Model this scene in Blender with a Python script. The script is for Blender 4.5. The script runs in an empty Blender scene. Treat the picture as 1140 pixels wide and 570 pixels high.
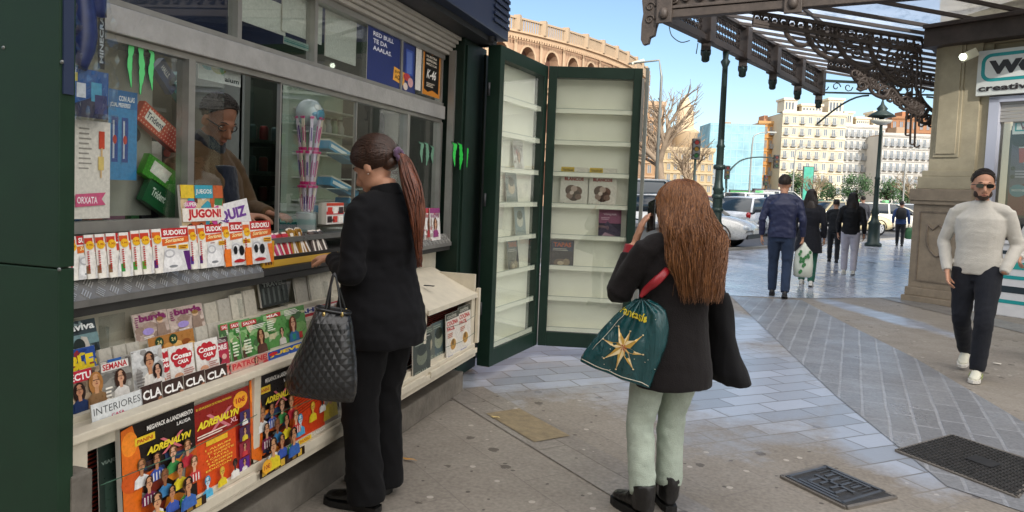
import bpy, bmesh, math, random
from mathutils import Vector, Matrix, noise
random.seed(7)
S=bpy.context.scene; COL=S.collection
V=Vector; R_=math.radians; PI=math.pi
# ---------------- camera, world, sun, exposure ----------------
HC=1.5; YAW=R_(17.3); PITCH=R_(3.2); ROLL=0.04; FPX=800.0; CYP=254.0
_f0=V((-math.sin(YAW),math.cos(YAW),0)); _r0=V((math.cos(YAW),math.sin(YAW),0)); _u0=V((0,0,1))
CF=_f0*math.cos(PITCH)-_u0*math.sin(PITCH); _u=_u0*math.cos(PITCH)+_f0*math.sin(PITCH)
CR=_r0*math.cos(ROLL)+_u*math.sin(ROLL); CU=_u*math.cos(ROLL)-_r0*math.sin(ROLL)
CAM=V((0,0,HC))
cd=bpy.data.cameras.new('camera'); cam=bpy.data.objects.new('camera',cd); COL.objects.link(cam)
m=Matrix.Identity(4)
for i in range(3): m[i][0]=CR[i]; m[i][1]=CU[i]; m[i][2]=-CF[i]; m[i][3]=CAM[i]
cam.matrix_world=m; cd.sensor_width=36; cd.lens=36*FPX/1140; cd.shift_y=-31/1140.0; cd.clip_start=.05; cd.clip_end=3000
S.camera=cam; S.render.resolution_x=1024; S.render.resolution_y=512
SUN_EL=R_(25); SUN_AZ=R_(152)     # azimuth measured clockwise from +Y: behind the camera, to its right
w=bpy.data.worlds.new('World'); S.world=w; w.use_nodes=True; nt=w.node_tree
sky=nt.nodes.new('ShaderNodeTexSky'); sky.sky_type='NISHITA'; sky.sun_disc=False
sky.sun_elevation=SUN_EL; sky.sun_rotation=SUN_AZ; sky.dust_density=0.3; sky.air_density=1.0; sky.ozone_density=2.5
# bright broken cloud added overhead and behind the camera as fill light; clear ahead
tcw=nt.nodes.new('ShaderNodeTexCoord'); dt=nt.nodes.new('ShaderNodeVectorMath'); dt.operation='DOT_PRODUCT'; dt.inputs[1].default_value=(.35,-.55,.76)
nt.links.new(tcw.outputs['Generated'],dt.inputs[0]); cn=nt.nodes.new('ShaderNodeTexNoise'); cn.inputs['Scale'].default_value=2.6; cn.inputs['Detail'].default_value=9; cn.inputs['Roughness'].default_value=.6
nt.links.new(tcw.outputs['Generated'],cn.inputs['Vector']); ca=nt.nodes.new('ShaderNodeMath'); ca.operation='MULTIPLY_ADD'; ca.inputs[1].default_value=.8; nt.links.new(cn.outputs['Fac'],ca.inputs[0]); nt.links.new(dt.outputs['Value'],ca.inputs[2])
cm_=nt.nodes.new('ShaderNodeMapRange'); cm_.inputs[1].default_value=.80; cm_.inputs[2].default_value=1.05; nt.links.new(ca.outputs[0],cm_.inputs[0])
cx=nt.nodes.new('ShaderNodeMix'); cx.data_type='RGBA'; nt.links.new(cm_.outputs[0],cx.inputs['Factor']); nt.links.new(sky.outputs[0],cx.inputs[6]); cx.inputs[7].default_value=(15.0,14.4,14.0,1); nt.links.new(cx.outputs[2],nt.nodes['Background'].inputs[0]); nt.nodes['Background'].inputs[1].default_value=0.15
sd=bpy.data.lights.new('sun','SUN'); sd.energy=3.2; sd.angle=R_(.5); sd.color=(1,.965,.91)
so=bpy.data.objects.new('sun',sd); COL.objects.link(so)
sv=V((math.sin(SUN_AZ)*math.cos(SUN_EL),math.cos(SUN_AZ)*math.cos(SUN_EL),math.sin(SUN_EL)))
so.rotation_euler=sv.to_track_quat('Z','Y').to_euler()
S.view_settings.view_transform='Standard'; S.view_settings.look='None'; S.view_settings.exposure=0.18; S.view_settings.gamma=1
S.render.engine='CYCLES'
# ---------------- geometry of the place, measured from the ground up ----------------
def ray(x,y): return CF+CR*((x-570)/FPX)+CU*((CYP-y)/FPX)
def onz(x,y,z=0):
    d=ray(x,y); return CAM+d*((z-HC)/d.z)
def onx(x,y,X):
    d=ray(x,y); return CAM+d*(X/d.x)
def dep(x,y,D): return CAM+ray(x,y)*D
def onpl(x,y,P,n):
    d=ray(x,y); return CAM+d*((P-CAM).dot(n)/d.dot(n))
def gd(x,D,z=0):
    """ground point at view depth D below picture column x"""
    p=CAM+_f0*D+_r0*((x-570)/FPX*D); p.z=z; return p
# ---------------- materials ----------------
def hx(h):
    h=h.lstrip('#'); c=[int(h[i:i+2],16)/255 for i in (0,2,4)]
    return tuple((v/12.92 if v<=.04045 else ((v+.055)/1.055)**2.4) for v in c)+(1,)
_M={}
def mat(h,rough=.5,metal=0,var=0,vs=8,bump=0,bs=60,emit=0,spec=None,coat=0,alpha=None,sheen=0,name=None):
    key=(h,rough,metal,var,vs,bump,bs,emit,spec,coat,alpha,sheen)
    if key in _M: return _M[key]
    M=bpy.data.materials.new(name or 'paint_'+h.strip('#')); M.use_nodes=True; n=M.node_tree; b=n.nodes['Principled BSDF']
    b.inputs['Base Color'].default_value=hx(h); b.inputs['Roughness'].default_value=rough; b.inputs['Metallic'].default_value=metal
    if coat: b.inputs['Coat Weight'].default_value=coat; b.inputs['Coat Roughness'].default_value=.12
    if sheen: b.inputs['Sheen Weight'].default_value=sheen
    if spec is not None: b.inputs['Specular IOR Level'].default_value=spec
    if emit: b.inputs['Emission Color'].default_value=hx(h); b.inputs['Emission Strength'].default_value=emit
    if var or bump:
        tc=n.nodes.new('ShaderNodeTexCoord')
    if var:
        nz=n.nodes.new('ShaderNodeTexNoise'); nz.inputs['Scale'].default_value=vs; nz.inputs['Detail'].default_value=8; nz.inputs['Roughness'].default_value=.65
        n.links.new(tc.outputs['Object'],nz.inputs['Vector'])
        mr=n.nodes.new('ShaderNodeMapRange'); mr.inputs[1].default_value=.3; mr.inputs[2].default_value=.7; mr.inputs[3].default_value=1-var; mr.inputs[4].default_value=1+var
        n.links.new(nz.outputs['Fac'],mr.inputs[0])
        hs=n.nodes.new('ShaderNodeHueSaturation'); hs.inputs['Color'].default_value=hx(h); n.links.new(mr.outputs[0],hs.inputs['Value'])
        n.links.new(hs.outputs[0],b.inputs['Base Color'])
        rr=n.nodes.new('ShaderNodeMapRange'); rr.inputs[3].default_value=max(0,rough-.1); rr.inputs[4].default_value=min(1,rough+.1)
        n.links.new(nz.outputs['Fac'],rr.inputs[0]); n.links.new(rr.outputs[0],b.inputs['Roughness'])
    if bump:
        nb=n.nodes.new('ShaderNodeTexNoise'); nb.inputs['Scale'].default_value=bs; nb.inputs['Detail'].default_value=4
        n.links.new(tc.outputs['Object'],nb.inputs['Vector'])
        bp=n.nodes.new('ShaderNodeBump'); bp.inputs['Strength'].default_value=bump; bp.inputs['Distance'].default_value=.01
        n.links.new(nb.outputs['Fac'],bp.inputs['Height']); n.links.new(bp.outputs[0],b.inputs['Normal'])
    _M[key]=M; return M
def glassmat(name,tint='#ffffff',refl=1.0,rough=.0,base=.04):
    M=bpy.data.materials.new(name); M.use_nodes=True; n=M.node_tree; n.nodes.clear()
    o=n.nodes.new('ShaderNodeOutputMaterial'); t=n.nodes.new('ShaderNodeBsdfTransparent'); g=n.nodes.new('ShaderNodeBsdfGlossy')
    t.inputs[0].default_value=hx(tint); g.inputs['Roughness'].default_value=rough; g.inputs[0].default_value=(refl,refl,refl,1)
    f=n.nodes.new('ShaderNodeLayerWeight'); f.inputs[0].default_value=.5
    pw=n.nodes.new('ShaderNodeMath'); pw.operation='POWER'; pw.inputs[1].default_value=5; n.links.new(f.outputs['Facing'],pw.inputs[0])
    ad=n.nodes.new('ShaderNodeMath'); ad.operation='MULTIPLY_ADD'; ad.inputs[1].default_value=.9; ad.inputs[2].default_value=base; ad.use_clamp=True; n.links.new(pw.outputs[0],ad.inputs[0])
    mx=n.nodes.new('ShaderNodeMixShader'); n.links.new(ad.outputs[0],mx.inputs[0]); n.links.new(t.outputs[0],mx.inputs[1]); n.links.new(g.outputs[0],mx.inputs[2])
    n.links.new(mx.outputs[0],o.inputs[0]); return M
GLASS=glassmat('window_glass','#f6f8f6',base=.07); DOORGLASS=glassmat('door_glass','#f8faf8',base=.10); PLASTIC=glassmat('clear_plastic','#f2f4f4',rough=.12,base=.1)
def brushed(h,rough=.35):
    return mat(h,rough,.85,var=.12,vs=5,bump=.08,bs=40)
# ---------------- mesh helpers ----------------
class MB:
    def __init__(s): s.bm=bmesh.new(); s.mats=[]; s.cur=0
    def use(s,m):
        if m not in s.mats: s.mats.append(m)
        s.cur=s.mats.index(m); return s
    def face(s,pts,flip=False):
        vs=[s.bm.verts.new(p) for p in pts]
        if flip: vs.reverse()
        try:
            f=s.bm.faces.new(vs); f.material_index=s.cur; return f
        except ValueError: return None
    def box(s,a,b,M=None,bev=0):
        """axis box between corners a and b, optional matrix"""
        x0,y0,z0=a; x1,y1,z1=b
        P=[V((x,y,z)) for x in (x0,x1) for y in (y0,y1) for z in (z0,z1)]
        if M is not None: P=[M@p for p in P]
        vs=[s.bm.verts.new(p) for p in P]; fs=[]
        for q in ((0,1,3,2),(4,6,7,5),(0,4,5,1),(2,3,7,6),(0,2,6,4),(1,5,7,3)):
            f=s.bm.faces.new([vs[i] for i in q]); f.material_index=s.cur; fs.append(f)
        if bev:
            ed=list({e for f in fs for e in f.edges})
            r=bmesh.ops.bevel(s.bm,geom=ed,offset=bev,segments=2,affect='EDGES',profile=.6)
            for f in r['faces']: f.material_index=s.cur
        return s
    def bar(s,p,q,w,h=None,up=V((0,0,1)),bev=0):
        p=V(p); q=V(q); h=h or w; d=q-p; L=d.length
        if L<1e-6: return s
        z=d/L; x=up.cross(z)
        if x.length<1e-3: x=V((1,0,0)).cross(z)
        x.normalize(); y=z.cross(x)
        M=Matrix((( x.x,y.x,z.x,p.x),(x.y,y.y,z.y,p.y),(x.z,y.z,z.z,p.z),(0,0,0,1)))
        return s.box((-w/2,-h/2,0),(w/2,h/2,L),M,bev)
    def loft(s,rings,caps=True,smooth=True):
        """rings: lists of equal length of points"""
        R=[[s.bm.verts.new(p) for p in r] for r in rings]; n=len(R[0])
        for a,b in zip(R,R[1:]):
            for i in range(n):
                j=(i+1)%n
                f=s.bm.faces.new((a[i],a[j],b[j],b[i])); f.material_index=s.cur; f.smooth=smooth
        if caps:
            for r,fl in ((R[0],True),(R[-1],False)):
                f=s.bm.faces.new(list(reversed(r)) if fl else r); f.material_index=s.cur
        return s
    def tube(s,pts,rads,n=10,flat=1.0,ref=None,sub=0,caps=True):
        pts=[V(p) for p in pts]
        if not hasattr(rads,'__len__'): rads=[rads]*len(pts)
        if sub: pts,rads=resample(pts,rads,sub)
        T=[]
        for i in range(len(pts)):
            a=pts[max(0,i-1)]; b=pts[min(len(pts)-1,i+1)]; t=(b-a)
            T.append(t.normalized() if t.length>1e-9 else V((0,0,1)))
        x=ref or V((1,0,0)) ; x=V(x)
        if abs(x.dot(T[0]))>.95: x=V((0,1,0))
        rings=[]
        for p,t,r in zip(pts,T,rads):
            x=(x-t*x.dot(t)); 
            if x.length<1e-4: x=t.orthogonal()
            x.normalize(); y=t.cross(x)
            rings.append([p+x*(math.cos(2*PI*k/n)*r)+y*(math.sin(2*PI*k/n)*r*flat) for k in range(n)])
        return s.loft(rings,caps)
    def ball(s,c,r,seg=16,M=None):
        if not hasattr(r,'__len__'): r=(r,r,r)
        c=V(c); rings=[]; k=seg//2
        for i in range(1,k):
            th=PI*i/k; rings.append([V((math.cos(2*PI*j/seg)*math.sin(th)*r[0],math.sin(2*PI*j/seg)*math.sin(th)*r[1],-math.cos(th)*r[2])) for j in range(seg)])
        if M is not None: rings=[[M@p+c for p in q] for q in rings]
        else: rings=[[p+c for p in q] for q in rings]
        return s.loft(rings,True)
    def lathe(s,c,prof,n=16,ax=V((0,0,1))):
        """prof = (radius, height) pairs"""
        c=V(c); q=ax.normalized().to_track_quat('Z','Y').to_matrix()
        return s.loft([[c+q@V((math.cos(2*PI*k/n)*max(r,1e-4),math.sin(2*PI*k/n)*max(r,1e-4),h)) for k in range(n)] for r,h in prof])
    def add(s,verts,faces,M):
        vs=[s.bm.verts.new(M@V(v)) for v in verts]
        for f in faces:
            try:
                q=s.bm.faces.new([vs[i] for i in f]); q.material_index=s.cur
            except ValueError: pass
        return s
    def mesh(s,name,recalc=True):
        if recalc: bmesh.ops.recalc_face_normals(s.bm,faces=s.bm.faces[:])
        me=bpy.data.meshes.new(name); s.bm.to_mesh(me); s.bm.free()
        for m in s.mats: me.materials.append(m)
        return me
    def build(s,name,parent=None,loc=None,recalc=True,label=None,cat=None,group=None,kind=None):
        o=bpy.data.objects.new(name,s.mesh(name,recalc)); COL.objects.link(o)
        if parent:
            o.data.transform(wm(parent).inverted()); o.parent=parent
        elif loc is not None:
            o.location=loc; o.data.transform(Matrix.Translation(-V(loc)))
        tag(o,label,cat,group,kind); return o
def resample(pts,rads,k):
    P=[];Rr=[]; n=len(pts)
    for i in range(n-1):
        p0=pts[max(0,i-1)];p1=pts[i];p2=pts[i+1];p3=pts[min(n-1,i+2)]
        for j in range(k):
            t=j/k
            P.append(.5*((2*p1)+(p2-p0)*t+(2*p0-5*p1+4*p2-p3)*t*t+(3*p1-p0-3*p2+p3)*t**3)); Rr.append(rads[i]+(rads[i+1]-rads[i])*(t*t*(3-2*t)))
    P.append(pts[-1]);Rr.append(rads[-1]); return P,Rr
def wm(o):
    m=o.matrix_basis.copy()
    while o.parent: o=o.parent; m=o.matrix_basis@m
    return m
def tag(o,label=None,cat=None,group=None,kind=None):
    if label: o['label']=label
    if cat: o['category']=cat
    if group: o['group']=group
    if kind: o['kind']=kind
    return o
def thing(name,loc,label,cat,rz=0,group=None):
    o=bpy.data.objects.new(name,None); COL.objects.link(o); o.empty_display_size=.1
    o.location=loc; o.rotation_euler=(0,0,rz); return tag(o,label,cat,group)
def copytree(o,parent=None,**kw):
    c=o.copy(); COL.objects.link(c)
    if parent: c.parent=parent
    for ch in [x for x in bpy.data.objects if x.parent==o]: copytree(ch,c)
    tag(c,**kw); return c
# ---------------- lettering ----------------
_T={}
def glyphs(txt,bold=0.0,shear=0.0):
    k=(txt,bold,shear)
    if k in _T: return _T[k]
    cu=bpy.data.curves.new('lettering','FONT'); cu.body=txt; cu.size=1; cu.resolution_u=2; cu.offset=bold; cu.shear=shear
    ob=bpy.data.objects.new('lettering',cu); COL.objects.link(ob)
    dg=bpy.context.evaluated_depsgraph_get(); me=ob.evaluated_get(dg).to_mesh()
    vs=[(v.co.x,v.co.y) for v in me.vertices]; fs=[tuple(p.vertices) for p in me.polygons]
    ob.evaluated_get(dg).to_mesh_clear(); bpy.data.objects.remove(ob); bpy.data.curves.remove(cu)
    if not vs: vs=[(0,0)]
    x0=min(v[0] for v in vs); x1=max(v[0] for v in vs); y0=min(v[1] for v in vs); y1=max(v[1] for v in vs)
    r=([(v[0]-x0,v[1]-y0) for v in vs],fs,x1-x0,y1-y0); _T[k]=r; return r
def text(mb,m,txt,O,ux,uy,w,h=None,bold=.015,shear=0,lift=.0012):
    """text whose lower-left corner is O, ux/uy unit directions, fitted into width w and height h"""
    vs,fs,tw,th=glyphs(txt,bold,shear)
    sx=w/max(tw,1e-6); sy=(h/max(th,1e-6)) if h else sx
    n=ux.cross(uy).normalized(); mb.use(m)
    mb.add([(O+ux*(a*sx)+uy*(b*sy)+n*lift) for a,b in vs],fs,Matrix.Identity(4))
class Card:
    """flat printed face: local x right, y up on plane (O,ux,uy); layers lifted a little one above the other"""
    def __init__(s,mb,O,ux,uy,n,gl=.35): s.mb=mb; s.O=V(O); s.ux=ux; s.uy=uy; s.n=n; s.k=1; s.gl=gl; s.dz=.00028
    def P(s,x,y): return s.O+s.ux*x+s.uy*y+s.n*(s.k*s.dz)
    def m(s,c): return c if not isinstance(c,str) else mat(c,s.gl,spec=.4,var=.16,vs=70)
    def rect(s,x0,y0,x1,y1,c):
        s.mb.use(s.m(c)); s.mb.face([s.P(x0,y0),s.P(x1,y0),s.P(x1,y1),s.P(x0,y1)]); s.k+=1
    def poly(s,pts,c):
        s.mb.use(s.m(c)); s.mb.face([s.P(*p) for p in pts]); s.k+=1
    def ell(s,x,y,rx,ry,c,n=14):
        s.poly([(x+rx*math.cos(2*PI*i/n),y+ry*math.sin(2*PI*i/n)) for i in range(n)],c)
    def text(s,t,x,y,w,h,c,bold=.02,shear=0,rot=0):
        vs,fs,tw,th=glyphs(t,bold,shear); s.mb.use(s.m(c)); sx=w/max(tw,1e-6); sy=h/max(th,1e-6); cr,sr=math.cos(rot),math.sin(rot)
        s.mb.add([s.P(x+a*sx*cr-b*sy*sr,y+a*sx*sr+b*sy*cr) for a,b in vs],fs,Matrix.Identity(4)); s.k+=1
    def clutter(s,x0,y0,x1,y1,cols,n=26,seed=None):
        """busy photographic background: overlapping irregular patches"""
        r=random.Random(seed if seed is not None else int(abs(s.O.y)*9973)+n)
        def inside(p): return (min(max(p[0],x0),x1),min(max(p[1],y0),y1))
        for i in range(n):
            cx,cy=r.uniform(x0,x1),r.uniform(y0,y1); a=r.uniform(.06,.26)*(x1-x0); b=r.uniform(.04,.2)*(y1-y0); t=r.uniform(0,3); q=[]
            for k in range(6): an=2*PI*k/6+t; rr=r.uniform(.6,1.1); q.append(inside((cx+a*rr*math.cos(an),cy+b*rr*math.sin(an))))
            s.poly(q,cols[i%len(cols)]); s.k-=.7
        s.k+=1
    def portrait(s,x,y,h,skin,hair,cloth,longhair=False):
        rr=random.Random(int(abs(x*7919+y*104729)+h*997)); x+=h*rr.uniform(-.03,.03)
        """shoulders and head, bottom at y, height h"""
        r=h*.17
        if longhair: s.ell(x,y+h*.66,r*1.45,h*.34,hair)
        s.poly([(x-h*.34,y),(x+h*.34,y),(x+h*.3,y+h*.3),(x+h*.1,y+h*.42),(x-h*.1,y+h*.42),(x-h*.3,y+h*.3)],cloth)
        s.poly([(x-r*.4,y+h*.36),(x+r*.4,y+h*.36),(x+r*.4,y+h*.6),(x-r*.4,y+h*.6)],skin)
        s.ell(x,y+h*.78,r*1.08,r*1.28,hair); s.ell(x,y+h*.73,r*.85,r*1.2,skin)
        d_=r*rr.uniform(-.16,.16); s.poly([(x-r*.7+d_,y+h*.77),(x+r*.7+d_,y+h*.77),(x+r*.62+d_,y+h*.735),(x+r*.12+d_,y+h*.75),(x-r*.12+d_,y+h*.75),(x-r*.62+d_,y+h*.735)],'#5a4034'); s.poly([(x+d_,y+h*.75),(x+r*.2+d_,y+h*.68),(x-r*.08+d_,y+h*.68)],'#9a6a50'); s.ell(x+d_,y+h*.645,r*.32,r*.09,'#8c3f38',6); s.poly([(x-r*.85,y+h*.66),(x-r*.5,y+h*.86),(x-r*.95,y+h*.84)],hair); s.poly([(x+r*.2,y+h*.88),(x+r*.85,y+h*.66),(x+r*.98,y+h*.84)],hair); s.poly([(x-h*.28,y),(x-h*.05,y),(x-h*.12,y+h*.34),(x-h*.27,y+h*.28)],'#00000020'[:7] if False else cloth)
    def stripes(s,x0,y0,x1,y1,n,c):
        for i in range(n):
            a=x0+(x1-x0)*(i*2)/(2*n); s.rect(a,y0,a+(x1-x0)/(2*n),y1,c)
            s.k-=1
        s.k+=1
    def lines(s,x0,y0,x1,y1,n,c,rnd=random):
        """small print"""
        for i in range(n):
            yy=y0+(y1-y0)*(i+.2)/n; e=x0+(x1-x0)*rnd.uniform(.6,1); s.rect(x0,yy,e,yy+(y1-y0)/n*.5,c); s.k-=1
        s.k+=1
# ================= GROUND =================
def tilemat(name,c1,c2,mortar,sx,sy,rot,rough=.4,off=.5,msize=.012,dirt=.35,dirtc='#2a2622',bump=.4,spots=0,patches=()):
    M=bpy.data.materials.new(name); M.use_nodes=True; n=M.node_tree; L=n.links; b=n.nodes['Principled BSDF']
    tc=n.nodes.new('ShaderNodeTexCoord'); mp=n.nodes.new('ShaderNodeMapping'); mp.inputs['Rotation'].default_value=(0,0,rot)
    L.new(tc.outputs['Object'],mp.inputs['Vector'])
    wz=n.nodes.new('ShaderNodeTexNoise'); wz.inputs['Scale'].default_value=3; L.new(tc.outputs['Object'],wz.inputs['Vector'])
    wa=n.nodes.new('ShaderNodeVectorMath'); wa.operation='SCALE'; wa.inputs['Scale'].default_value=.02; L.new(wz.outputs['Color'],wa.inputs[0])
    wb=n.nodes.new('ShaderNodeVectorMath'); L.new(mp.outputs[0],wb.inputs[0]); L.new(wa.outputs[0],wb.inputs[1])
    br=n.nodes.new('ShaderNodeTexBrick'); L.new(wb.outputs[0],br.inputs['Vector'])
    br.inputs['Scale'].default_value=1; br.inputs['Brick Width'].default_value=sx; br.inputs['Row Height'].default_value=sy
    br.inputs['Mortar Size'].default_value=msize; br.inputs['Mortar Smooth'].default_value=.3; br.inputs['Bias'].default_value=0; br.offset=off
    br.inputs['Color1'].default_value=hx(c1); br.inputs['Color2'].default_value=hx(c2); br.inputs['Mortar'].default_value=hx(mortar)
    n1=n.nodes.new('ShaderNodeTexNoise'); n1.inputs['Scale'].default_value=1.3; n1.inputs['Detail'].default_value=10; n1.inputs['Roughness'].default_value=.72
    L.new(tc.outputs['Object'],n1.inputs['Vector'])
    r1=n.nodes.new('ShaderNodeMapRange'); r1.inputs[1].default_value=.42; r1.inputs[2].default_value=.68; r1.inputs[4].default_value=dirt; L.new(n1.outputs['Fac'],r1.inputs[0])
    mx=n.nodes.new('ShaderNodeMix'); mx.data_type='RGBA'; L.new(r1.outputs[0],mx.inputs['Factor']); L.new(br.outputs['Color'],mx.inputs[6]); mx.inputs[7].default_value=hx(dirtc)
    last=mx.outputs[2]
    n3=n.nodes.new('ShaderNodeTexNoise'); n3.inputs['Scale'].default_value=45; n3.inputs['Detail'].default_value=5; L.new(tc.outputs['Object'],n3.inputs['Vector'])
    hs=n.nodes.new('ShaderNodeHueSaturation'); mr=n.nodes.new('ShaderNodeMapRange'); mr.inputs[1].default_value=.25; mr.inputs[2].default_value=.75; mr.inputs[3].default_value=.75; mr.inputs[4].default_value=1.25
    L.new(n3.outputs['Fac'],mr.inputs[0]); L.new(mr.outputs[0],hs.inputs['Value']); L.new(last,hs.inputs['Color']); last=hs.outputs[0]
    if spots:
        for sc,th,col in ((4.5,.13*spots,'#4a433c'),(7,.10*spots,'#b5ada2'),(9,.09*spots,'#3a342f')):
            vo=n.nodes.new('ShaderNodeTexVoronoi'); vo.inputs['Scale'].default_value=sc; L.new(wb.outputs[0],vo.inputs['Vector'])
            lt=n.nodes.new('ShaderNodeMath'); lt.operation='LESS_THAN'; lt.inputs[1].default_value=th; 
            ad=n.nodes.new('ShaderNodeMath'); ad.operation='MULTIPLY_ADD'; ad.inputs[1].default_value=.12; 
            L.new(n3.outputs['Fac'],ad.inputs[0]); L.new(vo.outputs['Distance'],ad.inputs[2]); 
            lt.inputs[1].default_value=th+.075; L.new(ad.outputs[0],lt.inputs[0])
            sc2=n.nodes.new('ShaderNodeSeparateColor'); L.new(vo.outputs['Color'],sc2.inputs[0])
            g=n.nodes.new('ShaderNodeMath'); g.operation='GREATER_THAN'; g.inputs[1].default_value=.35; L.new(sc2.outputs[0],g.inputs[0])
            ml=n.nodes.new('ShaderNodeMath'); ml.operation='MULTIPLY'; L.new(lt.outputs[0],ml.inputs[0]); L.new(g.outputs[0],ml.inputs[1])
            m2=n.nodes.new('ShaderNodeMath'); m2.operation='MULTIPLY'; m2.inputs[1].default_value=.8; L.new(ml.outputs[0],m2.inputs[0])
            mm=n.nodes.new('ShaderNodeMix'); mm.data_type='RGBA'; L.new(m2.outputs[0],mm.inputs['Factor']); L.new(last,mm.inputs[6]); mm.inputs[7].default_value=hx(col); last=mm.outputs[2]
    rr=n.nodes.new('ShaderNodeMapRange'); rr.inputs[1].default_value=.3; rr.inputs[2].default_value=.7; rr.inputs[3].default_value=rough-.14; rr.inputs[4].default_value=rough+.18
    L.new(n1.outputs['Fac'],rr.inputs[0]); rlast=rr.outputs[0]
    if patches:   # smoother setts in ragged areas, bluish sky reflection put into their colour
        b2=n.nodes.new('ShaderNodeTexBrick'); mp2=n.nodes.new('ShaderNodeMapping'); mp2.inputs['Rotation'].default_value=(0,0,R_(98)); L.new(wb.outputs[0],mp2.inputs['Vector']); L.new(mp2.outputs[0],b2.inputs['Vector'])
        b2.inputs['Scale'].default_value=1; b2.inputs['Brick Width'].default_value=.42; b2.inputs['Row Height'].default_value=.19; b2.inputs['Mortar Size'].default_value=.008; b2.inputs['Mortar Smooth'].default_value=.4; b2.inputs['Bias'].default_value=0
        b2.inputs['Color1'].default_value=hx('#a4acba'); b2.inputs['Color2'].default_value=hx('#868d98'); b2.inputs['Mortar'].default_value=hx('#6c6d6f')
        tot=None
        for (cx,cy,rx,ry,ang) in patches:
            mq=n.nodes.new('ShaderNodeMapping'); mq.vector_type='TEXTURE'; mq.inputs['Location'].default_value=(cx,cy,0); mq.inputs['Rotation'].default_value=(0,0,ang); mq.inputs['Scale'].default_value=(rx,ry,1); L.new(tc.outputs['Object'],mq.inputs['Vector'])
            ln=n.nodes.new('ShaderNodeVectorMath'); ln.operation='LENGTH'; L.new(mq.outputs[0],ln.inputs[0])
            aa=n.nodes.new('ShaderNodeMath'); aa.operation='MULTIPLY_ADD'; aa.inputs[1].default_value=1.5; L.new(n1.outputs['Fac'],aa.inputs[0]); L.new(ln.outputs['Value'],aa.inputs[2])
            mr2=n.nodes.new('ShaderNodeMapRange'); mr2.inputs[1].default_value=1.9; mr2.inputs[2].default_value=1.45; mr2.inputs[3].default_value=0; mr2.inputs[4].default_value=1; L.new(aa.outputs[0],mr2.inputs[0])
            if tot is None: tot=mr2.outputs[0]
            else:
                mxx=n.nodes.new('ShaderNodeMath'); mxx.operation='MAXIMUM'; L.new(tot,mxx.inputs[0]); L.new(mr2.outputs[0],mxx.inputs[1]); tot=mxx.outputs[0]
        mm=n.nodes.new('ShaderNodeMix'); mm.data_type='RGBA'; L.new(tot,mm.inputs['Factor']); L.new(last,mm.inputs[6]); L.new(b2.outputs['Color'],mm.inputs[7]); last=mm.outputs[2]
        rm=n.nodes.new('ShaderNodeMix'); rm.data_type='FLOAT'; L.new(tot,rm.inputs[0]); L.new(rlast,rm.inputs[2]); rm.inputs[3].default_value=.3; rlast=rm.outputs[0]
    L.new(last,b.inputs['Base Color']); L.new(rlast,b.inputs['Roughness'])
    bp=n.nodes.new('ShaderNodeBump'); bp.inputs['Strength'].default_value=bump; bp.inputs['Distance'].default_value=.006
    sm=n.nodes.new('ShaderNodeMath'); sm.operation='MULTIPLY_ADD'; sm.inputs[1].default_value=-1.0; L.new(br.outputs['Fac'],sm.inputs[0]); L.new(n3.outputs['Fac'],sm.inputs[2])
    L.new(sm.outputs[0],bp.inputs['Height']); L.new(bp.outputs[0],b.inputs['Normal'])
    return M
def sheet(name,pts,z,m,kind='structure',**k):
    mb=MB(); mb.use(m); mb.face([V((p[0],p[1],z)) for p in pts]); o=mb.build(name,recalc=False,**k)
    if o.data.polygons[0].normal.z<0: o.data.flip_normals()
    o['kind']=kind; return o
A41=R_(41)
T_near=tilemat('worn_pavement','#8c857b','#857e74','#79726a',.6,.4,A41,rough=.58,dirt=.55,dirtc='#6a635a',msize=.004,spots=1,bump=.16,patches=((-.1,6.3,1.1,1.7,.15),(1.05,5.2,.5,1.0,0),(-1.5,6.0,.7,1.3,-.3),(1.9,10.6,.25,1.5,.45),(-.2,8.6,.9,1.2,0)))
T_band=tilemat('tile_band','#84868a','#75777b','#93959a',.46,.16,R_(98),rough=.36,dirt=.6,dirtc='#6a6a6a',msize=.012,bump=.5)
T_far=tilemat('sky_tinted_tiles','#b4b9c4','#a0a6b2','#7a7d84',.44,.22,R_(49),rough=.2,dirt=.2,dirtc='#9a9ca2',msize=.014,bump=.15)  # brightness and blue of reflected sky put into the tile colour
T_blue=tilemat('smooth_setts','#74777c','#5f6368','#8b8a86',.42,.2,R_(131),rough=.27,dirt=.3,dirtc='#66625b',msize=.009,bump=.4)
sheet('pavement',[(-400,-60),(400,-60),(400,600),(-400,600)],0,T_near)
sheet('pavement',[(-9,11.3),(0.02,11.35),(1.1,11.75),(2.5,12.7),(3.2,12.2),(40,20),(40,45),(-9,45)],.004,T_far)
sheet('pavement',[(-.02,11.3),(.55,7.6),(.8,6.0),(1.15,4.3),(2.6,3.2),(2.75,4.4),(2.0,5.84),(1.74,7.76),(1.35,9.6),(1.0,11.45),(.5,11.35)],.004,T_band)
stone=tilemat('kerb_slabs','#8a847c','#7f7972','#6d675f',.95,.5,A41,rough=.42,dirt=.4,dirtc='#625b51',msize=.006,spots=.8)
def strip(name,a,b,wd,m,z=.005):
    a=V((a[0],a[1],0)); b=V((b[0],b[1],0)); d=(b-a).normalized(); q=V((-d.y,d.x,0))*wd/2
    return sheet(name,[a-q,b-q,b+q,a+q],z,m)
strip('pavement',(-1.86,4.9),(1.0,2.35),.34,stone)
strip('pavement',(-1.42,4.52),(-.98,4.13),.26,mat('#84765c',.6,var=.3,vs=14,bump=.3),.009)
strip('pavement',(2.45,12.6),(4.3,8.6),.5,tilemat('pale_slabs','#7f7c78','#77746f','#5f5b55',.9,.5,R_(65),rough=.4,dirt=.35,msize=.008),.006)
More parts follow.
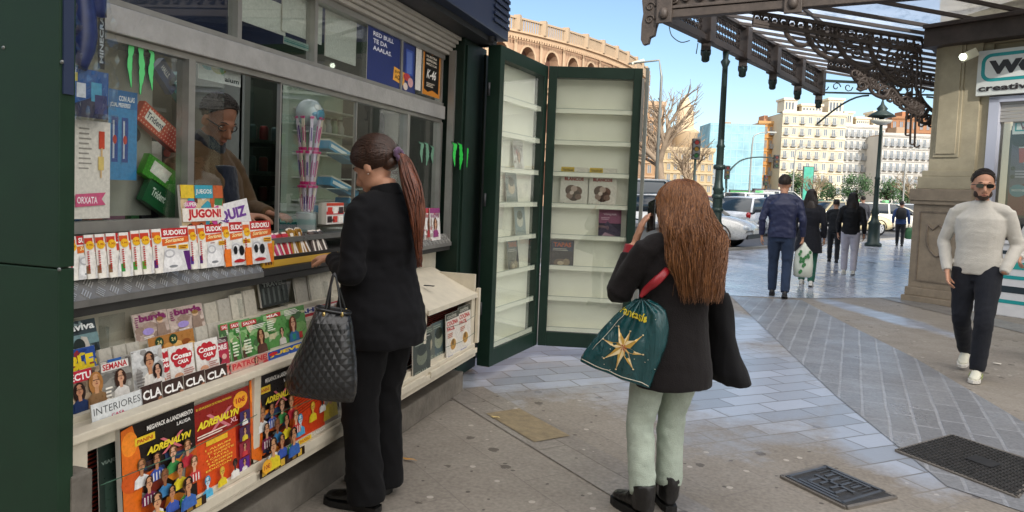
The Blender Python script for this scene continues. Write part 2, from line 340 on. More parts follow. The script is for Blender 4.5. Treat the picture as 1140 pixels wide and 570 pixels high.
# road with kerb
asph=mat('#4b4c4f',.6,var=.2,vs=2,bump=.4,bs=90)
e0=gd(640,15.5); e1=gd(830,20.5); e2=gd(1010,31); e3=gd(1400,52)
far0=gd(1500,150); far1=gd(-300,150); e00=gd(300,10)
mb=MB(); mb.use(asph); mb.face([V((p.x,p.y,.012)) for p in (e00,e0,e1,e2,e3,far0,far1)]); o=mb.build('road',recalc=False); o['kind']='structure'
if o.data.polygons[0].normal.z<0: o.data.flip_normals()
mb=MB(); mb.use(mat('#9a968e',.6,var=.15,bump=.3))
for a,b in ((e00,e0),(e0,e1),(e1,e2),(e2,e3)): mb.bar(V((a.x,a.y,.03)),V((b.x,b.y,.03)),.14,.09)
o=mb.build('kerb'); o['kind']='structure'
mb=MB(); mb.use(mat('#c9c7c0',.6,var=.1))
for k in range(6):
    a=gd(700+k*70,38); b=gd(735+k*70,38); q=(_f0*.35); mb.face([V((p.x,p.y,.016)) for p in (a-q,b-q,b+q,a+q)])
o=mb.build('road_marking'); o['kind']='structure'
# ---- drain covers ----
def cover(label,cor,style):
    iron=mat('#4c4b4a',.42,.6,var=.25,vs=20,bump=.3,bs=120); a,b,c,d=[V((p[0],p[1],.012)) for p in cor]
    ctr=(a+b+c+d)/4; t=thing('drain_cover',V((ctr.x,ctr.y,0)),label,'drain cover')
    ux=(b-a); uy=(d-a); mb=MB(); mb.use(iron)
    fr=mat('#77716a',.5,.3,var=.2,vs=30)
    f=MB(); f.use(fr)
    for p,q in ((a,b),(b,c),(c,d),(d,a)): f.bar(V((p.x,p.y,.006)),V((q.x,q.y,.006)),.022,.014)
    f.build('frame',t)
    mb.face([a,b,c,d]); pt=lambda x,y,z=.0125: V((a.x,a.y,0))+V((ux.x*x+uy.x*y,ux.y*x+uy.y*y,z))
    if style=='grid':
        n=34; k=26
        for i in range(n):
            for j in range(k):
                x=(i+.5)/n; y=(j+.5)/k
                if (i+j)%2: mb.bar(pt(x-.012,y,.0145),pt(x+.012,y,.0145),.008,.005)
                else: mb.bar(pt(x,y-.014,.0145),pt(x,y+.014,.0145),.008,.005)
        mb.build('grate',t); s=MB(); s.use(mat('#1f1f20',.5,var=.2)); s.face([pt(.42,.4,.019),pt(.62,.4,.019),pt(.62,.62,.019),pt(.42,.62,.019)]); s.build('maker_plate',t)
    else:
        mb.use(mat('#6a6c70',.36,.7,var=.2,vs=20))
        for p,q in (((.04,.05),(.04,.95)),((.96,.05),(.96,.95)),((.04,.08),(.96,.08)),((.04,.92),(.96,.92)),((.2,.3),(.2,.7)),((.2,.3),(.45,.3)),((.2,.7),(.45,.7)),((.3,.42),(.75,.42)),((.3,.58),(.75,.58)),((.6,.3),(.8,.3)),((.6,.7),(.8,.7)),((.5,.2),(.5,.8)),((.12,.2),(.12,.8)),((.88,.2),(.88,.8))):
            mb.bar(pt(*p,.016),pt(*q,.016),.018,.008)
        for i in range(16):
            for j in range(12): mb.box(tuple(pt(.64+i*.015,.12+j*.065)-V((.003,.003,0))),tuple(pt(.64+i*.015,.12+j*.065)+V((.003,.003,.005))))
        mb.build('grate',t)
cover('large square studded iron drain cover at the right edge of the pavement',[onz(998,503),onz(1060,486),onz(1160,518),onz(1132,555)],'grid')
cover('small rectangular iron access cover with raised bars, left of the large studded one',[onz(870,532),onz(917,520),onz(997,555),onz(942,567)],'bars')
# litter and leaves
for i,(x,y,w_,h_,c,l) in enumerate([(552,465,.03,.012,'#c9b27a','yellow scrap of paper lying by the tan slab'),(1110,405,.05,.02,'#cfc9bd','pale flattened scrap of paper on the ground beyond the walking man'),(456,512,.045,.01,'#b98a4a','orange-brown leaf scrap by the black shoes')]):
    p=onz(x,y,.01); mb=MB(); mb.use(mat(c,.7)); r=[V((p.x+math.cos(k*1.05+i)*w_*(1+.3*math.sin(k*2.3)),p.y+math.sin(k*1.05+i)*h_*(1+.3*math.cos(k*3)),.012+.006*(k%2))) for k in range(6)]
    mb.face(r); mb.build('paper_scrap' if i<2 else 'dry_leaf',loc=(p.x,p.y,.01),recalc=False,label=l,cat='litter')

# ================= NEWS KIOSK =================
green=mat('#17301f',.55,var=.14,vs=9,bump=.05,bs=30,spec=.3); green2=mat('#11251c',.45,var=.14,vs=7,spec=.35)
cream=mat('#cbc2ae',.45,var=.1,vs=12,bump=.05); cream2=mat('#c9c1ad',.5,var=.14,vs=18); alu=mat('#b3b1ad',.38,.45,var=.12,vs=12,bump=.25,bs=70)
alu2=mat('#a7a59f',.38,.7,var=.1,vs=10); darkgrey=mat('#26282b',.5,var=.15); navy=mat('#1e2a44',.4,var=.12,vs=5,coat=.2); concrete=mat('#6d675e',.75,var=.3,vs=7,bump=.6,bs=30)
K=thing('news_kiosk',(-2.9,3.4,0),'dark green newspaper kiosk with aluminium windows and cream sloping magazine racks','kiosk')
def kp(name,fn,parent=K,**k):
    mb=MB(); fn(mb); return mb.build(name,parent,**k)
def rack():
    mb=MB()
    mb.use(cream)
    # front lip rail, lower ledge and mouldings from Y 1.5 to 4.85
    mb.box((-1.80,1.5,.725),(-1.745,3.96,.752),bev=.004); mb.box((-1.86,1.5,.30),(-1.74,4.86,.335),bev=.004)
    mb.box((-1.84,1.5,.335),(-1.755,4.85,.372),bev=.004); mb.box((-1.83,1.5,.275),(-1.75,4.85,.30),bev=.003)
    for a,b in ((1.5,1.60),(2.36,2.40),(3.18,3.22),(3.96,4.0),(4.78,4.82)):
        mb.box((-1.82,a,.372),(-1.765,b,.735),bev=.003)
    mb.box((-1.81,1.6,.372),(-1.775,4.8,.40)); mb.box((-1.81,1.6,.71),(-1.776,4.8,.735))
    for a,b in ((1.62,2.34),(2.42,3.16),(3.24,3.94),(4.02,4.76)):     # raised drawer fronts on the ledge
        mb.box((-1.752,a,.312),(-1.733,b,.352),bev=.003)
    mb.box((-2.30,1.5,.275),(-1.86,4.85,.30))
    mb.build('ledge',K)
    # closed end case beyond the customer, sloping lid
    mb=MB(); mb.use(cream)
    z0=.735
    P=[V((-1.745,3.98,z0)),V((-1.745,4.86,z0)),V((-2.12,4.86,.90)),V((-2.12,3.98,.90))]
    mb.loft([[p+V((0,0,-.03)) for p in P],P],smooth=False)
    mb.box((-1.76,4.84,.372),(-1.735,4.875,.77),bev=.003)
    mb.box((-2.1,4.82,.30),(-1.765,4.845,.87)); mb.build('end_case',K)
    mb=MB(); mb.use(darkgrey); mb.box((-1.93,4.3,.837),(-1.86,4.32,.842)); mb.build('hinge',K)
    mb=MB(); mb.use(mat('#c2bba8',.5,var=.14,vs=10)); 
    # stepped back of the open rack
    for x0,x1,zz in ((-1.87,-1.80,.738),(-1.94,-1.868,.758),(-2.01,-1.938,.826),(-2.13,-2.008,.886)):
        mb.box((x0,1.5,zz-.07),(x1,3.97,zz))
    mb.box((-2.15,1.5,.74),(-2.13,4.95,1.10)); mb.build('rack_back',K)
    # clear plastic pockets behind the top rows
    for yy in (1.92,2.62,2.95,3.3):
        mb=MB(); mb.use(PLASTIC); mb.box((-2.075,yy,.886),(-2.072,yy+.11,1.0)); mb.box((-2.075,yy,.886),(-2.03,yy+.002,.97)); mb.build('plastic_pocket',K)
    # dark recess of the lower display case and its glass
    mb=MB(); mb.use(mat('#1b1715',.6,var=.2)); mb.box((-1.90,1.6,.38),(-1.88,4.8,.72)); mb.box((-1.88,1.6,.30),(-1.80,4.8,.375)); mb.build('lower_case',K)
    mb=MB(); mb.use(mat('#7b2a1a',.6)); 
    for k in range(22): mb.box((-1.87,1.64,.40+k*.014),(-1.862,4.76,.403+k*.014))
    mb.build('case_lining',K)
    mb=MB(); mb.use(concrete); mb.box((-4.2,1.4,0),(-1.84,4.86,.15),bev=.01); mb.box((-4.2,1.4,.15),(-1.98,5.0,.275)); mb.build('plinth',K)
rack()
# counter with tread plate front
def tread(y0,y1):
    mb=MB(); mb.use(mat('#85837f',.4,.5,var=.15,vs=14))
    A=V((-2.078,0,1.140)); B=V((-2.028,0,1.076)); d=(B-A); n=V((.788,0,.616))
    a0=V((A.x,y0,A.z)); mb.face([V((A.x,y0,A.z)),V((A.x,y1,A.z)),V((B.x,y1,B.z)),V((B.x,y0,B.z))]); mb.box((-2.05,y0,1.052),(-2.028,y1,1.0755))
    mb.use(mat('#c2c0bb',.3,.6)); k=0; y=y0+.03
    u=d.normalized()
    while y<y1-.03:
        for r,t in ((0,.022),(1,.060)):
            c=V((A.x,y+(.0 if r==0 else .028),A.z))+u*t+n*.002
            sg=1 if (k+r)%2 else -1
            for q in range(4):
                o_=c+(V((0,1,0))*sg+u).normalized()*0+ (V((0,1,0))-u*sg).normalized()*((q-1.5)*.0085)
                dr=(V((0,1,0))*sg+u).normalized()*.014
                mb.bar(o_-dr,o_+dr,.004,.003,up=n)
        y+=.056; k+=1
    return mb
tread(1.5,2.76).build('tread_plate',K); tread(3.85,5.0).build('tread_plate',K)
mb=MB(); mb.use(mat('#3b3a38',.5,.4,var=.2)); mb.box((-2.34,1.5,1.02),(-2.04,5.0,1.05)); mb.box((-2.4,1.5,1.085),(-2.085,5.0,1.13)); mb.box((-2.12,2.76,1.055),(-2.03,3.85,1.085)); mb.build('counter',K)
mb=MB(); mb.use(mat('#8c8a86',.3,.8,var=.1)); mb.box((-2.42,2.70,1.195),(-2.13,4.1,1.215)); mb.bar((-2.12,2.7,1.2),(-2.12,4.1,1.2),.025); mb.build('serving_shelf',K)
# window frames and glass
GX=-2.15; YE=5.0
mb=MB(); mb.use(alu); mb.box((-2.20,1.5,1.99),(-2.115,YE,2.085),bev=.004); mb.build('window_band',K)
mb=MB(); mb.use(alu2)
mb.box((-2.19,1.5,2.089),(-2.13,YE,2.11)); mb.box((-2.18,1.5,1.965),(-2.14,YE,1.988)); mb.box((-2.19,1.5,1.285),(-2.13,2.5,1.325)); mb.box((-2.19,1.5,2.43),(-2.13,YE,2.465))
for y in (2.41,4.42,4.98): mb.box((-2.19,y-.018,1.13),(-2.13,y+.018,1.966))
mb.box((-2.165,3.02,1.22),(-2.145,3.03,1.966)); mb.box((-2.165,3.75,1.22),(-2.145,3.76,1.966))
mb.box((-2.19,1.5,1.13),(-2.17,2.5,1.285))
for y in (1.7,2.7,3.3,4.3,4.97): mb.box((-2.185,y-.014,2.11),(-2.135,y+.014,2.43))
mb.build('window_frame',K)
for a,b in (((-2.165,1.5,1.325),(-2.160,2.39,1.966)),((-2.150,2.43,1.33),(-2.146,2.62,1.966)),((-2.150,3.03,1.22),(-2.146,3.75,1.966)),((-2.165,3.76,1.22),(-2.160,4.40,1.966)),((-2.165,4.44,1.13),(-2.160,4.96,1.966))):
    mb=MB(); mb.use(GLASS); mb.box(a,b); mb.build('window_glass',K)
mb=MB(); mb.use(GLASS); mb.box((-2.165,1.5,2.11),(-2.16,4.96,2.43)); mb.build('transom_glass',K)
# shutter housing, fascia and roof
mb=MB(); mb.use(mat('#b5b0a6',.45,.2,var=.12))
for k in range(5): mb.box((-2.20+k*.022,1.5,2.468+k*.026),(-2.10+k*.022,5.02,2.492+k*.026),bev=.004)
mb.build('roller_shutter',K)
mb=MB(); mb.use(darkgrey); mb.box((-2.3,1.3,2.60),(-1.86,5.38,2.64)); mb.use(navy); mb.box((-1.9,1.3,2.64),(-1.78,5.42,3.3),bev=.01); mb.box((-4.3,5.3,2.6),(-1.9,5.42,3.3)); mb.box((-4.3,1.3,2.6),(-1.9,1.42,3.3)); mb.box((-4.3,1.42,2.6),(-4.2,5.3,3.3))
for k in range(9): mb.box((-1.775,5.05,2.72+k*.05),(-1.765,5.40,2.745+k*.05)); 
mb.build('roof_fascia',K)
# end pilaster, walls, near open side
mb=MB(); mb.use(green2); mb.box((-2.25,5.03,.02),(-1.99,5.52,2.6),bev=.006); mb.box((-1.985,5.44,.1),(-1.965,5.50,2.55),bev=.004); mb.box((-1.99,5.06,.1),(-1.975,5.12,2.55),bev=.003)
mb.use(alu2); mb.box((-2.10,5.005,1.05),(-2.05,5.03,2.5)); mb.build('pilaster',K)
mb=MB(); mb.use(green); mb.box((-4.3,5.1,0),(-2.25,5.2,2.6)); mb.box((-4.3,1.3,0),(-4.2,5.2,1.2)); mb.box((-4.3,3.2,1.2),(-4.2,5.2,2.6)); mb.build('wall',K)  # part of the back wall left open to let daylight in
OPAL=bpy.data.materials.new('opal_fill_sheet'); OPAL.use_nodes=True; n_=OPAL.node_tree; n_.nodes.remove(n_.nodes['Principled BSDF']); tb=n_.nodes.new('ShaderNodeBsdfTranslucent'); tb.inputs[0].default_value=(.75,.76,.74,1); n_.links.new(tb.outputs[0],n_.nodes['Material Output'].inputs[0])
mb=MB(); mb.use(OPAL); mb.face([V((-4.2,1.42,3.1)),V((-1.9,1.42,3.1)),V((-1.9,5.3,3.1)),V((-4.2,5.3,3.1))]); mb.build('added_roof_fill',K,recalc=False)  # translucent roof sheet added to brighten the kiosk interior with daylight
mb=MB(); mb.use(mat('#56554f',.6,var=.15)); mb.box((-4.19,3.2,.3),(-4.15,5.1,2.5)); mb.box((-4.2,5.05,.3),(-2.25,5.09,2.5)); mb.build('inner_lining',K)
# open green door leaf right beside the camera
mb=MB(); mb.use(green); mb.box((-3.4,1.452,1.24),(-1.706,1.50,3.2),bev=.003); mb.box((-3.4,1.452,.08),(-1.706,1.50,1.236),bev=.003)
mb.build('side_shutter',K)
for x,y in ((69,69),(4,53),(66,300)):
    p=onpl(x,y,V((0,1.452,0)),V((0,1,0))); mb=MB(); mb.use(mat('#7b7d7b',.35,.8)); mb.ball(p,(.006,.004,.006),10); mb.build('bolt',K)
mb=MB(); mb.use(mat('#27324c',.4)); mb.box((-1.706,1.46,1.7),(-1.700,1.49,3.0)); mb.build('edge_highlight',K)  # bluish highlight on the shutter edge, painted as a thin strip
mb=MB(); mb.use(concrete); mb.box((-1.80,1.49,.0),(-1.70,1.56,.66),bev=.01); mb.build('post_foot',K)
# claw marks: three ragged green strokes
def claws(mb,O,ux,uy,w,h,c1='#5fc878',edge='#101812'):
    n=ux.cross(uy)
    def stroke(x,top,bot,wd,off,m,g):
        mb.use(m); pts=[]; L=11; rr=random.Random(int(x*100)+3)
        for i in range(L+1):
            t=i/L; yy=top+(bot-top)*t; ww=wd*(1 if t<.55 else 1-.85*(t-.55)/.45)*(1+.22*rr.uniform(-1,1))+g; cx=x+.025*math.sin(t*6+x*9)
            pts.append((cx-ww/2,cx+ww/2,yy))
        P=lambda a,b:O+ux*(a*w)+uy*(b*h)+n*off
        for a,b in zip(pts,pts[1:]): mb.face([P(a[0],a[2]),P(b[0],b[2]),P(b[1],b[2]),P(a[1],a[2])])
        mb.face([P(pts[0][0],pts[0][2]),P(pts[0][1],pts[0][2]),P(pts[0][1]-.02,top+.04+g),P(pts[0][0]-.10-g,top+.075+g),P(pts[0][0]-.05-g,top+.02)])
    for m,off,g in ((mat(edge,.4),.001,.035),(mat(c1,.35),.002,0)):
        for x,t,b,wd in ((.2,.88,.10,.15),(.54,.90,.0,.17),(.88,.80,.12,.15)): stroke(x,t,b,wd,off,m,g)
mb=MB(); a=onx(138,40,-2.155); b=onx(172,108,-2.155); claws(mb,V((-2.155,a.y,b.z)),V((0,1,0)),V((0,0,1)),b.y-a.y,a.z-b.z); mb.build('claw_sticker',K,recalc=False,label='green three claw mark sticker on the left window')
mb=MB(); a=onx(504,157,-1.972); b=onx(523,190,-1.972); claws(mb,V((-1.985,a.y,b.z)),V((0,1,0)),V((0,0,1)),b.y-a.y,a.z-b.z,'#2fc84a','#16281d'); mb.build('claw_sticker',K,recalc=False,label='green three claw mark sticker on the green end pilaster')
mb=MB(); a=onx(466,157,-2.155); b=onx(483,185,-2.155); claws(mb,V((-2.155,a.y,b.z)),V((0,1,0)),V((0,0,1)),b.y-a.y,a.z-b.z,'#6f9a80','#3e5a4c'); mb.build('claw_sticker',K,recalc=False,label='faded claw mark sticker on the end window')
# transom posters and papers
def flat(name,parent,X,pxa,pya,pxb,pyb,fn,label=None,cat=None,th=.003,tilt=0,lift=0,top=None,**k):
    """card standing in the plane x=X between two picture corners (lower-left, upper-right given on the real plane)"""
    a=onx(pxa,pya,X); b=onx(pxb,pyb,X); w=b.y-a.y
    h=(onx(pxa,top,X).z if top is not None else b.z)-a.z
    O=V((X,a.y,a.z)); uy=V((-math.sin(tilt),0,math.cos(tilt))); ux=V((0,1,0)); n=ux.cross(uy)
    mb=MB(); mb.use(mat('#d8d4ca',.6)); 
    P=[O,O+ux*w,O+ux*w+uy*h,O+uy*h]; mb.loft([[p-n*th for p in P],P],smooth=False)
    bmesh.ops.recalc_face_normals(mb.bm,faces=mb.bm.faces[:])
    c=Card(mb,O,ux,uy,n); fn(c,w,h)
    return mb.build(name,parent,loc=O if not parent else None,recalc=False,label=label,cat=cat,**k)
def rb(c,w,h):
    c.rect(0,0,w,h,'#27346b'); c.text('RED BULL',w*.1,h*.80,w*.40,h*.075,'#e8e8ee'); c.text('TE DA',w*.1,h*.68,w*.27,h*.075,'#e8e8ee'); c.text('AAALAS.',w*.1,h*.56,w*.36,h*.075,'#e8e8ee')
    c.poly([(w*.5,h*.17),(w*.74,h*.12),(w*.76,h*.36),(w*.52,h*.41)],'#e2a13a'); c.text('AQUI',w*.54,h*.19,w*.17,h*.09,'#332210'); c.text('ENTRA',w*.54,h*.31,w*.14,h*.04,'#332210')
    c.rect(w*.76,h*.35,w*.93,h*.82,'#39509c'); c.rect(w*.79,h*.38,w*.9,h*.78,'#5d74b4'); c.ell(w*.80,h*.3,w*.08,h*.07,'#b53b3f'); c.ell(w*.88,h*.22,w*.06,h*.09,'#c99a9a'); c.ell(w*.77,h*.12,w*.05,h*.07,'#d8c6b8')
flat('energy_drink_poster',K,-2.145,408,90,462,100,rb,top=22)
def kaf(c,w,h):
    c.rect(0,0,w,h,'#c87f2c'); c.poly([(w*.08,h*.12),(w*.3,h*.07),(w*.55,h*.13),(w*.92,h*.08),(w*.92,h*.94),(w*.5,h*.88),(w*.08,h*.95)],'#151312')
    for k,t in enumerate(('NUESTRA','ESPECIAL','MEZCLA')): c.text(t,w*.18,h*(.80-k*.08),w*.6,h*.05,'#e8ddc8')
    c.text('K-46',w*.2,h*.36,w*.55,h*.2,'#e8e4dc',shear=.3); c.lines(w*.2,h*.18,w*.75,h*.28,3,'#c9bca8')
flat('coffee_poster',K,-2.145,470,104,489,112,kaf,top=50)
def blank(c,w,h): c.rect(0,0,w,h,'#cfd3cc')
flat('paper_sheet',K,-2.20,255,18,318,30,blank,top=-20,th=.006); flat('paper_sheet',K,-2.19,314,34,358,50,blank,top=-14,th=.006); flat('paper_sheet',K,-2.20,362,62,396,68,blank,top=8,th=.006)
flat('paper_strip',K,-2.145,461,99,468,104,lambda c,w,h:c.rect(0,0,w,h,'#d9d5cc'),top=40)
def tealp(c,w,h):
    c.rect(0,0,w,h,'#8fa09a'); c.rect(0,h*.3,w,h*.5,'#2f7a78'); c.rect(0,h*.6,w,h*.7,'#2f7a78')
flat('teal_label',K,-2.17,316,48,345,60,tealp,top=40)
# left window inner displays
def prices(c,w,h):
    c.rect(0,0,w,h,'#c9c6ba')
    for k in range(9): c.lines(w*.12,h*(.50+k*.05),w*.55,h*(.53+k*.05),1,'#8a877e')
    c.rect(w*.66,h*.72,w*.82,h*.90,'#b7452f'); c.rect(w*.72,h*.62,w*.76,h*.73,'#c9a877'); c.rect(w*.64,h*.5,w*.8,h*.64,'#c7b169'); c.rect(w*.7,h*.42,w*.74,h*.5,'#c9a877')
    c.poly([(w*.02,h*.12),(w*.86,h*.14),(w*.74,h*.2),(w*.86,h*.27),(w*.02,h*.25)],'#bf5577'); c.text('ORXATA',w*.06,h*.155,w*.56,h*.07,'#e9dfe0')
flat('drinks_price_list',K,-2.143,82,244,122,240,prices,top=132)
def rb2(c,w,h):
    c.rect(0,0,w,h,'#3d8cc4'); c.rect(0,h*.8,w,h,'#2c74b4'); c.text('CON ALAS',w*.35,h*.88,w*.55,h*.06,'#ffffff'); c.text('¿CUAL PREFIERES?',w*.05,h*.80,w*.7,h*.06,'#ffffff')
    for x in (.1,.45): c.rect(w*x,h*.2,w*(x+.22),h*.7,'#2c4f9c'); c.rect(w*(x+.04),h*.24,w*(x+.1),h*.66,'#c8d0dc'); c.ell(w*(x+.11),h*.45,w*.07,h*.05,'#c23a38')
flat('energy_drink_poster',K,-2.20,120,200,152,190,rb2,top=98)
def gum(name,bg,dot,tx,px,py,ang,L_,H_,X=-2.24,txt='Trident'):
    O=onx(px,py,X); ux=V((0,math.cos(ang),math.sin(ang))); uy=V((0,-math.sin(ang),math.cos(ang))); n=ux.cross(uy)
    mb=MB(); mb.use(mat(bg,.35)); P=[O,O+ux*L_,O+ux*L_+uy*H_,O+uy*H_]; mb.loft([[p-n*.03 for p in P],P],smooth=False); bmesh.ops.recalc_face_normals(mb.bm,faces=mb.bm.faces[:])
    c=Card(mb,O,ux,uy,n)
    if dot:
        for i in range(16):
            for j in range(5): c.rect(L_*(i+.3)/16,H_*(j+.3)/5,L_*(i+.6)/16,H_*(j+.65)/5,dot); c.k-=1
        c.k+=1
    c.poly([(L_*.12,H_*.3),(L_*.5,H_*.22),(L_*.56,H_*.8),(L_*.14,H_*.86)],'#e8e6de' if dot else bg); c.text(txt,L_*.14,H_*.38,L_*.4,H_*.34,tx)
    mb.build('gum_box',K,recalc=False)
gum('g','#b8402c','#e0b9a0','#1d2a4a',152,132,-.52,.24,.085); gum('g','#3f8f2e','#61ad45','#e9efe5',158,193,-.45,.25,.09); gum('g','#1d5a34',None,'#dfe9df',158,222,-.5,.2,.1)
gum('g','#2a4a7c',None,'#e8eef4',172,76,-.78,.13,.07,txt='HALLS.'); gum('g','#3f8f92',None,'#e8eef4',188,92,-.78,.13,.075,txt='HALLS')
mb=MB(); mb.use(mat('#9a9b93',.5,var=.1)); mb.box((-2.34,1.95,1.33),(-2.30,2.38,1.97)); mb.use(mat('#2a2d2c',.5)); mb.box((-2.6,1.5,1.33),(-2.56,2.5,1.96)); 
for c_,px,py,r in (('#1f3b2a',175,225,.045),('#2c2a2e',150,150,.03),('#8f3a2c',186,170,.02)):
    p=onx(px,py,-2.295); mb.use(mat(c_,.5)); mb.ball(p,(.004,r,r),14)
mb.use(mat('#5e5a5a',.5)); mb.box((-2.40,1.86,1.33),(-2.36,1.97,1.55)); mb.build('display_board',K)
for k in range(9):
    mb=MB(); y=1.90+(k%3)*.035; z=1.34+(k//3)*.075; mb.use(mat(('#9c2a28','#b5372e','#8a2430')[k%3],.35)); mb.box((-2.30,y,z),(-2.26,y+.03,z+.07),bev=.004); mb.use(mat('#d9cfc0',.4)); mb.box((-2.262,y+.006,z+.02),(-2.2585,y+.024,z+.05))
    mb.build('snack_box',label='small red snack packet in the bottom of the left kiosk window',cat='packet',group='red snack packets stacked in the left window')
# back wall shelves with boxed goods
for j,z_ in enumerate((1.25,1.55,1.85)):
    mb=MB(); mb.use(mat('#6f726e',.5)); mb.box((-3.25,1.6,z_-.02),(-2.95,3.15,z_)); mb.build('back_shelf',K)
    y=1.63; rr=random.Random(j)
    while y<3.08:
        w_=rr.uniform(.05,.12); h_=rr.uniform(.10,.22); cc=rr.choice(['#8c2f33','#2f5f8c','#c9b04a','#3f7a4a','#d8d4c8','#7a3f6a','#b8632f','#2c2f36'])
        mb=MB(); mb.use(mat(cc,.4,var=.2,vs=40)); mb.box((-3.12,y,z_),(-3.0,y+w_,z_+h_),bev=.004); mb.use(mat('#d9d5ca',.4)); mb.box((-3.0,y+w_*.2,z_+h_*.45),(-2.998,y+w_*.8,z_+h_*.7)); mb.build('boxed_goods',loc=(-3.06,y,z_),label='small coloured carton on the back shelves inside the kiosk',cat='carton',group='cartons on the back shelves of the kiosk'); y+=w_+rr.uniform(.005,.05)
# small notice above the seller
def aum(c,w,h):
    c.rect(0,0,w,h,'#a9b1ac'); c.ell(w*.2,h*.6,w*.14,h*.2,'#3d8d92'); c.ell(w*.45,h*.55,w*.18,h*.22,'#8b8f3e'); c.rect(w*.7,h*.7,w*.95,h*.8,'#3a6f72'); c.text('aium',w*.6,h*.1,w*.35,h*.18,'#26302f')
flat('shop_notice',K,-2.19,221,87,268,85,aum,top=58)
# interior: fridge, back counter
mb=MB(); mb.use(mat('#8a8c86',.4,.3,var=.1)); FX=-3.3
fa=onx(275,250,FX); fb=onx(432,210,FX)
FY0=onx(268,200,FX).y; FY1=FY0+1.25
def frr(y0,y1):
    mb.box((FX-.6,y0,.3),(FX-.55,y1,2.3)); mb.box((FX-.6,y0,.3),(FX,y0+.03,2.3)); mb.box((FX-.6,y1-.03,.3),(FX,y1,2.3)); mb.box((FX-.04,y0,2.22),(FX+.02,y1,2.3)); mb.box((FX-.02,y0,.9),(FX+.02,y0+.06,2.22)); mb.box((FX-.02,y1-.06,.9),(FX+.02,y1,2.22))
frr(FY0,FY1)
FR=thing('drinks_fridge',(FX-.3,FY0+.6,.3),'tall grey drinks fridge with wire shelves inside the kiosk behind the seller','fridge')
mb.build('cabinet',FR); mb=MB(); mb.use(mat('#59625f',.5)); mb.box((FX-.55,FY0+.03,.3),(FX-.54,FY1-.03,2.2)); mb.build('back_panel',FR)
for z in (1.05,1.3,1.52,1.75):
    mb=MB(); mb.use(mat('#7d8380',.4,.6)); mb.box((FX-.5,FY0+.03,z),(FX-.03,FY1-.03,z+.008)); mb.box((FX-.04,FY0+.03,z),(FX-.03,FY1-.03,z+.03)); mb.build('shelf',FR)
mb=MB(); mb.use(glassmat('fridge_glass','#cfd8d2',base=.05)); mb.box((FX,FY0+.06,.9),(FX+.006,FY1-.06,2.22)); mb.build('door_glass',FR)
can0=None
for z in (1.308,1.528,1.758):
    for k in range(16):
        if random.random()<.3: continue
        mb=MB(); c=('#b5303a','#c83a3a','#6a7a82','#c04a54')[k%4]
        mb.use(mat(c,.3,.4)); L0=V((FX-.1-.05*(k%2),FY0+.1+k*.07,z)); mb.lathe((0,0,0),[(.027,0),(.033,.01),(.033,.115),(.026,.128)],10)
        mb.use(mat('#b9bbb8',.3,.7)); mb.lathe((0,0,.1285),[(.025,0),(.024,.003)],10)
        o=mb.build('drink_can',label='small metal drinks can standing on a shelf of the kiosk fridge',cat='can',group='drinks cans on the fridge shelves'); o.location=L0
# ================= OPEN DISPLAY DOORS =================
D=thing('folding_display_door',(-1.95,6.2,0),'pair of folded-open dark green kiosk doors with white magazine shelves','display door')
paper=mat('#f2f0e2',.55,var=.04,vs=4); dg=mat('#162c22',.45,var=.18,vs=8,spec=.35)
def leaf(P0,P1,side,nsh,seedy,gl=True):
    """door leaf between two ground points, shelves on the side of normal"""
    ux=(P1-P0).normalized(); n=V((0,0,1)).cross(ux)*side; w=(P1-P0).length; z0,z1=.09,2.59
    M=Matrix(((ux.x,n.x,0,P0.x),(ux.y,n.y,0,P0.y),(0,0,1,0),(0,0,0,1)))
    f=MB(); f.use(dg); fw=.075
    f.box((0,-.06,z0),(fw,.05,z1),M,.004); f.box((w-fw,-.06,z0),(w,.05,z1),M,.004); f.box((fw,-.058,z0),(w-fw,.048,z0+.13),M,.003); f.box((fw,-.058,z1-.10),(w-fw,.048,z1),M,.003); f.box((fw,-.058,z0+.13),(w-fw,-.045,z1-.10),M)
    L=f.build('door_leaf',D)
    b=MB(); b.use(paper); b.box((fw,-.044,z0+.13),(w-fw,-.04,z1-.10),M); b.build('back_board',L)
    zs=[]
    for k in range(nsh):
        z=z0+.14+k*(z1-z0-.26)/nsh; s=MB(); s.use(paper); s.box((fw,-.039,z-.006),(w-fw,.028,z),M); s.box((fw,.020,z),(w-fw,.026,z+.035),M); s.use(mat('#9aa39a',.4)); s.box((fw,.0262,z+.031),(w-fw,.0275,z+.036),M); s.build('shelf',L); zs.append(z)
    g=MB(); g.use(DOORGLASS); g.box((fw,.040,z0+.13),(w-fw,.043,z1-.10),M)
    if gl: g.build('glass_pane',L)
    return L,M,w,zs,ux,n
G1=V((-2.0,5.60,0)); G2=V((-1.84,6.62,0)); G3=V((-.965,6.75,0))
G1=onz(538,408,.09); G2=onz(592,383,.09); G3=onz(700,389,.09)
for g in (G1,G2,G3): g.z=0
l1=leaf(G1,G2,-1,8,1); l2=leaf(G2+V((.05,.02,0)),G3,-1,8,2,True)
mb=MB(); mb.use(alu2); 
for P,(z0,z1) in ((G3+V((.02,-.06,0)),(1.95,2.5)),(G3+V((.02,-.06,0)),(.3,.9))): mb.bar((P.x,P.y,z0),(P.x,P.y,z1),.02)
mb.use(mat('#b4b8b4',.3,.8)); mb.bar((G3.x+.045,G3.y,.1),(G3.x+.045,G3.y,2.6),.03); mb.build('lock_rod',D)
for z in (.5,1.35,2.2):
    mb=MB(); mb.use(darkgrey); mb.lathe((G1.x-.03,G1.y-.03,z),[(.012,0),(.012,.1)],8); mb.build('hinge',D)
mb=MB(); mb.use(darkgrey); mb.lathe((G1.x-.02,G1.y-.06,2.6),[(.03,0),(.03,.12),(.05,.13),(.05,.18)],12); mb.build('top_pivot',D)
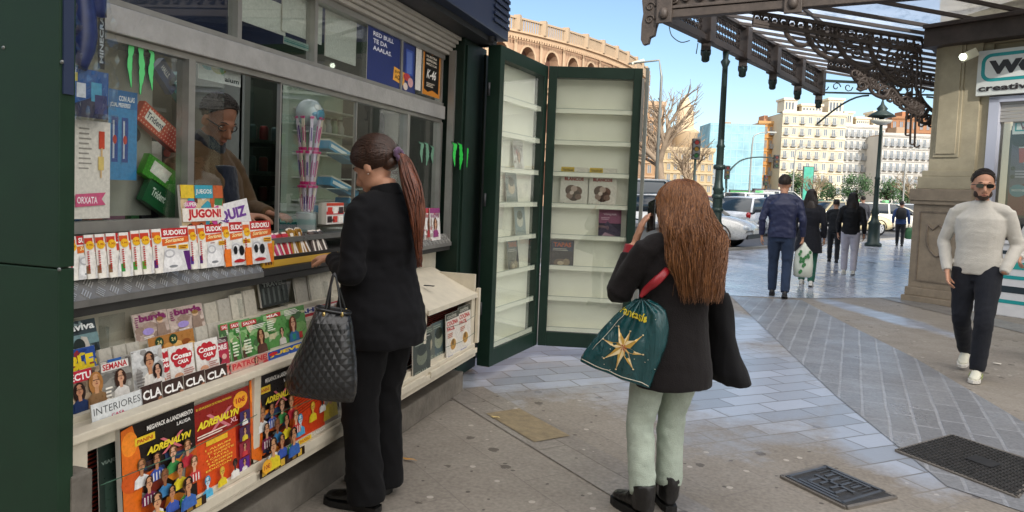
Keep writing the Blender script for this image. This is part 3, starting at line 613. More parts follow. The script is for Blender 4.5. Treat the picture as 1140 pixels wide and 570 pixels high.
# ================= STATION FRONT (right) AND CANOPY =================
Pf=gd(1035,11.0); fs=V((.8,-.6,0)); fn=V((-.6,-.8,0)); UZ=V((0,0,1))
def fac(x,y,off=0):
    p=onpl(x,y,Pf+fn*off,fn); return (p-Pf).dot(fs),p.z
FM=Matrix(((fs.x,-fn.x,0,Pf.x),(fs.y,-fn.y,0,Pf.y),(0,0,1,0),(0,0,0,1)))  # local x along the front, y into the building
def fb(mb,s0,z0,s1,z1,y0,y1,bev=0): mb.box((s0,y0,z0),(s1,y1,z1),FM,bev); return mb
stoneY=mat('#a59b82',.7,var=.16,vs=4,bump=.3,bs=25); stoneG=mat('#8d7f6c',.65,var=.22,vs=6,bump=.4,bs=22); stoneG2=mat('#7a6d5e',.65,var=.25,vs=6,bump=.4,bs=22)
ST=thing('station_building',Pf+fs*3-fn*3,'ochre stone corner of the station with a brown plinth pilaster beside the juice shop','building')
s0p,_=fac(1014,300); s1p,_=fac(1076,300)
zt=3.9
mb=MB(); mb.use(stoneG)
fb(mb,s0p-.06,0,s1p+.05,.09,-.14,.6,.01); fb(mb,s0p-.03,.09,s1p+.02,.22,-.10,.6,.012); fb(mb,s0p,.22,s1p,1.50,-.06,.6,.008); fb(mb,s0p-.04,1.50,s1p+.03,1.56,-.10,.6,.01); fb(mb,s0p-.05,1.56,s1p+.04,1.74,-.12,.6,.012)
mb.use(stoneG2); fb(mb,s0p+.10,.32,s0p+.12,1.4,-.072,-.06); fb(mb,s1p-.12,.32,s1p-.1,1.4,-.072,-.06); fb(mb,s0p+.12,1.38,s1p-.12,1.40,-.072,-.06); fb(mb,s0p+.12,.32,s1p-.12,.34,-.072,-.06)
mb.build('plinth',ST)
# carved shield outline on the plinth
mb=MB(); mb.use(stoneG2); sc=(s0p+s1p)/2
pts=[(-.16,1.2),(-.16,.95),(-.1,.8),(0,.72),(.1,.8),(.16,.95),(.16,1.2),(.08,1.12),(0,1.2),(-.08,1.12),(-.16,1.2)]
mb.tube([FM@V((sc+a,-.068,b)) for a,b in pts],.014,6,sub=2); mb.build('carved_shield',ST)
mb=MB(); mb.use(stoneY)
fb(mb,s0p+.03,1.741,s1p+.02,1.93,-.06,.6,.012); fb(mb,s0p+.08,1.93,s1p,2.02,-.04,.6,.01)
a0,_=fac(1036,150); 
fb(mb,a0,2.02,s1p,zt,0,.6,.004); fb(mb,a0+.06,2.22,s1p-.22,zt,-.025,0,.008); fb(mb,a0+.10,2.27,s1p-.26,zt,-.045,-.025,.006)
fb(mb,s1p,0,s1p+.12,zt,.05,.6); mb.build('pilaster',ST)
mb=MB(); mb.use(stoneY); fb(mb,a0,zt+.5,9,6.0,0,.6); fb(mb,a0,zt-.05,9,zt+.5,.05,.6); fb(mb,s1p+.12,3.0,9,zt,.12,.6); fb(mb,2.6,0,9,3.0,.1,.6)
# side wall running away from the corner
d2=V((.345,.939,0)); c0=FM@V((a0,.3,0)); 
mb.bar(c0+d2*.1+V((.3,0,3.0)),c0+d2*14+V((.3,0,3.0)),.5,6.0)
mb.build('wall',ST)
mb=MB(); mb.use(mat('#5c5348',.7,var=.2)); fb(mb,a0-.4,6.0,9,6.3,-.3,4); mb.build('cornice',ST)
# ---- juice shop front ----
SH=thing('juice_shop_front',FM@V((s1p+.8,.2,0)),'white and teal juice bar front under a lit white sign, beside the ochre pilaster','shop front')
white=mat('#dedede',.4,var=.05); teal='#1f9a9a'
q0,qz0=fac(1086,107,.06); _,qz1=fac(1092,57,.06)
mb=MB(); mb.use(mat('#d9dcd6',.4)); fb(mb,q0,qz0,3.2,qz1,-.06,.1); SB=mb.build('sign_board',SH)
mb=MB(); mb.use(mat(teal,.4)); 
def rrect(mb,x0,z0,x1,z1,r,y,n=6):
    P=[]
    for cx,cz,a in ((x1-r,z0+r,-90),(x1-r,z1-r,0),(x0+r,z1-r,90),(x0+r,z0+r,180)):
        for k in range(n+1): t=R_(a+90*k/n); P.append(FM@V((cx+r*math.cos(t),y,cz+r*math.sin(t))))
    mb.face(P)
H_=qz1-qz0
rrect(mb,q0+.05,qz0+H_*.30,q0+1.9,qz1-H_*.08,.13,-.063); mb.use(mat('#e4e6e0',.4)); rrect(mb,q0+.10,qz0+H_*.37,q0+1.85,qz1-H_*.155,.09,-.066); mb.build('sign_ring',SB,recalc=False)
mb=MB(); O=FM@V((q0+.15,-.07,qz0+H_*.45)); text(mb,mat('#2a2220',.4),'WOK',O,fs,UZ,.92,H_*.31,bold=.07); mb.build('sign_lettering',SB,recalc=False); mb=MB(); text(mb,mat('#2a2220',.4),'creative buffet',FM@V((q0+.03,-.07,qz0+H_*.09)),fs,UZ,1.30,H_*.14,bold=.03); mb.build('sign_lettering',SB,recalc=False)
mb=MB(); mb.use(mat('#b9bcc9',.4)); 
u0,_=fac(1078,200,0); 
x_,zz=fac(1089,112,0)
fb(mb,s1p+.13,0,s1p+.26,qz0-.03,.0,.12); fb(mb,s1p+.13,qz0-.10,3.2,qz0-.02,.0,.12); mb.build('frame',SH)
mb=MB(); mb.use(mat('#a9a59f',.5,.3)); 
for k in range(6): fb(mb,s1p+.26,qz0-.13-k*.05,3.0,qz0-.09-k*.05+.003,.06+.008*(k%2),.1)
mb.build('roller_shutter',SH)
mb=MB(); mb.use(mat('#1c1c20',.6)); fb(mb,s1p+.26,0,3.0,qz0-.4,.5,.52); fb(mb,s1p+.2,.0,3.0,qz0-.05,1.2,1.22); mb.build('dark_interior',SH)
mb=MB(); mb.use(GLASS); fb(mb,s1p+.26,1.05,3.0,qz0-.4,.11,.115); mb.build('window_glass',SH)
# menu board
mb=MB(); O=FM@V((s1p+.32,.30,1.95)); mb.use(mat('#2a2530',.5)); fb(mb,s1p+.32,1.35,s1p+1.5,2.62,.305,.33); 
c=Card(mb,FM@V((s1p+.32,.304,1.35)),fs,UZ,fn); W_,Hh=1.18,1.27
c.rect(.03,.05,W_-.03,Hh-.1,'#55506a'); c.rect(.03,.05,W_-.03,.42,'#6b1f33'); c.ell(.55,.42,.42,.14,'#5a1830'); c.ell(.20,Hh-.15,.2,.10,'#241d22')
for i,cc in enumerate(('#a83a3e','#5f8a2e','#b0652a','#a8343a')):
    x=.14+i*.26; c.poly([(x,.80),(x+.09,.80),(x+.115,1.02),(x-.02,1.02)],cc); c.rect(x-.02,1.01,x+.12,1.03,'#d9d6d0'); c.ell(x+.09,.80,.04,.025,'#3f9ab0')
c.ell(.15,.40,.11,.09,'#3a7f95'); c.ell(.86,.36,.10,.07,'#3a7f95'); c.text('SMOOTHIE',.07,.39,.16,.03,'#d6e2e6'); 
for k in range(6):
    c.rect(.32,.36-k*.045,.46,.375-k*.045,'#cfc3c8'); c.rect(.52,.36-k*.045,.70,.375-k*.045,'#cfc3c8')
c.lines(.1,.58,.8,.7,3,'#a9a5b8'); c.ell(.07,.72,.03,.03,'#16141a'); c.ell(.07,.6,.03,.03,'#16141a'); c.ell(.42,1.1,.03,.03,'#16141a')
mb.build('menu_board',SH,recalc=False)
mb=MB(); O2=s1p+.32; x1_,z1_=fac(1129,150,-.2); mb.use(mat('#d8dad6',.4)); fb(mb,x1_,z1_,x1_+.5,z1_+.2,.13,.14); c=Card(mb,FM@V((x1_,.129,z1_)),fs,UZ,fn); c.rect(.03,.04,.47,.16,teal); c.rect(.05,.06,.47,.15,'#e4e6e0'); c.text('WOK',.09,.05,.33,.11,'#6a2a3a'); mb.build('hanging_sign',SH,recalc=False)
# counter with teal stripes
mb=MB(); mb.use(white); fb(mb,s1p+.14,.0,3.2,1.0,-.25,.05,.01); fb(mb,s1p+.10,1.0,3.2,1.04,-.28,.1,.01); CT=mb.build('counter',SH)
mb=MB(); 
for k,(z,h) in enumerate(((.18,.05),(.33,.09),(.52,.05),(.66,.1),(.86,.05))): mb.use(mat((teal,'#26333a',teal,'#2aa39c','#26333a')[k],.4)); fb(mb,s1p+.14,z,3.2,z+h,-.254,-.2505)
mb.build('stripe',CT)
for k in range(3):
    mb=MB(); mb.use(mat('#dcd9cc',.5)); p=FM@V((s1p+.42+k*.22,-.1,1.04)); mb.lathe(p,[(.03,0),(.045,.09),(.048,.11)],12); mb.use(mat('#5d8a3f' if k!=1 else '#e4e0d4',.7)); 
    for j in range(9): mb.ball(p+V((random.uniform(-.04,.04),random.uniform(-.04,.04),.12+random.uniform(0,.07))),random.uniform(.018,.03),8)
    mb.build('flower_pot',loc=p,label='small white flower pot with greenery on the juice bar counter',cat='pot',group='flower pots on the juice bar counter')
# floodlight
x_,z_=fac(1078,64,.3); mb=MB(); p=FM@V((x_,-.3,z_)); FLt=thing('floodlight',p,'small lit floodlight fixed on the ochre pilaster left of the shop sign','lamp')
mb.use(mat('#c9c5ae',.5)); mb.bar(p+V((-.09,0,-.02)),p+V((.1,0,.08)),.11,.12,bev=.01); mb.bar(p,FM@V((x_,0,z_+.1)),.03); mb.build('housing',FLt)
mb=MB(); mb.use(mat('#f4ffe8',.3,emit=5)); mb.ball(p+fn*.07+V((-.04,0,0)),(.05,.03,.05),12); mb.build('lamp_glass',FLt)
# ---- canopy ----
iron=mat('#463d38',.5,.25,var=.3,vs=6,bump=.15,bs=30); iron2=mat('#4b423c',.55,.2,var=.3,vs=8,bump=.3,bs=40); irong=mat('#22332f',.45,.2,var=.15)
Ac=V((-1.30,11.47,4.2)); Bc=V((1.84,20.0,4.2)); Cc=V((6.2,9.95,4.2))
CN=thing('station_canopy',V((2.6,13.5,4.2)),'ornate brown cast-iron station canopy with frosted glass roof and scroll brackets','canopy')
uA=(Cc-Ac).normalized(); uB=(Bc-Ac).normalized()
def scroll(cx,cy,r,turns=1.4,sg=1,n=12,ph=0):
    return [(cx+r*(1-t/n*.75)*math.cos(ph+sg*t/n*turns*2*PI),cy+r*(1-t/n*.75)*math.sin(ph+sg*t/n*turns*2*PI)) for t in range(n+1)]
# near fascia, solid with relief
mb=MB(); mb.use(iron2); q=uA.cross(UZ).normalized()
if q.y>0: q=-q     # q points toward the camera
Ef=Ac+uA*7.4
mb.bar(Ac+V((0,0,.06)),Ef+V((0,0,.06)),.16,.12,bev=.01); mb.bar(Ac+V((0,0,.155))+q*.03,Ef+V((0,0,.155))+q*.03,.14,.045,bev=.008); mb.bar(Ac+V((0,0,.85)),Ef+V((0,0,.85)),.18,.1,bev=.01)
mb.bar(Ac+V((0,0,.5))-q*.02,Ef+V((0,0,.5))-q*.02,.02,.66)
x=.0
while x<7.3:
    mb.bar(Ac+uA*x+V((0,0,.18)),Ac+uA*x+V((0,0,.82)),.06,.05); x+=1.85
mb.build('front_fascia',CN)
mb=MB(); mb.use(iron2); x=.12; k=0
while x<7.2:
    for zz,r in ((.30,.085),(.5,.1),(.68,.07)):
        for sx in (0,.2):
            mb.tube([Ac+uA*(x+sx+a)+UZ*b+q*.02 for a,b in scroll(.08,zz,r,1.3,1 if (k+sx>0)%2 else -1,10,k)],[.018]*11,6)
    x+=.42; k+=1
mb.build('scroll_relief',CN)
# vertical plaques on the fascia
for px in (716+24,883):
    p=onpl(px,8,Ac+q*.1,q); mb=MB(); mb.use(iron2); b_=V((p.x,p.y,4.12)); mb.bar(b_,b_+UZ*.8,.24,.06,up=q,bev=.01); mb.ball(b_+q*.04+UZ*.14,(.07,.05,.1),10); mb.build('plaque',CN)
# corner drop ornament (wavy edge)
mb=MB(); mb.use(iron2); cn=Ac-uA*.02
prof=[(0,.9),(0,-.02),(-.03,-.12),(-.05,-.24),(-.12,-.27),(-.14,-.36),(-.22,-.38),(-.26,-.30),(-.26,-.05),(-.24,.1),(-.27,.3),(-.25,.5),(-.27,.9)]
ring=lambda o:[cn+uA*a+UZ*b+q*o for a,b in prof]
mb.loft([ring(-.05),ring(.05)],smooth=False)
for zz in (.0,.2,.4,.6): mb.tube([cn+uA*(-.13+a)+UZ*b+q*.06 for a,b in scroll(0,zz,.08,1.2,1,10)],.014,5)
mb.build('corner_drop',CN)
# pierced side fascia in panels
n_=5; Ls=(Bc-Ac).length; qs=uB.cross(UZ)
def pierced(A,u,L,h,name,nrm):
    mb=MB(); mb.use(iron); mb.bar(A+UZ*.04,A+u*L+UZ*.04,.14,.09); mb.bar(A+UZ*(h-.03),A+u*L+UZ*(h-.03),.16,.08); mb.bar(A+UZ*(.12),A+u*L+UZ*(.12),.05,.03)
    cw=.13; nx=int((L-.2)/cw); nz=max(2,int((h-.2)/cw))
    for i in range(nx):
        for j in range(nz):
            cx=.1+(i+.5)*(L-.2)/nx; cz=.12+(j+.5)*(h-.2)/nz
            pts=[(cx+cw*.47*math.cos(k*PI/4),cz+cw*.47*math.sin(k*PI/4)) for k in range(9)]
            mb.tube([A+u*a+UZ*b for a,b in pts],.010,4,caps=False)
            mb.bar(A+u*(cx-cw*.33)+UZ*(cz-cw*.33),A+u*(cx+cw*.33)+UZ*(cz+cw*.33),.012,.012); mb.bar(A+u*(cx-cw*.33)+UZ*(cz+cw*.33),A+u*(cx+cw*.33)+UZ*(cz-cw*.33),.022,.02)
    return mb.build(name,CN)
for k in range(n_):
    pierced(Ac+uB*(Ls*k/n_+.12),uB,Ls/n_-.24,.62,'pierced_panel',qs)
    p=Ac+uB*(Ls*(k+1)/n_); mb=MB(); mb.use(iron); mb.box((-.12,-.12,-.02),(.12,.12,.68),Matrix.Translation(p)@Matrix.Rotation(R_(-20),4,'Z'),.01); mb.bar(p-UZ*.02,p-UZ*.16,.16,.16); mb.use(irong); mb.lathe(p-UZ*.36,[(.04,0),(.07,.03),(.07,.1),(.09,.14),(.09,.22)],4); mb.build('drop_finial',CN)
# far edge beam with thin arch
Ec=V((6.0,21.5,4.3)); mb=MB(); mb.use(irong); mb.bar(Bc+UZ*.35,Ec+UZ*.25,.08,.06); mb.bar(Bc+UZ*.05,Ec+UZ*.05,.06,.04)
uE=(Ec-Bc).normalized(); LE=(Ec-Bc).length
for k in range(14): mb.tube([Bc+uE*(k*LE/14+a)+UZ*(b+.2) for a,b in scroll(.12,0,.12,1,1 if k%2 else -1,8)],.014,4)
mb.tube([Bc+uE*(t*1.3)+UZ*(-.75+.75*math.sin(t*PI/2)) for t in [i/8 for i in range(9)]],.025,6); mb.tube([Ec-uE*(t*1.6)+UZ*(-.9+.9*math.sin(t*PI/2)) for t in [i/8 for i in range(9)]],.025,6)
mb.build('end_beam',CN)
# glass roof: side field and front field
frost=bpy.data.materials.new('frosted_roof_glass'); frost.use_nodes=True; n=frost.node_tree; n.nodes.clear()
o=n.nodes.new('ShaderNodeOutputMaterial'); tl=n.nodes.new('ShaderNodeBsdfTranslucent'); df=n.nodes.new('ShaderNodeBsdfDiffuse'); tp=n.nodes.new('ShaderNodeBsdfTransparent'); m1=n.nodes.new('ShaderNodeMixShader'); m2=n.nodes.new('ShaderNodeMixShader')
nz=n.nodes.new('ShaderNodeTexNoise'); nz.inputs['Scale'].default_value=2.2; nz.inputs['Detail'].default_value=9; nz.inputs['Roughness'].default_value=.75; tcc=n.nodes.new('ShaderNodeTexCoord'); n.links.new(tcc.outputs['Object'],nz.inputs['Vector'])
cr=n.nodes.new('ShaderNodeValToRGB'); cr.color_ramp.elements[0].position=.28; cr.color_ramp.elements[0].color=(.18,.17,.15,1); cr.color_ramp.elements[1].position=.5; cr.color_ramp.elements[1].color=(.92,.93,.95,1); n.links.new(nz.outputs['Fac'],cr.inputs[0]); n.links.new(cr.outputs[0],tl.inputs[0]); tp.inputs[0].default_value=(.9,.93,.97,1); df.inputs[0].default_value=(.7,.72,.74,1)
m1.inputs[0].default_value=.2; m2.inputs[0].default_value=.5
n.links.new(tl.outputs[0],m1.inputs[1]); n.links.new(df.outputs[0],m1.inputs[2]); n.links.new(m1.outputs[0],m2.inputs[1]); n.links.new(tp.outputs[0],m2.inputs[2]); n.links.new(m2.outputs[0],o.inputs[0])
DA=FM@V((a0-.02,-.05,4.22)); EE=DA+V((.345,.939,0))*8.7; F_=FM@V((4.2,-.1,4.22))
def roof(A,B,E,D,bars,name):
    """A-B outer edge, D-E inner edge; glazing bars from outer to inner"""
    mb=MB(); mb.use(frost); mb.face([A,B,E,D]); mb.build('glass_field',CN,recalc=False)
    mb=MB(); mb.use(iron)
    for k in range(bars+1):
        t=k/bars; mb.bar(A.lerp(B,t)-UZ*.03,D.lerp(E,t)-UZ*.03,.05,.05)
    mb.bar(A.lerp(D,.5)-UZ*.03,B.lerp(E,.5)-UZ*.03,.04,.05)
    mb.build('glazing_bar',CN)
A1=Ac+UZ*.62; B1=Bc+UZ*.62; C1=Ac+uA*7.0+UZ*.62
roof(A1+uB*.1,B1,EE,DA,12,'side'); roof(A1,C1,F_,DA,7,'front')
# dark ring beam over the shop and pilaster
mb=MB(); mb.use(iron); fb(mb,a0-.1,3.87,5.0,4.14,-.22,.04,.01); fb(mb,a0-.1,4.14,5.0,4.2,-.28,.04,.01); mb.bar(DA-UZ*.15,EE-UZ*.15,.2,.25); mb.build('wall_beam',CN)
# bracket plane from the pilaster corner out to the front fascia
bp0=V((2.60,12.55,4.12)); bp1=V((.05,11.20,4.30)); bu=(bp1-bp0); bn=bu.cross(UZ).normalized()
def bpt(x,y): return onpl(x,y,bp0,bn)
def bracket(shift,detail=True,name='scroll_bracket'):
    mb=MB(); mb.use(iron); T=lambda p:p+shift
    c0,c1=bpt(1026,43),bpt(838,14); e0_,e1_=bpt(1026,58),bpt(838,24)
    mb.bar(T(c0),T(c1),.06,.05); mb.bar(T(e0_),T(e1_),.05,.05)
    for k in range(20):
        t=(k+.5)/20; a=c0.lerp(c1,t); b=e0_.lerp(e1_,t); mid=(a+b)/2; r=(a-b).length*.45; u=bu.normalized()
        mb.tube([T(mid+u*(r*math.cos(j*PI/4))+UZ*(r*math.sin(j*PI/4))) for j in range(9)],.018,5)
        mb.ball(T(mid),.03,6)
    mb.bar(T(e0_+ (e0_-c0)*.6),T(e1_+(e1_-c1)*.3),.03,.03)
    # heavy C arcs
    arcs=[[(874,24),(876,38),(886,49),(897,50),(903,43)],[(897,24),(899,40),(909,56),(924,65),(936,60)],[(930,30),(932,48),(944,66),(960,77),(975,74)],[(967,38),(970,58),(983,80),(1000,94),(1014,96)]]
    for a in arcs: mb.tube([T(bpt(*p)) for p in a],[.036]*len(a),8,flat=.55,sub=4)
    mb.use(iron)
    low=[(952,88),(965,92),(972,104),(985,108),(992,98),(1003,112),(1018,122),(1030,116)]
    mb.tube([T(bpt(*p)) for p in low],[.02,.03,.025,.035,.03,.035,.03,.02],8,sub=3)
    for x0,y0,r in ((962,94,9),(985,104,10),(1008,116,10),(1022,124,7),(1000,96,8),(975,86,6)):
        P=[(x0+a,y0+b) for a,b in scroll(0,0,r,1.4,-1,12)]; mb.tube([T(bpt(*p)) for p in P],[.024]*13,6)
    rq=random.Random(3)
    for q_ in range(26):
        t_=rq.random(); x0=950+78*t_+rq.uniform(-8,8); y0=84+36*t_+rq.uniform(-10,9); mb.tube([T(bpt(x0+a,y0+b)) for a,b in scroll(0,0,rq.uniform(3.5,7),1.4,rq.choice((-1,1)),10,rq.uniform(0,6))],[.022]*11,5)
    mb.use(iron)
    if detail:
        rr=random.Random(5)
        for (x0,y0,r,sg,ph) in ((915,38,8,1,0),(922,50,6,-1,2),(948,44,9,1,1),(955,58,7,-1,3),(938,38,6,-1,0),(985,52,9,1,4),(992,66,8,-1,1),(978,66,6,1,2),(1003,58,8,-1,3),(1008,74,7,1,0),(962,50,5,1,2),(908,30,5,-1,2),(996,84,6,1,1),(1012,88,5,-1,3),(1018,66,6,1,2)):
            P=[(x0+a,y0+b) for a,b in scroll(0,0,r,1.5,sg,14,ph)]; mb.tube([T(bpt(*p)) for p in P],[.02]*8+[.014]*7,5)
        for a in ([(905,42),(920,58),(936,60),(952,40)],[(940,62),(956,70),(972,72),(980,48)],[(985,78),(996,60),(1012,52),(1022,62)],[(925,42),(940,55),(958,52),(968,40)],[(905,28),(915,47),(930,40)],[(980,92),(1000,80),(1016,70)],[(1000,95),(1003,75),(1012,60),(1020,62),(1022,80)],[(995,95),(997,72),(1008,52),(1019,50),(1026,66)]):
            mb.tube([T(bpt(*p)) for p in a],.016,5,sub=5)
        for y in (34,44,54,64,74,84): mb.bar(T(bpt(905+(y-34)*1.6,y-4)),T(bpt(1024,y+10)),.014)
    # hanging straps at the wall
    for x0,y0,y1 in ((1011,72,150),(1016,70,160),(1021,68,163),(1026,66,140)):
        mb.tube([T(bpt(x0,y0)),T(bpt(x0-1.0,(y0+y1)/2)),T(bpt(x0-3,y1))],.016,5)
        mb.tube([T(bpt(x0-3,y1)),T(bpt(x0,y1+1)),T(bpt(x0+3,y1-1))],.014,5)
    mb.build(name,CN)
bracket(V((0,0,0))); bracket(V((.345,.939,0))*4.2+V((0,0,0)),False)
mb=MB(); mb.use(irong); P=bpt(1000,10)
mb.tube([onpl(745,30,Ac,q),onpl(748,40,Ac,q),onpl(758,47,Ac,q),onpl(768,45,Ac,q)],.008,5,sub=4); mb.tube([onpl(777,48,Ac,q),onpl(775,60,Ac,q)],.008,5); mb.build('loose_cable',CN)
# iron column under the side edge
tt=4.55; pc=Ac+uB*((onpl(808,62,Ac,qs)-Ac).dot(uB)); pc.z=0
CO=thing('iron_column',pc,'slim dark green iron column carrying the outer edge of the canopy','column')
mb=MB(); mb.use(irong); mb.lathe(pc,[(.15,0),(.15,.12),(.12,.16),(.12,.9),(.14,.95),(.10,1.0),(.09,1.05),(.088,1.6),(.11,1.63),(.085,1.68),(.072,1.8),(.066,2.4),(.082,2.43),(.06,2.48),(.05,3.9),(.09,4.0),(.05,4.05),(.06,4.18)],14); mb.build('shaft',CO)
mb=MB(); mb.use(irong)
for z in (1.2,1.45,2.0): mb.lathe(pc+UZ*z,[(.095,0),(.115,.03),(.115,.06),(.095,.09)],14)
mb.build('collar',CO)
# ================= far street =================
def lamp_post(px,py,D,label,h=None,top=120):
    p=gd(px,D); zt=dep(px,top,1); t=thing('street_lamp',p,label,'street lamp')
    z1=dep(px+6,top,D).z
    mb=MB(); mb.use(irong); k=z1/4.8
    mb.lathe(p,[(.27,0),(.27,.1*k),(.2,.14*k),(.18,.7*k),(.22,.75*k),(.13,.85*k),(.1,1.05*k),(.14,1.1*k),(.085,1.3*k),(.075,2.2*k),(.1,2.25*k),(.065,2.3*k),(.05,4.1*k),(.08,4.15*k)],12); mb.build('post',t)
    mb=MB(); mb.use(irong); mb.lathe(p+UZ*4.15*k,[(.05,0),(.1,.05*k),(.45,.1*k),(.35,.18*k),(.14,.3*k),(.18,.36*k),(.06,.5*k),(.02,.66*k)],12); mb.build('lamp_hood',t)
    mb=MB(); mb.use(mat('#c9c8bb',.3)); mb.lathe(p+UZ*3.98*k,[(.12,0),(.3,.08*k),(.34,.15*k)],12); mb.build('lamp_globe',t)
    return t
lamp_post(973,265,24.5,'ornate dark lamp post with a hooded lantern near the canopy end',top=112)
# bullring
def bullring():
    cc=CAM+_f0*95.7+_r0*(-28.9); cc.z=0; R0=45.0; B=thing('bullring',cc,'round brick bullring with tiers of arches and a balustrade on top','arena')
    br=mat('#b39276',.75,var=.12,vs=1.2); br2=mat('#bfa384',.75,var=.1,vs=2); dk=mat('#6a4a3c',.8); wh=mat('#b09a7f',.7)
    d0=math.atan2(-cc.y,-cc.x); N=96; st=2*PI/N
    P=lambda a,r,z:V((cc.x+r*math.cos(a),cc.y+r*math.sin(a),z))
    zlev=[(0,5.6),(5.6,10.4),(10.4,14.6)]
    W=MB(); DK=MB(); DK.use(dk)
    TR=MB()
    for i in range(-22,34):
        a=d0+i*st
        for li,(z0,z1) in enumerate(zlev):
            W.use(br); h=z1-z0; aw=st*.27; zs=z0+h*.5; zb=z0+h*.18; r=R0
            am=a+st/2
            L=am-aw; Rr=am+aw
            arch=[(am+aw*math.cos(t),zs+h*.24*math.sin(t)) for t in [PI-PI*k/8 for k in range(9)]]
            W.face([P(a,r,z0),P(L,r,z0),P(L,r,zs),P(a,r,zs)]); W.face([P(Rr,r,z0),P(a+st,r,z0),P(a+st,r,zs),P(Rr,r,zs)]); W.face([P(L,r,z0),P(Rr,r,z0),P(Rr,r,zb),P(L,r,zb)])
            top=[P(a,r,z1)]; 
            for k in range(8): 
                x0=arch[k];x1=arch[k+1]; W.face([P(x0[0],r,x0[1]),P(x1[0],r,x1[1]),P(x1[0],r,z1),P(x0[0],r,z1)])
                W.face([P(x0[0],r,x0[1]),P(x0[0],r-.9,x0[1]),P(x1[0],r-.9,x1[1]),P(x1[0],r,x1[1])])
            W.face([P(a,r,zs),P(L,r,zs),P(L,r,z1),P(a,r,z1)]); W.face([P(Rr,r,zs),P(a+st,r,zs),P(a+st,r,z1),P(Rr,r,z1)])
            W.face([P(L,r,zb),P(L,r-.9,zb),P(L,r-.9,zs),P(L,r,zs)]); W.face([P(Rr,r,zb),P(Rr,r-.9,zb),P(Rr,r-.9,zs),P(Rr,r,zs)])
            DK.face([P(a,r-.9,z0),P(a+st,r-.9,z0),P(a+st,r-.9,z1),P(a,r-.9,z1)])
            TR.use(br2)
            # arch ring and pilaster
            for k in range(8):
                x0=arch[k];x1=arch[k+1]; s_=1.22; f0=(am+(x0[0]-am)*s_,zs+(x0[1]-zs)*s_); f1=(am+(x1[0]-am)*s_,zs+(x1[1]-zs)*s_)
                TR.face([P(x0[0],r+.08,x0[1]),P(x1[0],r+.08,x1[1]),P(f1[0],r+.08,f1[1]),P(f0[0],r+.08,f0[1])])
            TR.face([P(a-st*.05,r+.15,z0),P(a+st*.05,r+.15,z0),P(a+st*.05,r+.15,z1-.5),P(a-st*.05,r+.15,z1-.5)])
            for rr0,za,zz in ((.3,z1-.5,z1-.15),(.5,z1-.15,z1)):
                TR.face([P(a,r+rr0,za),P(a+st,r+rr0,za),P(a+st,r+rr0,zz),P(a,r+rr0,zz)]); TR.face([P(a,r,za),P(a+st,r,za),P(a+st,r+rr0,za),P(a,r+rr0,za)]); TR.face([P(a,r+rr0,zz),P(a+st,r+rr0,zz),P(a+st,r,zz),P(a,r,zz)])
            if li==2:
                for k in range(10):
                    c=a+st*(k+.5)/10; TR.box(tuple(P(c,r+.5,z1-.75)-V((.06,.06,0))),tuple(P(c,r+.5,z1-.5)+V((.06,.06,0))))
        # balustrade
        TR.use(wh); z1=14.6
        TR.bar(P(a,R0+.3,z1),P(a,R0+.3,z1+1.25),.55,.55)
        TR.bar(P(a,R0+.3,z1+1.02),P(a+st,R0+.3,z1+1.02),.3,.16)
        for k in range(1,11): c=a+st*k/11; TR.bar(P(c,R0+.3,z1),P(c,R0+.3,z1+.95),.13,.13)
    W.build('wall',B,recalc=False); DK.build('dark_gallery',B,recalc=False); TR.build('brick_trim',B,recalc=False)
bullring()
# street light arm near the bullring top
mb=MB(); mb.use(mat('#8a8c86',.4,.4)); p=gd(728,34); z=dep(716,68,34).z; mb.tube([p,p+UZ*z*.9,p+UZ*z-_r0*.15,dep(700,71,34)],[.09,.06,.05,.04],8); mb.use(mat('#c9c5b0',.4)); a=dep(717,67,34); b=dep(703,71,34); mb.bar(a,b,.2,.12,bev=.02)
mb.build('street_light',loc=p,label='plain street light arm rising behind the open kiosk door',cat='street lamp')
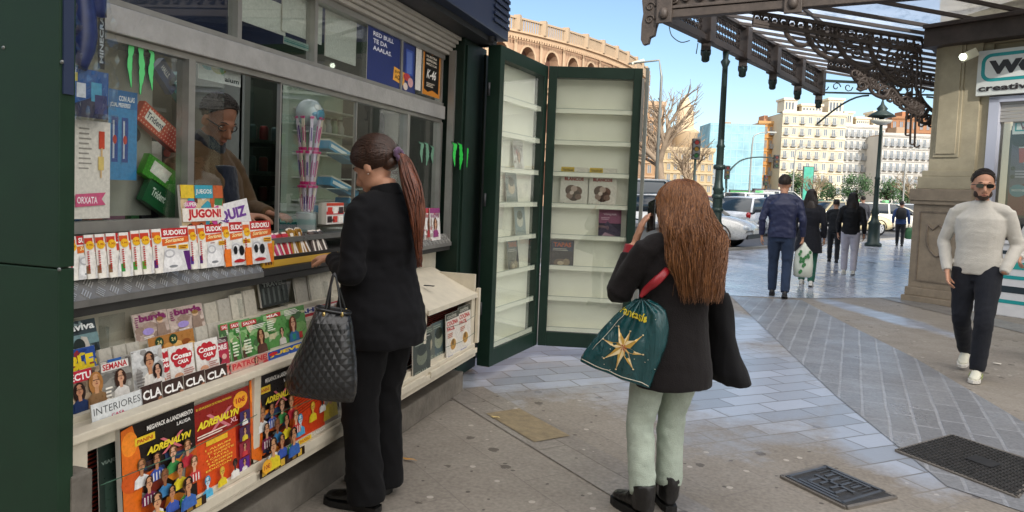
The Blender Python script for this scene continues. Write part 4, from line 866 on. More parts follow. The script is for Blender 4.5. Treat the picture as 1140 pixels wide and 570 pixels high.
# far houses
def house(label,cat_,x0,x1,ytop,D,rows,cols,wall,win='#77828a',trim=None,depth=14,base=1,balc=0,roofc='#a08870',parapet=.6,ybot=None,arches=False,net=False,extra=None):
    pl=gd(x0,D); pr=gd(x1,D); ux=(pr-pl).normalized(); w=(pr-pl).length; ny=V((-ux.y,ux.x,0))
    H=dep((x0+x1)/2,ytop,D).z; t=thing('apartment_building',(pl+pr)/2,label,cat_)
    M=Matrix(((ux.x,ny.x,0,pl.x),(ux.y,ny.y,0,pl.y),(0,0,1,0),(0,0,0,1)))
    trim=trim or wall
    mb=MB(); mb.use(mat(wall,.8,var=.08,vs=.3)); mb.box((0,0,0),(w,depth,H),M); mb.use(mat(trim,.8))
    for r in range(1,rows+1): z=H*r/(rows+.0); mb.box((-.1,-.25,z-.25),(w+.1,0,z),M)
    mb.build('wall',t)
    mb=MB(); mb.use(mat(trim,.8)); mb.box((-.2,-.4,H),(w+.2,.3,H+parapet),M); mb.use(mat(roofc,.8)); mb.box((.5,.5,H),(w-.5,depth,H+.3),M); mb.box((w*.3,2,H),(w*.45,6,H+2.2),M); mb.build('roof',t)
    rh=H/rows; cw=w/cols; ww=cw*.42; wh=rh*.55
    # one window: recessed pane with frame
    mb=MB(); mb.use(mat(trim,.7)); mb.box((-ww/2-.12,-.1,-.1),(ww/2+.12,0,0)); mb.box((-ww/2-.15,-.1,wh),(ww/2+.15,0,wh+.15)); mb.box((-ww/2-.12,-.08,0),(-ww/2,0,wh)); mb.box((ww/2,-.08,0),(ww/2+.12,0,wh)); mb.box((-.04,-.06,0),(.04,-.02,wh)); f=mb.mesh('window')
    mb=MB(); mb.use(mat(win,.2)); mb.box((-ww/2,-.03,0),(ww/2,-.01,wh)); pn=mb.mesh('pane')  # pane colour lightened to imitate distant haze
    mb=MB(); mb.use(mat('#8b8f92',.5)); mb.box((-ww*.8,-1.0,-.2),(ww*.8,0,-.05)); mb.box((-ww*.8,-1.0,.85),(ww*.8,-.95,.92))
    for k in range(9): mb.box((-ww*.8+k*ww*.2-.025,-1.0,-.05),(-ww*.8+k*ww*.2+.025,-.96,.88))
    bl=mb.mesh('balcony'); rnd=random.Random(x0)
    for r in range(base,rows):
        for c in range(cols):
            p=M@V(((c+.5)*cw,0,r*rh+rh*.2)); o=bpy.data.objects.new('window',f); COL.objects.link(o); o.parent=t; o.location=p-t.location; o.rotation_euler=(0,0,math.atan2(ux.y,ux.x))
            g=bpy.data.objects.new('pane',pn); COL.objects.link(g); g.parent=o
            if balc and (c%balc==0 or rnd.random()<.25): b=bpy.data.objects.new('balcony',bl); COL.objects.link(b); b.parent=o
    # street level
    mb=MB(); mb.use(mat('#4c5054',.4)); 
    for c in range(cols): mb.box(((c+.15)*cw,-.05,.2),((c+.85)*cw,-.01,rh*.7),M)
    mb.build('shop_front',t)
    if extra: extra(t,M,w,H)
    return t,M,w,H
def towers(t,M,w,H):
    for i,(a,b,h) in enumerate(((.02,.22,3.2),(.3,.62,2.0),(.72,.95,3.6))):
        mb=MB(); mb.use(mat('#d9cdb4',.8,var=.06)); mb.box((w*a,.3,H+.6),(w*b,5,H+h),M); mb.box((w*a-.3,0,H+h),(w*b+.3,5.3,H+h+.5),M); mb.use(mat('#55606a',.4)); k=a
        while k<b-.06: mb.box((w*(k+.02),.27,H+1),(w*(k+.05),.3,H+h-.5),M); k+=.05
        mb.build('roof_pavilion',t)
def netting(t,M,w,H):
    mb=MB(); mb.use(mat('#86adb8',.8,var=.3,vs=.35)); mb.box((-.6,-1.4,2.5),(w+.6,-1.3,H+1.5),M); mb.box((-.7,-1.3,2.5),(-.6,8,H+1.5),M)  # haze of distance put into the paled net colour
    mb.use(mat('#9fc3cc',.7)); 
    for k in range(9): mb.box((-.6,-1.45,3+k*H/9),(w+.6,-1.4,3.12+k*H/9),M)
    for k in range(8): mb.box((w*k/8,-1.45,2.5),(w*k/8+.1,-1.4,H+1.5),M)
    mb.build('scaffold_net',t,label='bright blue scaffold netting')
def spire(t,M,w,H):
    mb=MB(); mb.use(mat('#cbb391',.8)); p=M@V((w*.55,2,H)); mb.lathe(p,[(2.2,0),(2.2,3),(2.5,3.3),(1.5,4),(1.4,6.5),(.2,9.5)],8); mb.build('turret',t)
house('ochre building with a small turret behind the bare tree','building',722,790,168,120,5,9,'#b3a07c',trim='#b8a686',extra=spire)
house('tall pinkish stone tower block rising right of the kiosk door','building',706,733,118,105,7,3,'#a98765',trim='#b5987a')
house('narrow grey-blue building left of the blue scaffolding','building',770,795,186,165,4,4,'#8d9496')
house('building wrapped in bright blue scaffold netting','building',786,840,146,170,6,8,'#8fa9b4',extra=netting)
house('orange-yellow apartment building between the scaffolding and the tall white block','building',838,866,138,178,6,5,'#c68d4c',trim='#b98f5c',balc=2,roofc='#b08060')
house('tallest cream apartment block with roof pavilions, in the middle of the far row','building',864,934,128,172,8,8,'#cdc1a6',trim='#d6ccb6',balc=2,extra=towers)
house('white apartment block with many small balconies right of the cream block','building',932,978,142,176,7,7,'#cac7bf',trim='#c2bfb8',balc=1,extra=towers)
house('white block with an orange-brown roof storey, partly behind the lamp post','building',976,1040,152,168,6,9,'#c6c2ba',trim='#b8b4ac',balc=1,extra=None)
house('small brown tiled upper block standing behind the white row','building',984,1036,133,200,7,7,'#986c4b',roofc='#a5704c')
house('pale long building far behind the street at the left','building',640,712,180,150,5,8,'#a99878')
# unseen block added behind the camera, sized to throw shade on the street front
sb=MB(); sb.use(mat('#b9a988',.8,var=.1,vs=.5)); SBt=thing('shade_block',(20,-70,0),'tall pale building block at the near end of the street','building')
sb.box((-30,-85,0),(75,-60,39)); sb.use(mat('#5d554b',.7)); sb.box((-30.5,-85.5,39),(75.5,-59.5,40)); sb.build('wall',SBt)
# ================= MAGAZINES AND GOODS ON THE KIOSK =================
XA,XB,XC,XD=-2.045,-1.965,-1.895,-1.825
def mag(X,x0,yb,x1,yt,fn,label,tilt=0,th=.004,group=None,cat='magazine',name='magazine',dx=0,w=None,hh=None,lean=0):
    """lower-left picture corner (x0,yb), right edge x1, top of the left edge yt, all on the real plane x=X"""
    a=onx(x0,yb,X); b=onx(x1,yb,X); t=onx(x0,yt,X); W=w or (b.y-a.y); Hh=hh or (t.z-a.z)/max(.3,math.cos(tilt))
    z0={XA:.886,XB:.826,XC:.758,XD+.02:.738}.get(X) or (.758 if XC-.02<X<XC else None)
    if z0: Hh=(t.z-z0)/math.cos(tilt); a=V((a.x,a.y,z0+.0005))
    O=V((X+dx,a.y,a.z)); uy=V((-math.sin(tilt),-math.sin(lean)*math.cos(tilt),math.cos(tilt)*math.cos(lean))).normalized(); ux=V((0,math.cos(lean),math.sin(lean))); n=ux.cross(uy).normalized()
    mb=MB(); mb.use(mat('#ccc8be',.6)); P=[O,O+ux*W,O+ux*W+uy*Hh,O+uy*Hh]
    mb.loft([[p-n*th for p in P],P],smooth=False); bmesh.ops.recalc_face_normals(mb.bm,faces=mb.bm.faces[:])
    c=Card(mb,O,ux,uy,n,.3); fn(c,W,Hh); o=mb.build(name,loc=O,recalc=False,label=label,cat=cat,group=group)
    return o
def sudoku(c1,c2):
    def f(c,w,h):
        c.rect(0,0,w,h,'#e6e2da'); c.rect(0,h*.8,w*.22,h*.93,c1); c.rect(0,h*.12,w*.1,h*.3,c2); c.rect(.25*w,h*.80,w,h,'#b8272c'); c.text('SUDOKU',w*.3,h*.84,w*.64,h*.12,'#f2efe8',bold=.04)
        c.poly([(w*.25,h*.6),(w,h*.66),(w,h*.80),(w*.25,h*.76)],c1); c.text('Sorianos',w*.32,h*.665,w*.55,h*.09,'#f6e9a8',shear=.4,rot=.05)
        c.ell(w*.13,h*.76,w*.11,h*.10,'#e8b428'); c.text('1,95',w*.06,h*.74,w*.14,h*.05,'#a0211f')
        c.rect(w*.78,0,w,h*.45,c2); c.poly([(w*.2,0),(w*.9,0),(w*.8,h*.5),(w*.3,h*.56)],'#d9d8d6'); c.ell(w*.5,h*.22,w*.26,h*.18,'#ecebe9'); c.ell(w*.42,h*.42,w*.15,h*.10,'#b5b4b6'); c.ell(w*.42,h*.42,w*.10,h*.065,'#e2e1df'); c.ell(w*.5,h*.12,w*.12,h*.03,'#8a8d90')
        c.rect(0,0,w*.2,h*.12,'#eee9dd'); 
        for k in range(9): c.rect(w*.03,h*(.2+k*.05),w*.08,h*(.23+k*.05),'#b8272c'); c.k-=1
        c.k+=1; c.rect(w*.68,h*.5,w*.95,h*.6,'#e8b428'); c.lines(w*.7,h*.51,w*.93,h*.59,2,'#7a2020')
    return f
S1='puzzle magazine with a red band, overlapping others at the left end of the counter'
cols=[('#d8702a','#3a8ab0'),('#c7402c','#8c6a4c'),('#c7402c','#8c6a4c'),('#c7402c','#8c6a4c'),('#d0552c','#3e9a4a'),('#c7402c','#4c9a3a'),('#c7402c','#6aa03a'),('#d8642a','#5a2a6e')]
for i,(x,yb) in enumerate(((78,313),(96,311),(107,310),(118,309),(131,308),(143,306),(152,305),(164,304))):
    last=i==7
    mag(-2.055,x,yb,x+40,yb-49,sudoku(*cols[i]),'front copy of the left row of puzzle magazines, cover complete, purple corner' if last else S1,tilt=.12,dx=.005*i,group=None if last else 'red puzzle magazines overlapping on the left counter')
def jug(c,w,h):
    c.rect(0,0,w,h,'#cdb68e'); c.clutter(0,0,w,h,['#b85c34','#3f97a8','#d9b93a','#e8e0d4','#6a3a2c','#c64a90','#3f7a4a'],40); c.rect(0,h*.84,w*.3,h,'#d9b93a'); c.rect(w*.32,h*.84,w*.75,h,'#3f97a8'); c.rect(w*.76,h*.84,w,h,'#b85c34'); c.text('JUEGOS',w*.34,h*.88,w*.38,h*.07,'#e8e6dc')
    c.ell(w*.2,h*.76,w*.14,h*.05,'#c64a90'); c.rect(0,h*.56,w,h*.72,'#e8e0d4'); c.text('JUGON!',w*.12,h*.57,w*.8,h*.14,'#c0262a',bold=.05); c.text('¡SUPER',w*.04,h*.73,w*.3,h*.06,'#f0efe6')
    for i in range(4): c.portrait(w*(.16+i*.23),h*.28,h*.26,'#c79a78','#3a261c',('#3f4f9a','#b8343a','#e0e0da','#8c2c50')[i])
    c.rect(0,h*.1,w,h*.28,'#b9474a'); c.lines(w*.06,h*.12,w*.9,h*.26,3,'#e9d9b0')
mag(-2.10,206,300,252,206,jug,'tall football magazine with small figures behind the orange puzzle magazines',tilt=.1,th=.012)
def quiz(c,w,h):
    c.rect(0,0,w,h,'#dcdad8'); c.text('QUIZ',w*.06,h*.68,w*.84,h*.22,'#6a3a8c',bold=.05); c.rect(0,h*.1,w,h*.55,'#b9c9ae'); c.ell(w*.7,h*.45,w*.16,h*.1,'#6a3a8c'); c.rect(w*.05,h*.25,w*.55,h*.55,'#3f7a6e'); c.ell(w*.6,h*.2,w*.25,h*.12,'#8d3a72')
mag(-2.085,253,296,288,229,quiz,'white magazine with a purple QUIZ title standing tilted behind the orange puzzle magazines',tilt=.15,lean=.16)
def sup(c,w,h):
    c.rect(0,0,w,h,'#d8d2c8'); c.rect(0,h*.7,w,h,'#b8343c'); c.text('SUPER',w*.1,h*.76,w*.8,h*.16,'#efe9e0'); c.rect(0,0,w,h*.2,'#c9a23a')
mag(-2.078,256,297,284,248,sup,'red-topped magazine peeping out behind the front orange puzzle magazines',tilt=.12)
S2='puzzle magazine with a red and orange cover in front of the tall football magazine'
for i,(x,yb,c1,c2) in enumerate(((204,300,'#d8642a','#5a3a8e'),(212,300,'#d8642a','#5a3a8e'),(221,299,'#d8642a','#5a2a6e'),(247,297,'#d8642a','#e8782c'),(269,295,'#d8642a','#e8782c'))):
    def f(c,w,h,c1=c1,c2=c2,i=i):
        sudoku(c1,c2)(c,w,h)
        if i>=3: c.rect(0,0,w*.22,h*.4,'#e8782c'); c.ell(w*.6,h*.34,w*.09,h*.12,'#1b1a1c'); c.ell(w*.38,h*.36,w*.07,h*.1,'#1b1a1c'); c.ell(w*.5,h*.1,w*.2,h*.04,'#b8272c')
    mag(-2.055,x,yb,x+31,yb-48,f,S2,tilt=.12,dx=.005*i,group='red and orange puzzle magazines in front of the tall football magazine')
# ---- candy tray ----
p=onx(292,290,-2.06); TY0=p.y; TY1=onx(374,280,-2.06).y
CT_=thing('candy_tray',(-2.1,(TY0+TY1)/2,1.10),'yellow display tray of chocolate bars on the counter in front of the customer','tray')
mb=MB(); mb.use(mat('#d6a93a',.45)); mb.box((-2.052,TY0+.07,1.088),(-2.048,TY1,1.118)); mb.box((-2.16,TY0,1.086),(-2.05,TY1,1.09)); mb.use(mat('#e0b83a',.4)); mb.box((-2.062,TY0-.01,1.09),(-2.052,TY0+.075,1.21)); 
c=Card(mb,V((-2.0515,TY0-.01,1.09)),V((0,1,0)),UZ,V((1,0,0))); c.rect(0,0,.085,.12,'#dfa828'); c.text('Twix',.012,.07,.055,.025,'#b3452a',shear=.3); 
for q in (.02,.04,.06): c.poly([(q,.01),(q+.012,.01),(q+.004,.045),(q-.008,.045)],'#7a3f22')
mb.build('tray_box',CT_,recalc=False)
y=TY0+.085; k=0
while y<TY1-.015:
    t=(y-TY0)/(TY1-TY0); cc=('#b8305a','#c94f7c') if t<.34 else (('#b5212b','#c23340') if t<.45 else (('#b98a2c','#a87420') if t<.68 else ('#4e4642','#6a5a52')))
    mb=MB(); mb.use(mat(cc[k%2],.25,.25 if t>.45 else 0,coat=.3)); Mx=Matrix.Translation((-2.09,y,1.092))@Matrix.Rotation(-.35,4,'Y')@Matrix.Rotation(random.uniform(-.3,.3),4,'X')
    hgt=.145+(.02 if .45<t<.7 else 0); mb.box((-.008,-.024,0),(.008,.024,hgt),Mx,.006); mb.use(mat('#e9dfd2',.35)); mb.box((.0081,-.010,.03),(.0086,.003,hgt-.02),Mx)
    mb.box((-.001,-.018,hgt),(.001,.018,hgt+.008),Mx)
    lab='pink wrapped bar in the left part of the yellow candy tray' if t<.34 else ('red wrapped bar between the pink and golden ones in the candy tray' if t<.45 else ('golden wrapped bar in the middle of the yellow candy tray' if t<.68 else 'dark brown wrapped bar in the right part of the candy tray'))
    mb.build('candy_bar',label=lab,cat='candy bar',group=lab.split(' bar')[0]+' bars in the tray',loc=(-2.09,y,1.092)); y+=.037; k+=1
# lighters / small rack right of candies
def rk(c,w,h):
    c.rect(0,0,w,h,'#cfc9c2'); c.rect(0,h*.86,w,h,'#b8402c'); c.rect(0,h*.45,w,h*.6,'#b8303a')
    for r in range(2):
        for k in range(3): c.rect(w*(.06+k*.32),h*(.08+r*.42),w*(.32+k*.32),h*(.38+r*.42),('#3a2c2c','#c23a30','#e8e4da')[(k+r)%3])
    c.text('16h',w*.1,h*.12,w*.35,h*.16,'#2c2624')
mag(-2.12,363,250,382,226,rk,'small red and white card rack of lighters by the customer face',name='lighter_rack',cat='rack',th=.05)
# ---- lollipop stand: globe on a sheaf of wrapped sticks ----
lp=onx(342,236,-2.24); LS=thing('lollipop_stand',(lp.x,lp.y,1.22),'lollipop stand of pink and white wrapped sticks under a clear globe in the kiosk window','stand')
zt_=onx(342,143,-2.24).z
mb=MB(); mb.use(mat('#a9b0b0',.3,.2)); mb.lathe((lp.x,lp.y,1.215),[(.045,0),(.05,.02),(.06,.10),(.055,.11)],14); mb.build('base_cup',LS)
for tier in range(3):
    zz=1.27+tier*.185
    for k in range(9):
        a=2*PI*k/9+tier*.3; r0=.018+.012*tier; r1=r0+.028
        p0=V((lp.x+r0*math.cos(a),lp.y+r0*math.sin(a),zz)); p1=V((lp.x+r1*math.cos(a),lp.y+r1*math.sin(a),zz+.20))
        mb=MB(); mb.use(mat('#e2d6c0' if k%3==0 else '#ddcfe0',.3,coat=.4)); mb.bar(p0,p1,.016,.012,bev=.003); mb.use(mat('#d0267c',.35)); mb.bar(p1-(p1-p0)*.06,p1,.021,.017); mb.bar(p0.lerp(p1,.1),p0.lerp(p1,.18),.019,.015)
        mb.use(mat('#5a2f8c' if k%2 else '#c23a86',.35)); mb.bar(p0.lerp(p1,.3),p0.lerp(p1,.75),.0175,.0065); mb.bar(p0.lerp(p1,.35),p0.lerp(p1,.7),.0065,.0135); mb.build('wrapped_stick',LS)
mb=MB(); mb.use(mat('#b9c9cc',.15,coat=.6)); mb.ball((lp.x,lp.y,zt_+.085),.075,20); mb.build('globe',LS)
mb=MB(); cz=V((lp.x,lp.y,zt_+.085)); dvv=(CAM-cz).normalized()
for (dx,dz,r,cc) in ((.0,-.012,.04,'#3f8fae'),(-.02,.03,.026,'#dfe3df'),(.02,-.03,.022,'#d8dedd'),(-.04,-.01,.018,'#4f9fbc'),(.03,.02,.012,'#2f6f9c')):
    rt=V((0,1,0)); c0=cz+dvv*.0+rt*dx+UZ*dz; d_=(c0-cz); c0=cz+(d_+V((1,0,0))*math.sqrt(max(0,.074**2-d_.length_squared))).normalized()*.0735
    nn=(c0-cz).normalized(); x_=UZ.cross(nn).normalized(); y_=nn.cross(x_); mb.use(mat(cc,.25,coat=.4))
    mb.loft([[c0+x_*(rr*math.cos(2*PI*k/12))+y_*(rr*.8*math.sin(2*PI*k/12))+nn*(h_) for k in range(12)] for rr,h_ in ((r,-.006),(r*.8,.002),(r*.1,.0035))])
mb.build('globe_print',LS)
# ---- cartons of small goods on inner glass shelves to the right of the stand ----
for i,(px,py,x1,h_) in enumerate(((366,165,398,.05),(368,206,400,.05),(362,238,388,.05),(388,226,408,.035))):
    a=onx(px,py,-2.32); b=onx(x1,py,-2.32); mb=MB(); mb.use(mat('#2f86ac',.4)); 
    Mx=Matrix.Translation(a)@Matrix.Rotation(-.25,4,'X'); w_=b.y-a.y; mb.box((-.1,0,0),(0,w_,h_),Mx,.004); mb.use(mat('#cfc9b4',.5)); mb.box((-.09,.01,h_),(-.01,w_-.01,h_+.012),Mx); mb.use(mat('#dfe5e4',.4)); mb.box((0,.02,h_*.3),(.001,w_*.6,h_*.7),Mx)
    mb.build('snack_carton',loc=a,label='blue and cream snack carton '+('on the upper glass shelf right of the lollipop globe','on the middle glass shelf right of the lollipops','on the lowest glass shelf beside the lollipops','half hidden behind the customer face')[i],cat='carton')
for z_ in (168,208,240):
    a=onx(362,z_,-2.3); mb=MB(); mb.use(mat('#9db0ac',.2,.2)); mb.box((-2.5,a.y-.03,a.z-.012),(-2.27,4.4,a.z-.006)); mb.build('inner_shelf',K)
mb=MB(); mb.use(mat('#a8b9a4',.6,var=.1,vs=3)); mb.box((-3.0,4.25,1.2),(-2.95,4.95,2.2)); mb.use(mat('#c5cabf',.5)); 
for k in range(5): mb.box((-2.95,4.3,1.35+k*.16),(-2.8,4.9,1.36+k*.16))
mb.build('pale_shelf_unit',K)
for k in range(7):
    a=V((-2.9,4.32+k*.085,1.845)); mb=MB(); mb.use(mat(('#c9cdc6','#b4bfc4','#8fae94')[k%3],.4)); mb.lathe(a,[(.03,0),(.033,.05),(.02,.08),(.02,.10)],10); mb.use(mat('#50605a',.4)); mb.lathe(a+UZ*.101,[(.022,0),(.02,.015)],10)
    mb.build('small_jar',loc=a,label='small pale jar on the shelf unit seen through the far kiosk window',cat='jar',group='small pale jars on the shelf unit inside the kiosk')
# papers and phone on the serving shelf
for i,(px,py,c_,w_,h_,lb) in enumerate(((315,250,'#d5d7d4',.16,.10,'white sheet of paper lying on the serving shelf'),(340,246,'#c9cbd0',.14,.09,'bluish leaflet lying on the serving shelf by the lollipops'))):
    p=onz(px,py,1.217); mb=MB(); mb.use(mat(c_,.6)); mb.box((-h_/2,-w_/2,0),(h_/2,w_/2,.003),Matrix.Translation((-2.27,p.y,1.2165+.004*i))@Matrix.Rotation(.3*i+.1,4,'Z')); mb.build('leaflet',loc=(-2.27,p.y,1.2165),label=lb,cat='leaflet')
# ---- far end of the counter ----
def sm(t,c1,c2):
    def f(c,w,h):
        c.rect(0,0,w,h,'#dcd8d4'); c.clutter(0,0,w,h*.98,['#c4beb8','#a89c94','#8f7a70','#d8d0c8','#b0606a'],24); c.rect(0,h*.85,w,h,c1); c.text(t,w*.1,h*.7,w*.8,h*.12,c2); c.portrait(w*.5,h*.1,h*.6,'#c99c80','#5a3020',c1,True)
    return f
for i,(x,c1) in enumerate(((466,'#3a5aa0'),(471,'#b0343c'),(476,'#8c3a72'))):
    mag(-2.07,x,268,x+11,232,sm('HOY',c1,c1),('blue','red','purple')[i]+' banded gossip magazine standing at the far end of the counter, right of the customer',tilt=.08,dx=.012*i)
# ---- rack row A (top) ----
def viva(c,w,h):
    c.rect(0,0,w,h,'#39454a'); c.clutter(0,0,w,h*.98,['#2c363a','#56686a','#7a8c8c','#222a2c'],24); c.rect(0,h*.3,w,h*.6,'#6f8a8c'); c.text('aviva',w*.08,h*.72,w*.84,h*.2,'#e4e6e2',bold=.03); c.poly([(w*.3,0),(w*.7,0),(w*.6,h*.5),(w*.4,h*.55)],'#b9b2a6'); c.ell(w*.3,h*.3,w*.2,h*.2,'#26302e')
mag(XA,80,398,112,361,viva,'dark magazine with white lower-case title, leftmost in the top rack row',tilt=.25)
def burda(c,w,h):
    c.rect(0,0,w,h,'#b9a79c'); c.clutter(0,0,w,h*.98,['#a8968a','#c4b4a8','#8f7a6c','#9a8478'],24); c.text('burda',w*.16,h*.68,w*.78,h*.26,'#7a2a5c',bold=.05); c.ell(w*.36,h*.3,w*.16,h*.13,'#9b8ac4'); c.ell(w*.74,h*.62,w*.09,h*.1,'#caa98c'); c.ell(w*.74,h*.68,w*.1,h*.08,'#8a6a3c'); c.poly([(w*.6,0),(w*.9,0),(w*.86,h*.52),(w*.64,h*.52)],'#8f7a6c'); c.lines(w*.04,h*.5,w*.14,h*.9,5,'#7a2a5c'); c.lines(w*.2,h*.04,w*.5,h*.14,2,'#efe9e2')
mag(XA,152,383,190,352,burda,'left one of the two beige magazines with a purple title',tilt=.25); mag(XA,190,374,228,345,burda,'right one of the two beige magazines with a purple title',tilt=.25,dx=.004)
def tall(c,w,h):
    c.rect(0,0,w,h,'#2c302e'); 
    for k in range(5): c.rect(w*(.08+k*.18),h*.1,w*(.15+k*.18),h*.7,'#5a605c')
    c.text('TRAVEL',w*.1,h*.74,w*.8,h*.16,'#8c928c')
mag(XA-.01,292,343,322,314,tall,'dark narrow magazine standing high against the back wall of the rack',tilt=.2,th=.01)
for i,(x,yb) in enumerate(((229,366),(243,362),(258,357),(272,352),(330,338),(345,334),(357,330))):
    def cover(c,w,h,i=i): c.rect(0,0,w,h,('#b2ac9d','#a9a498','#bdb8a8')[i%3]); c.rect(0,0,w*.1,h,'#8c877b')
    mag(XA,x,yb,x+14,yb-27,cover,'blank greyish cover standing in the top row right of the purple-titled magazines',tilt=.2,dx=.004*(i%2),group='blank greyish covers in the top row of the rack')
# ---- row B ----
def ble(c,w,h): c.rect(0,0,w,h,'#2c4a8c'); c.clutter(0,0,w,h*.98,['#1f3a7a','#4a6ab0','#c9b43a','#8a2c3a'],24); c.text('BLE',w*.1,h*.35,w*.8,h*.45,'#e2c52a',bold=.06)
mag(XB,76,424,110,393,ble,'blue magazine with a thick yellow title at the left end of the middle row',tilt=.2)
def bread(c,w,h):
    c.rect(0,0,w,h,'#a5713a'); 
    for i in range(9): c.ell(w*(.1+.1*i),h*(.3+.18*(i%2)),w*.1,h*.16,('#c98f4a','#8c4f26','#d8a860')[i%3])
    for x in (.22,.52): c.ell(w*x,h*.74,w*.09,h*.22,'#21402c'); c.text('24',w*(x-.05),h*.66,w*.1,h*.16,'#d8c27a')
    c.rect(0,0,w,h*.12,'#d8b83c')
mag(XB,168,405,218,378,bread,'wide orange-brown cookery magazine with round green badges',tilt=.2)
def green_m(c,w,h):
    c.rect(0,0,w,h,'#4f8a4a'); c.rect(0,h*.55,w,h*.75,'#8fb47c'); c.clutter(0,0,w,h*.98,['#3f7a3a','#6a9c5a','#8fb47c','#c9c4a0','#4a6a44'],24); c.rect(w*.08,h*.84,w*.6,h*.97,'#b8323a'); c.text('SALVA',w*.12,h*.865,w*.44,h*.08,'#f0ece6'); c.lines(w*.3,h*.7,w*.95,h*.82,3,'#e9e6dc'); c.portrait(w*.68,0,h*.68,'#c0906c','#4a2c1e','#5d4038',True); c.lines(w*.05,h*.1,w*.35,h*.5,5,'#dfe6cf')
for i,(x,yb,wd) in enumerate(((248,409,24),(257,407,24),(268,405,30))):
    mag(XC-.01+.0,x,yb,x+wd,yb-46,green_m,'half covered green magazine with a red logo behind the front one' if i<2 else 'front green magazine of the overlapping trio, with a long-haired woman',tilt=.18,dx=.006*i,group='green magazines overlapping in the middle of the rack' if i<2 else None)
def green_w(c,w,h):
    c.rect(0,0,w,h,'#5c9450'); c.clutter(0,0,w,h*.98,['#3f7a3a','#7aa860','#9ab88a','#4a6a44','#c4c09a'],24); c.rect(w*.04,h*.85,w*.42,h*.97,'#b8323a'); c.text('MIA',w*.08,h*.87,w*.28,h*.08,'#f2eee6',bold=.03); c.lines(w*.5,h*.8,w*.96,h*.97,4,'#f0ede2'); c.portrait(w*.40,h*.02,h*.5,'#d0a58a','#3a241a','#d8d4cc'); c.portrait(w*.66,0,h*.76,'#d2a184','#6a3a24','#3f6fa0',True); c.rect(w*.6,h*.06,w*.68,h*.22,'#2f8c7a'); c.rect(w*.76,h*.05,w*.84,h*.24,'#c23a3a'); c.lines(w*.04,h*.5,w*.25,h*.8,5,'#e4ead6')
mag(XC-.012,295,399,342,352,green_w,'large green magazine with a mother and child beside the tote bag',tilt=.18,th=.006)
def redm(c,w,h): c.rect(0,0,w,h,'#c43a44'); c.clutter(0,0,w,h*.98,['#a82c38','#d85a60','#e4dfd8','#8c2430'],24); c.rect(0,h*.84,w,h,'#e4dfd8'); c.text('AHS',w*.1,h*.86,w*.8,h*.12,'#2a3a8c',bold=.04); c.text('11',w*.1,h*.5,w*.5,h*.2,'#f2ece2',bold=.05); c.lines(w*.08,h*.1,w*.9,h*.42,5,'#f0dcd2')
mag(XB-.001,334,388,362,347,redm,'red magazine with a blue headline strip, right of the mother and child cover',tilt=.18)
mag(XB,356,380,386,340,sm('GENTE','#b0343c','#f0e8e0'),'pink and red gossip magazine behind the tote bag handles',tilt=.18,dx=.006)
for i,(x,yb) in enumerate(((112,417),(128,413),(143,410),(219,392),(233,388))):
    mag(XB,x,yb,x+15,yb-26,lambda c,w,h:(c.rect(0,0,w,h,'#b5b0a3'),c.rect(0,0,w*.1,h,'#8f8a7e')),'blank pale cover in the middle row of the rack',tilt=.2,group='blank pale covers in the middle row of the rack')
# ---- row C ----
def lect(c,w,h):
    c.rect(0,0,w,h,'#8c7a66'); c.clutter(0,0,w,h*.98,['#6a5a4a','#a08c74','#4a3a34','#b9a488'],24); c.rect(0,h*.72,w*.72,h,'#b5273a'); c.text('LECTU',w*.02,h*.76,w*.68,h*.18,'#f2ede8',bold=.03); c.portrait(w*.34,0,h*.72,'#b98464','#2a1a16','#24365c',True); c.portrait(w*.8,h*.02,h*.86,'#c9966e','#a5713c','#8a6a48',True)
mag(XC,76,462,116,418,lect,'gossip magazine with a red title band and a woman in dark blue',tilt=.15)
def seman(c,w,h):
    c.rect(0,0,w,h,'#8d8b84'); c.clutter(0,0,w,h*.98,['#6f6d68','#a8a69e','#5a5450','#bab4aa'],24); c.rect(0,h*.74,w*.8,h*.93,'#d8d5ce'); c.text('SEMANA',w*.04,h*.765,w*.72,h*.15,'#b5202c',bold=.03); c.rect(w*.2,h*.94,w*.6,h,'#2c5a9c'); c.portrait(w*.5,h*.03,h*.7,'#c99a7c','#3a241c','#dad8d2',True); c.lines(w*.04,h*.05,w*.26,h*.4,4,'#efe9dc')
mag(XC,115,449,152,404,seman,'gossip magazine with a red title and a woman in a white top',tilt=.15,dx=.004)
def couple(c,w,h):
    c.rect(0,0,w,h,'#b9b9b6'); c.rect(0,h*.6,w,h,'#c9cac8'); c.clutter(0,0,w,h*.98,['#a4a4a2','#cfcfcc','#b0aca6','#8f8c88'],24); c.portrait(w*.55,h*.05,h*.88,'#b98664','#3a2a22','#d9d5cc'); c.portrait(w*.75,0,h*.6,'#c79a80','#2c1e1a','#e3e0da',True); c.lines(w*.04,h*.06,w*.3,h*.5,6,'#7a7672')
mag(XC,148,441,182,393,couple,'pale grey magazine with an embracing couple dressed in white',tilt=.15,dx=.008)
def cosas(c,w,h):
    c.rect(0,0,w,h,'#ddd9d2'); 
    for a,b,r in ((.2,.7,.14),(.4,.75,.16),(.62,.74,.16),(.8,.66,.13),(.3,.55,.15),(.52,.5,.17),(.72,.52,.14)): c.ell(w*a,h*b,w*r,h*r*1.1,'#b52a34')
    c.text('Cosas',w*.12,h*.62,w*.76,h*.16,'#f0ece6',bold=.04); c.text('CASA',w*.3,h*.46,w*.44,h*.12,'#f0ece6',bold=.04); c.ell(w*.3,h*.12,w*.18,h*.1,'#c9977a'); c.lines(w*.5,h*.05,w*.95,h*.3,4,'#b5837a')
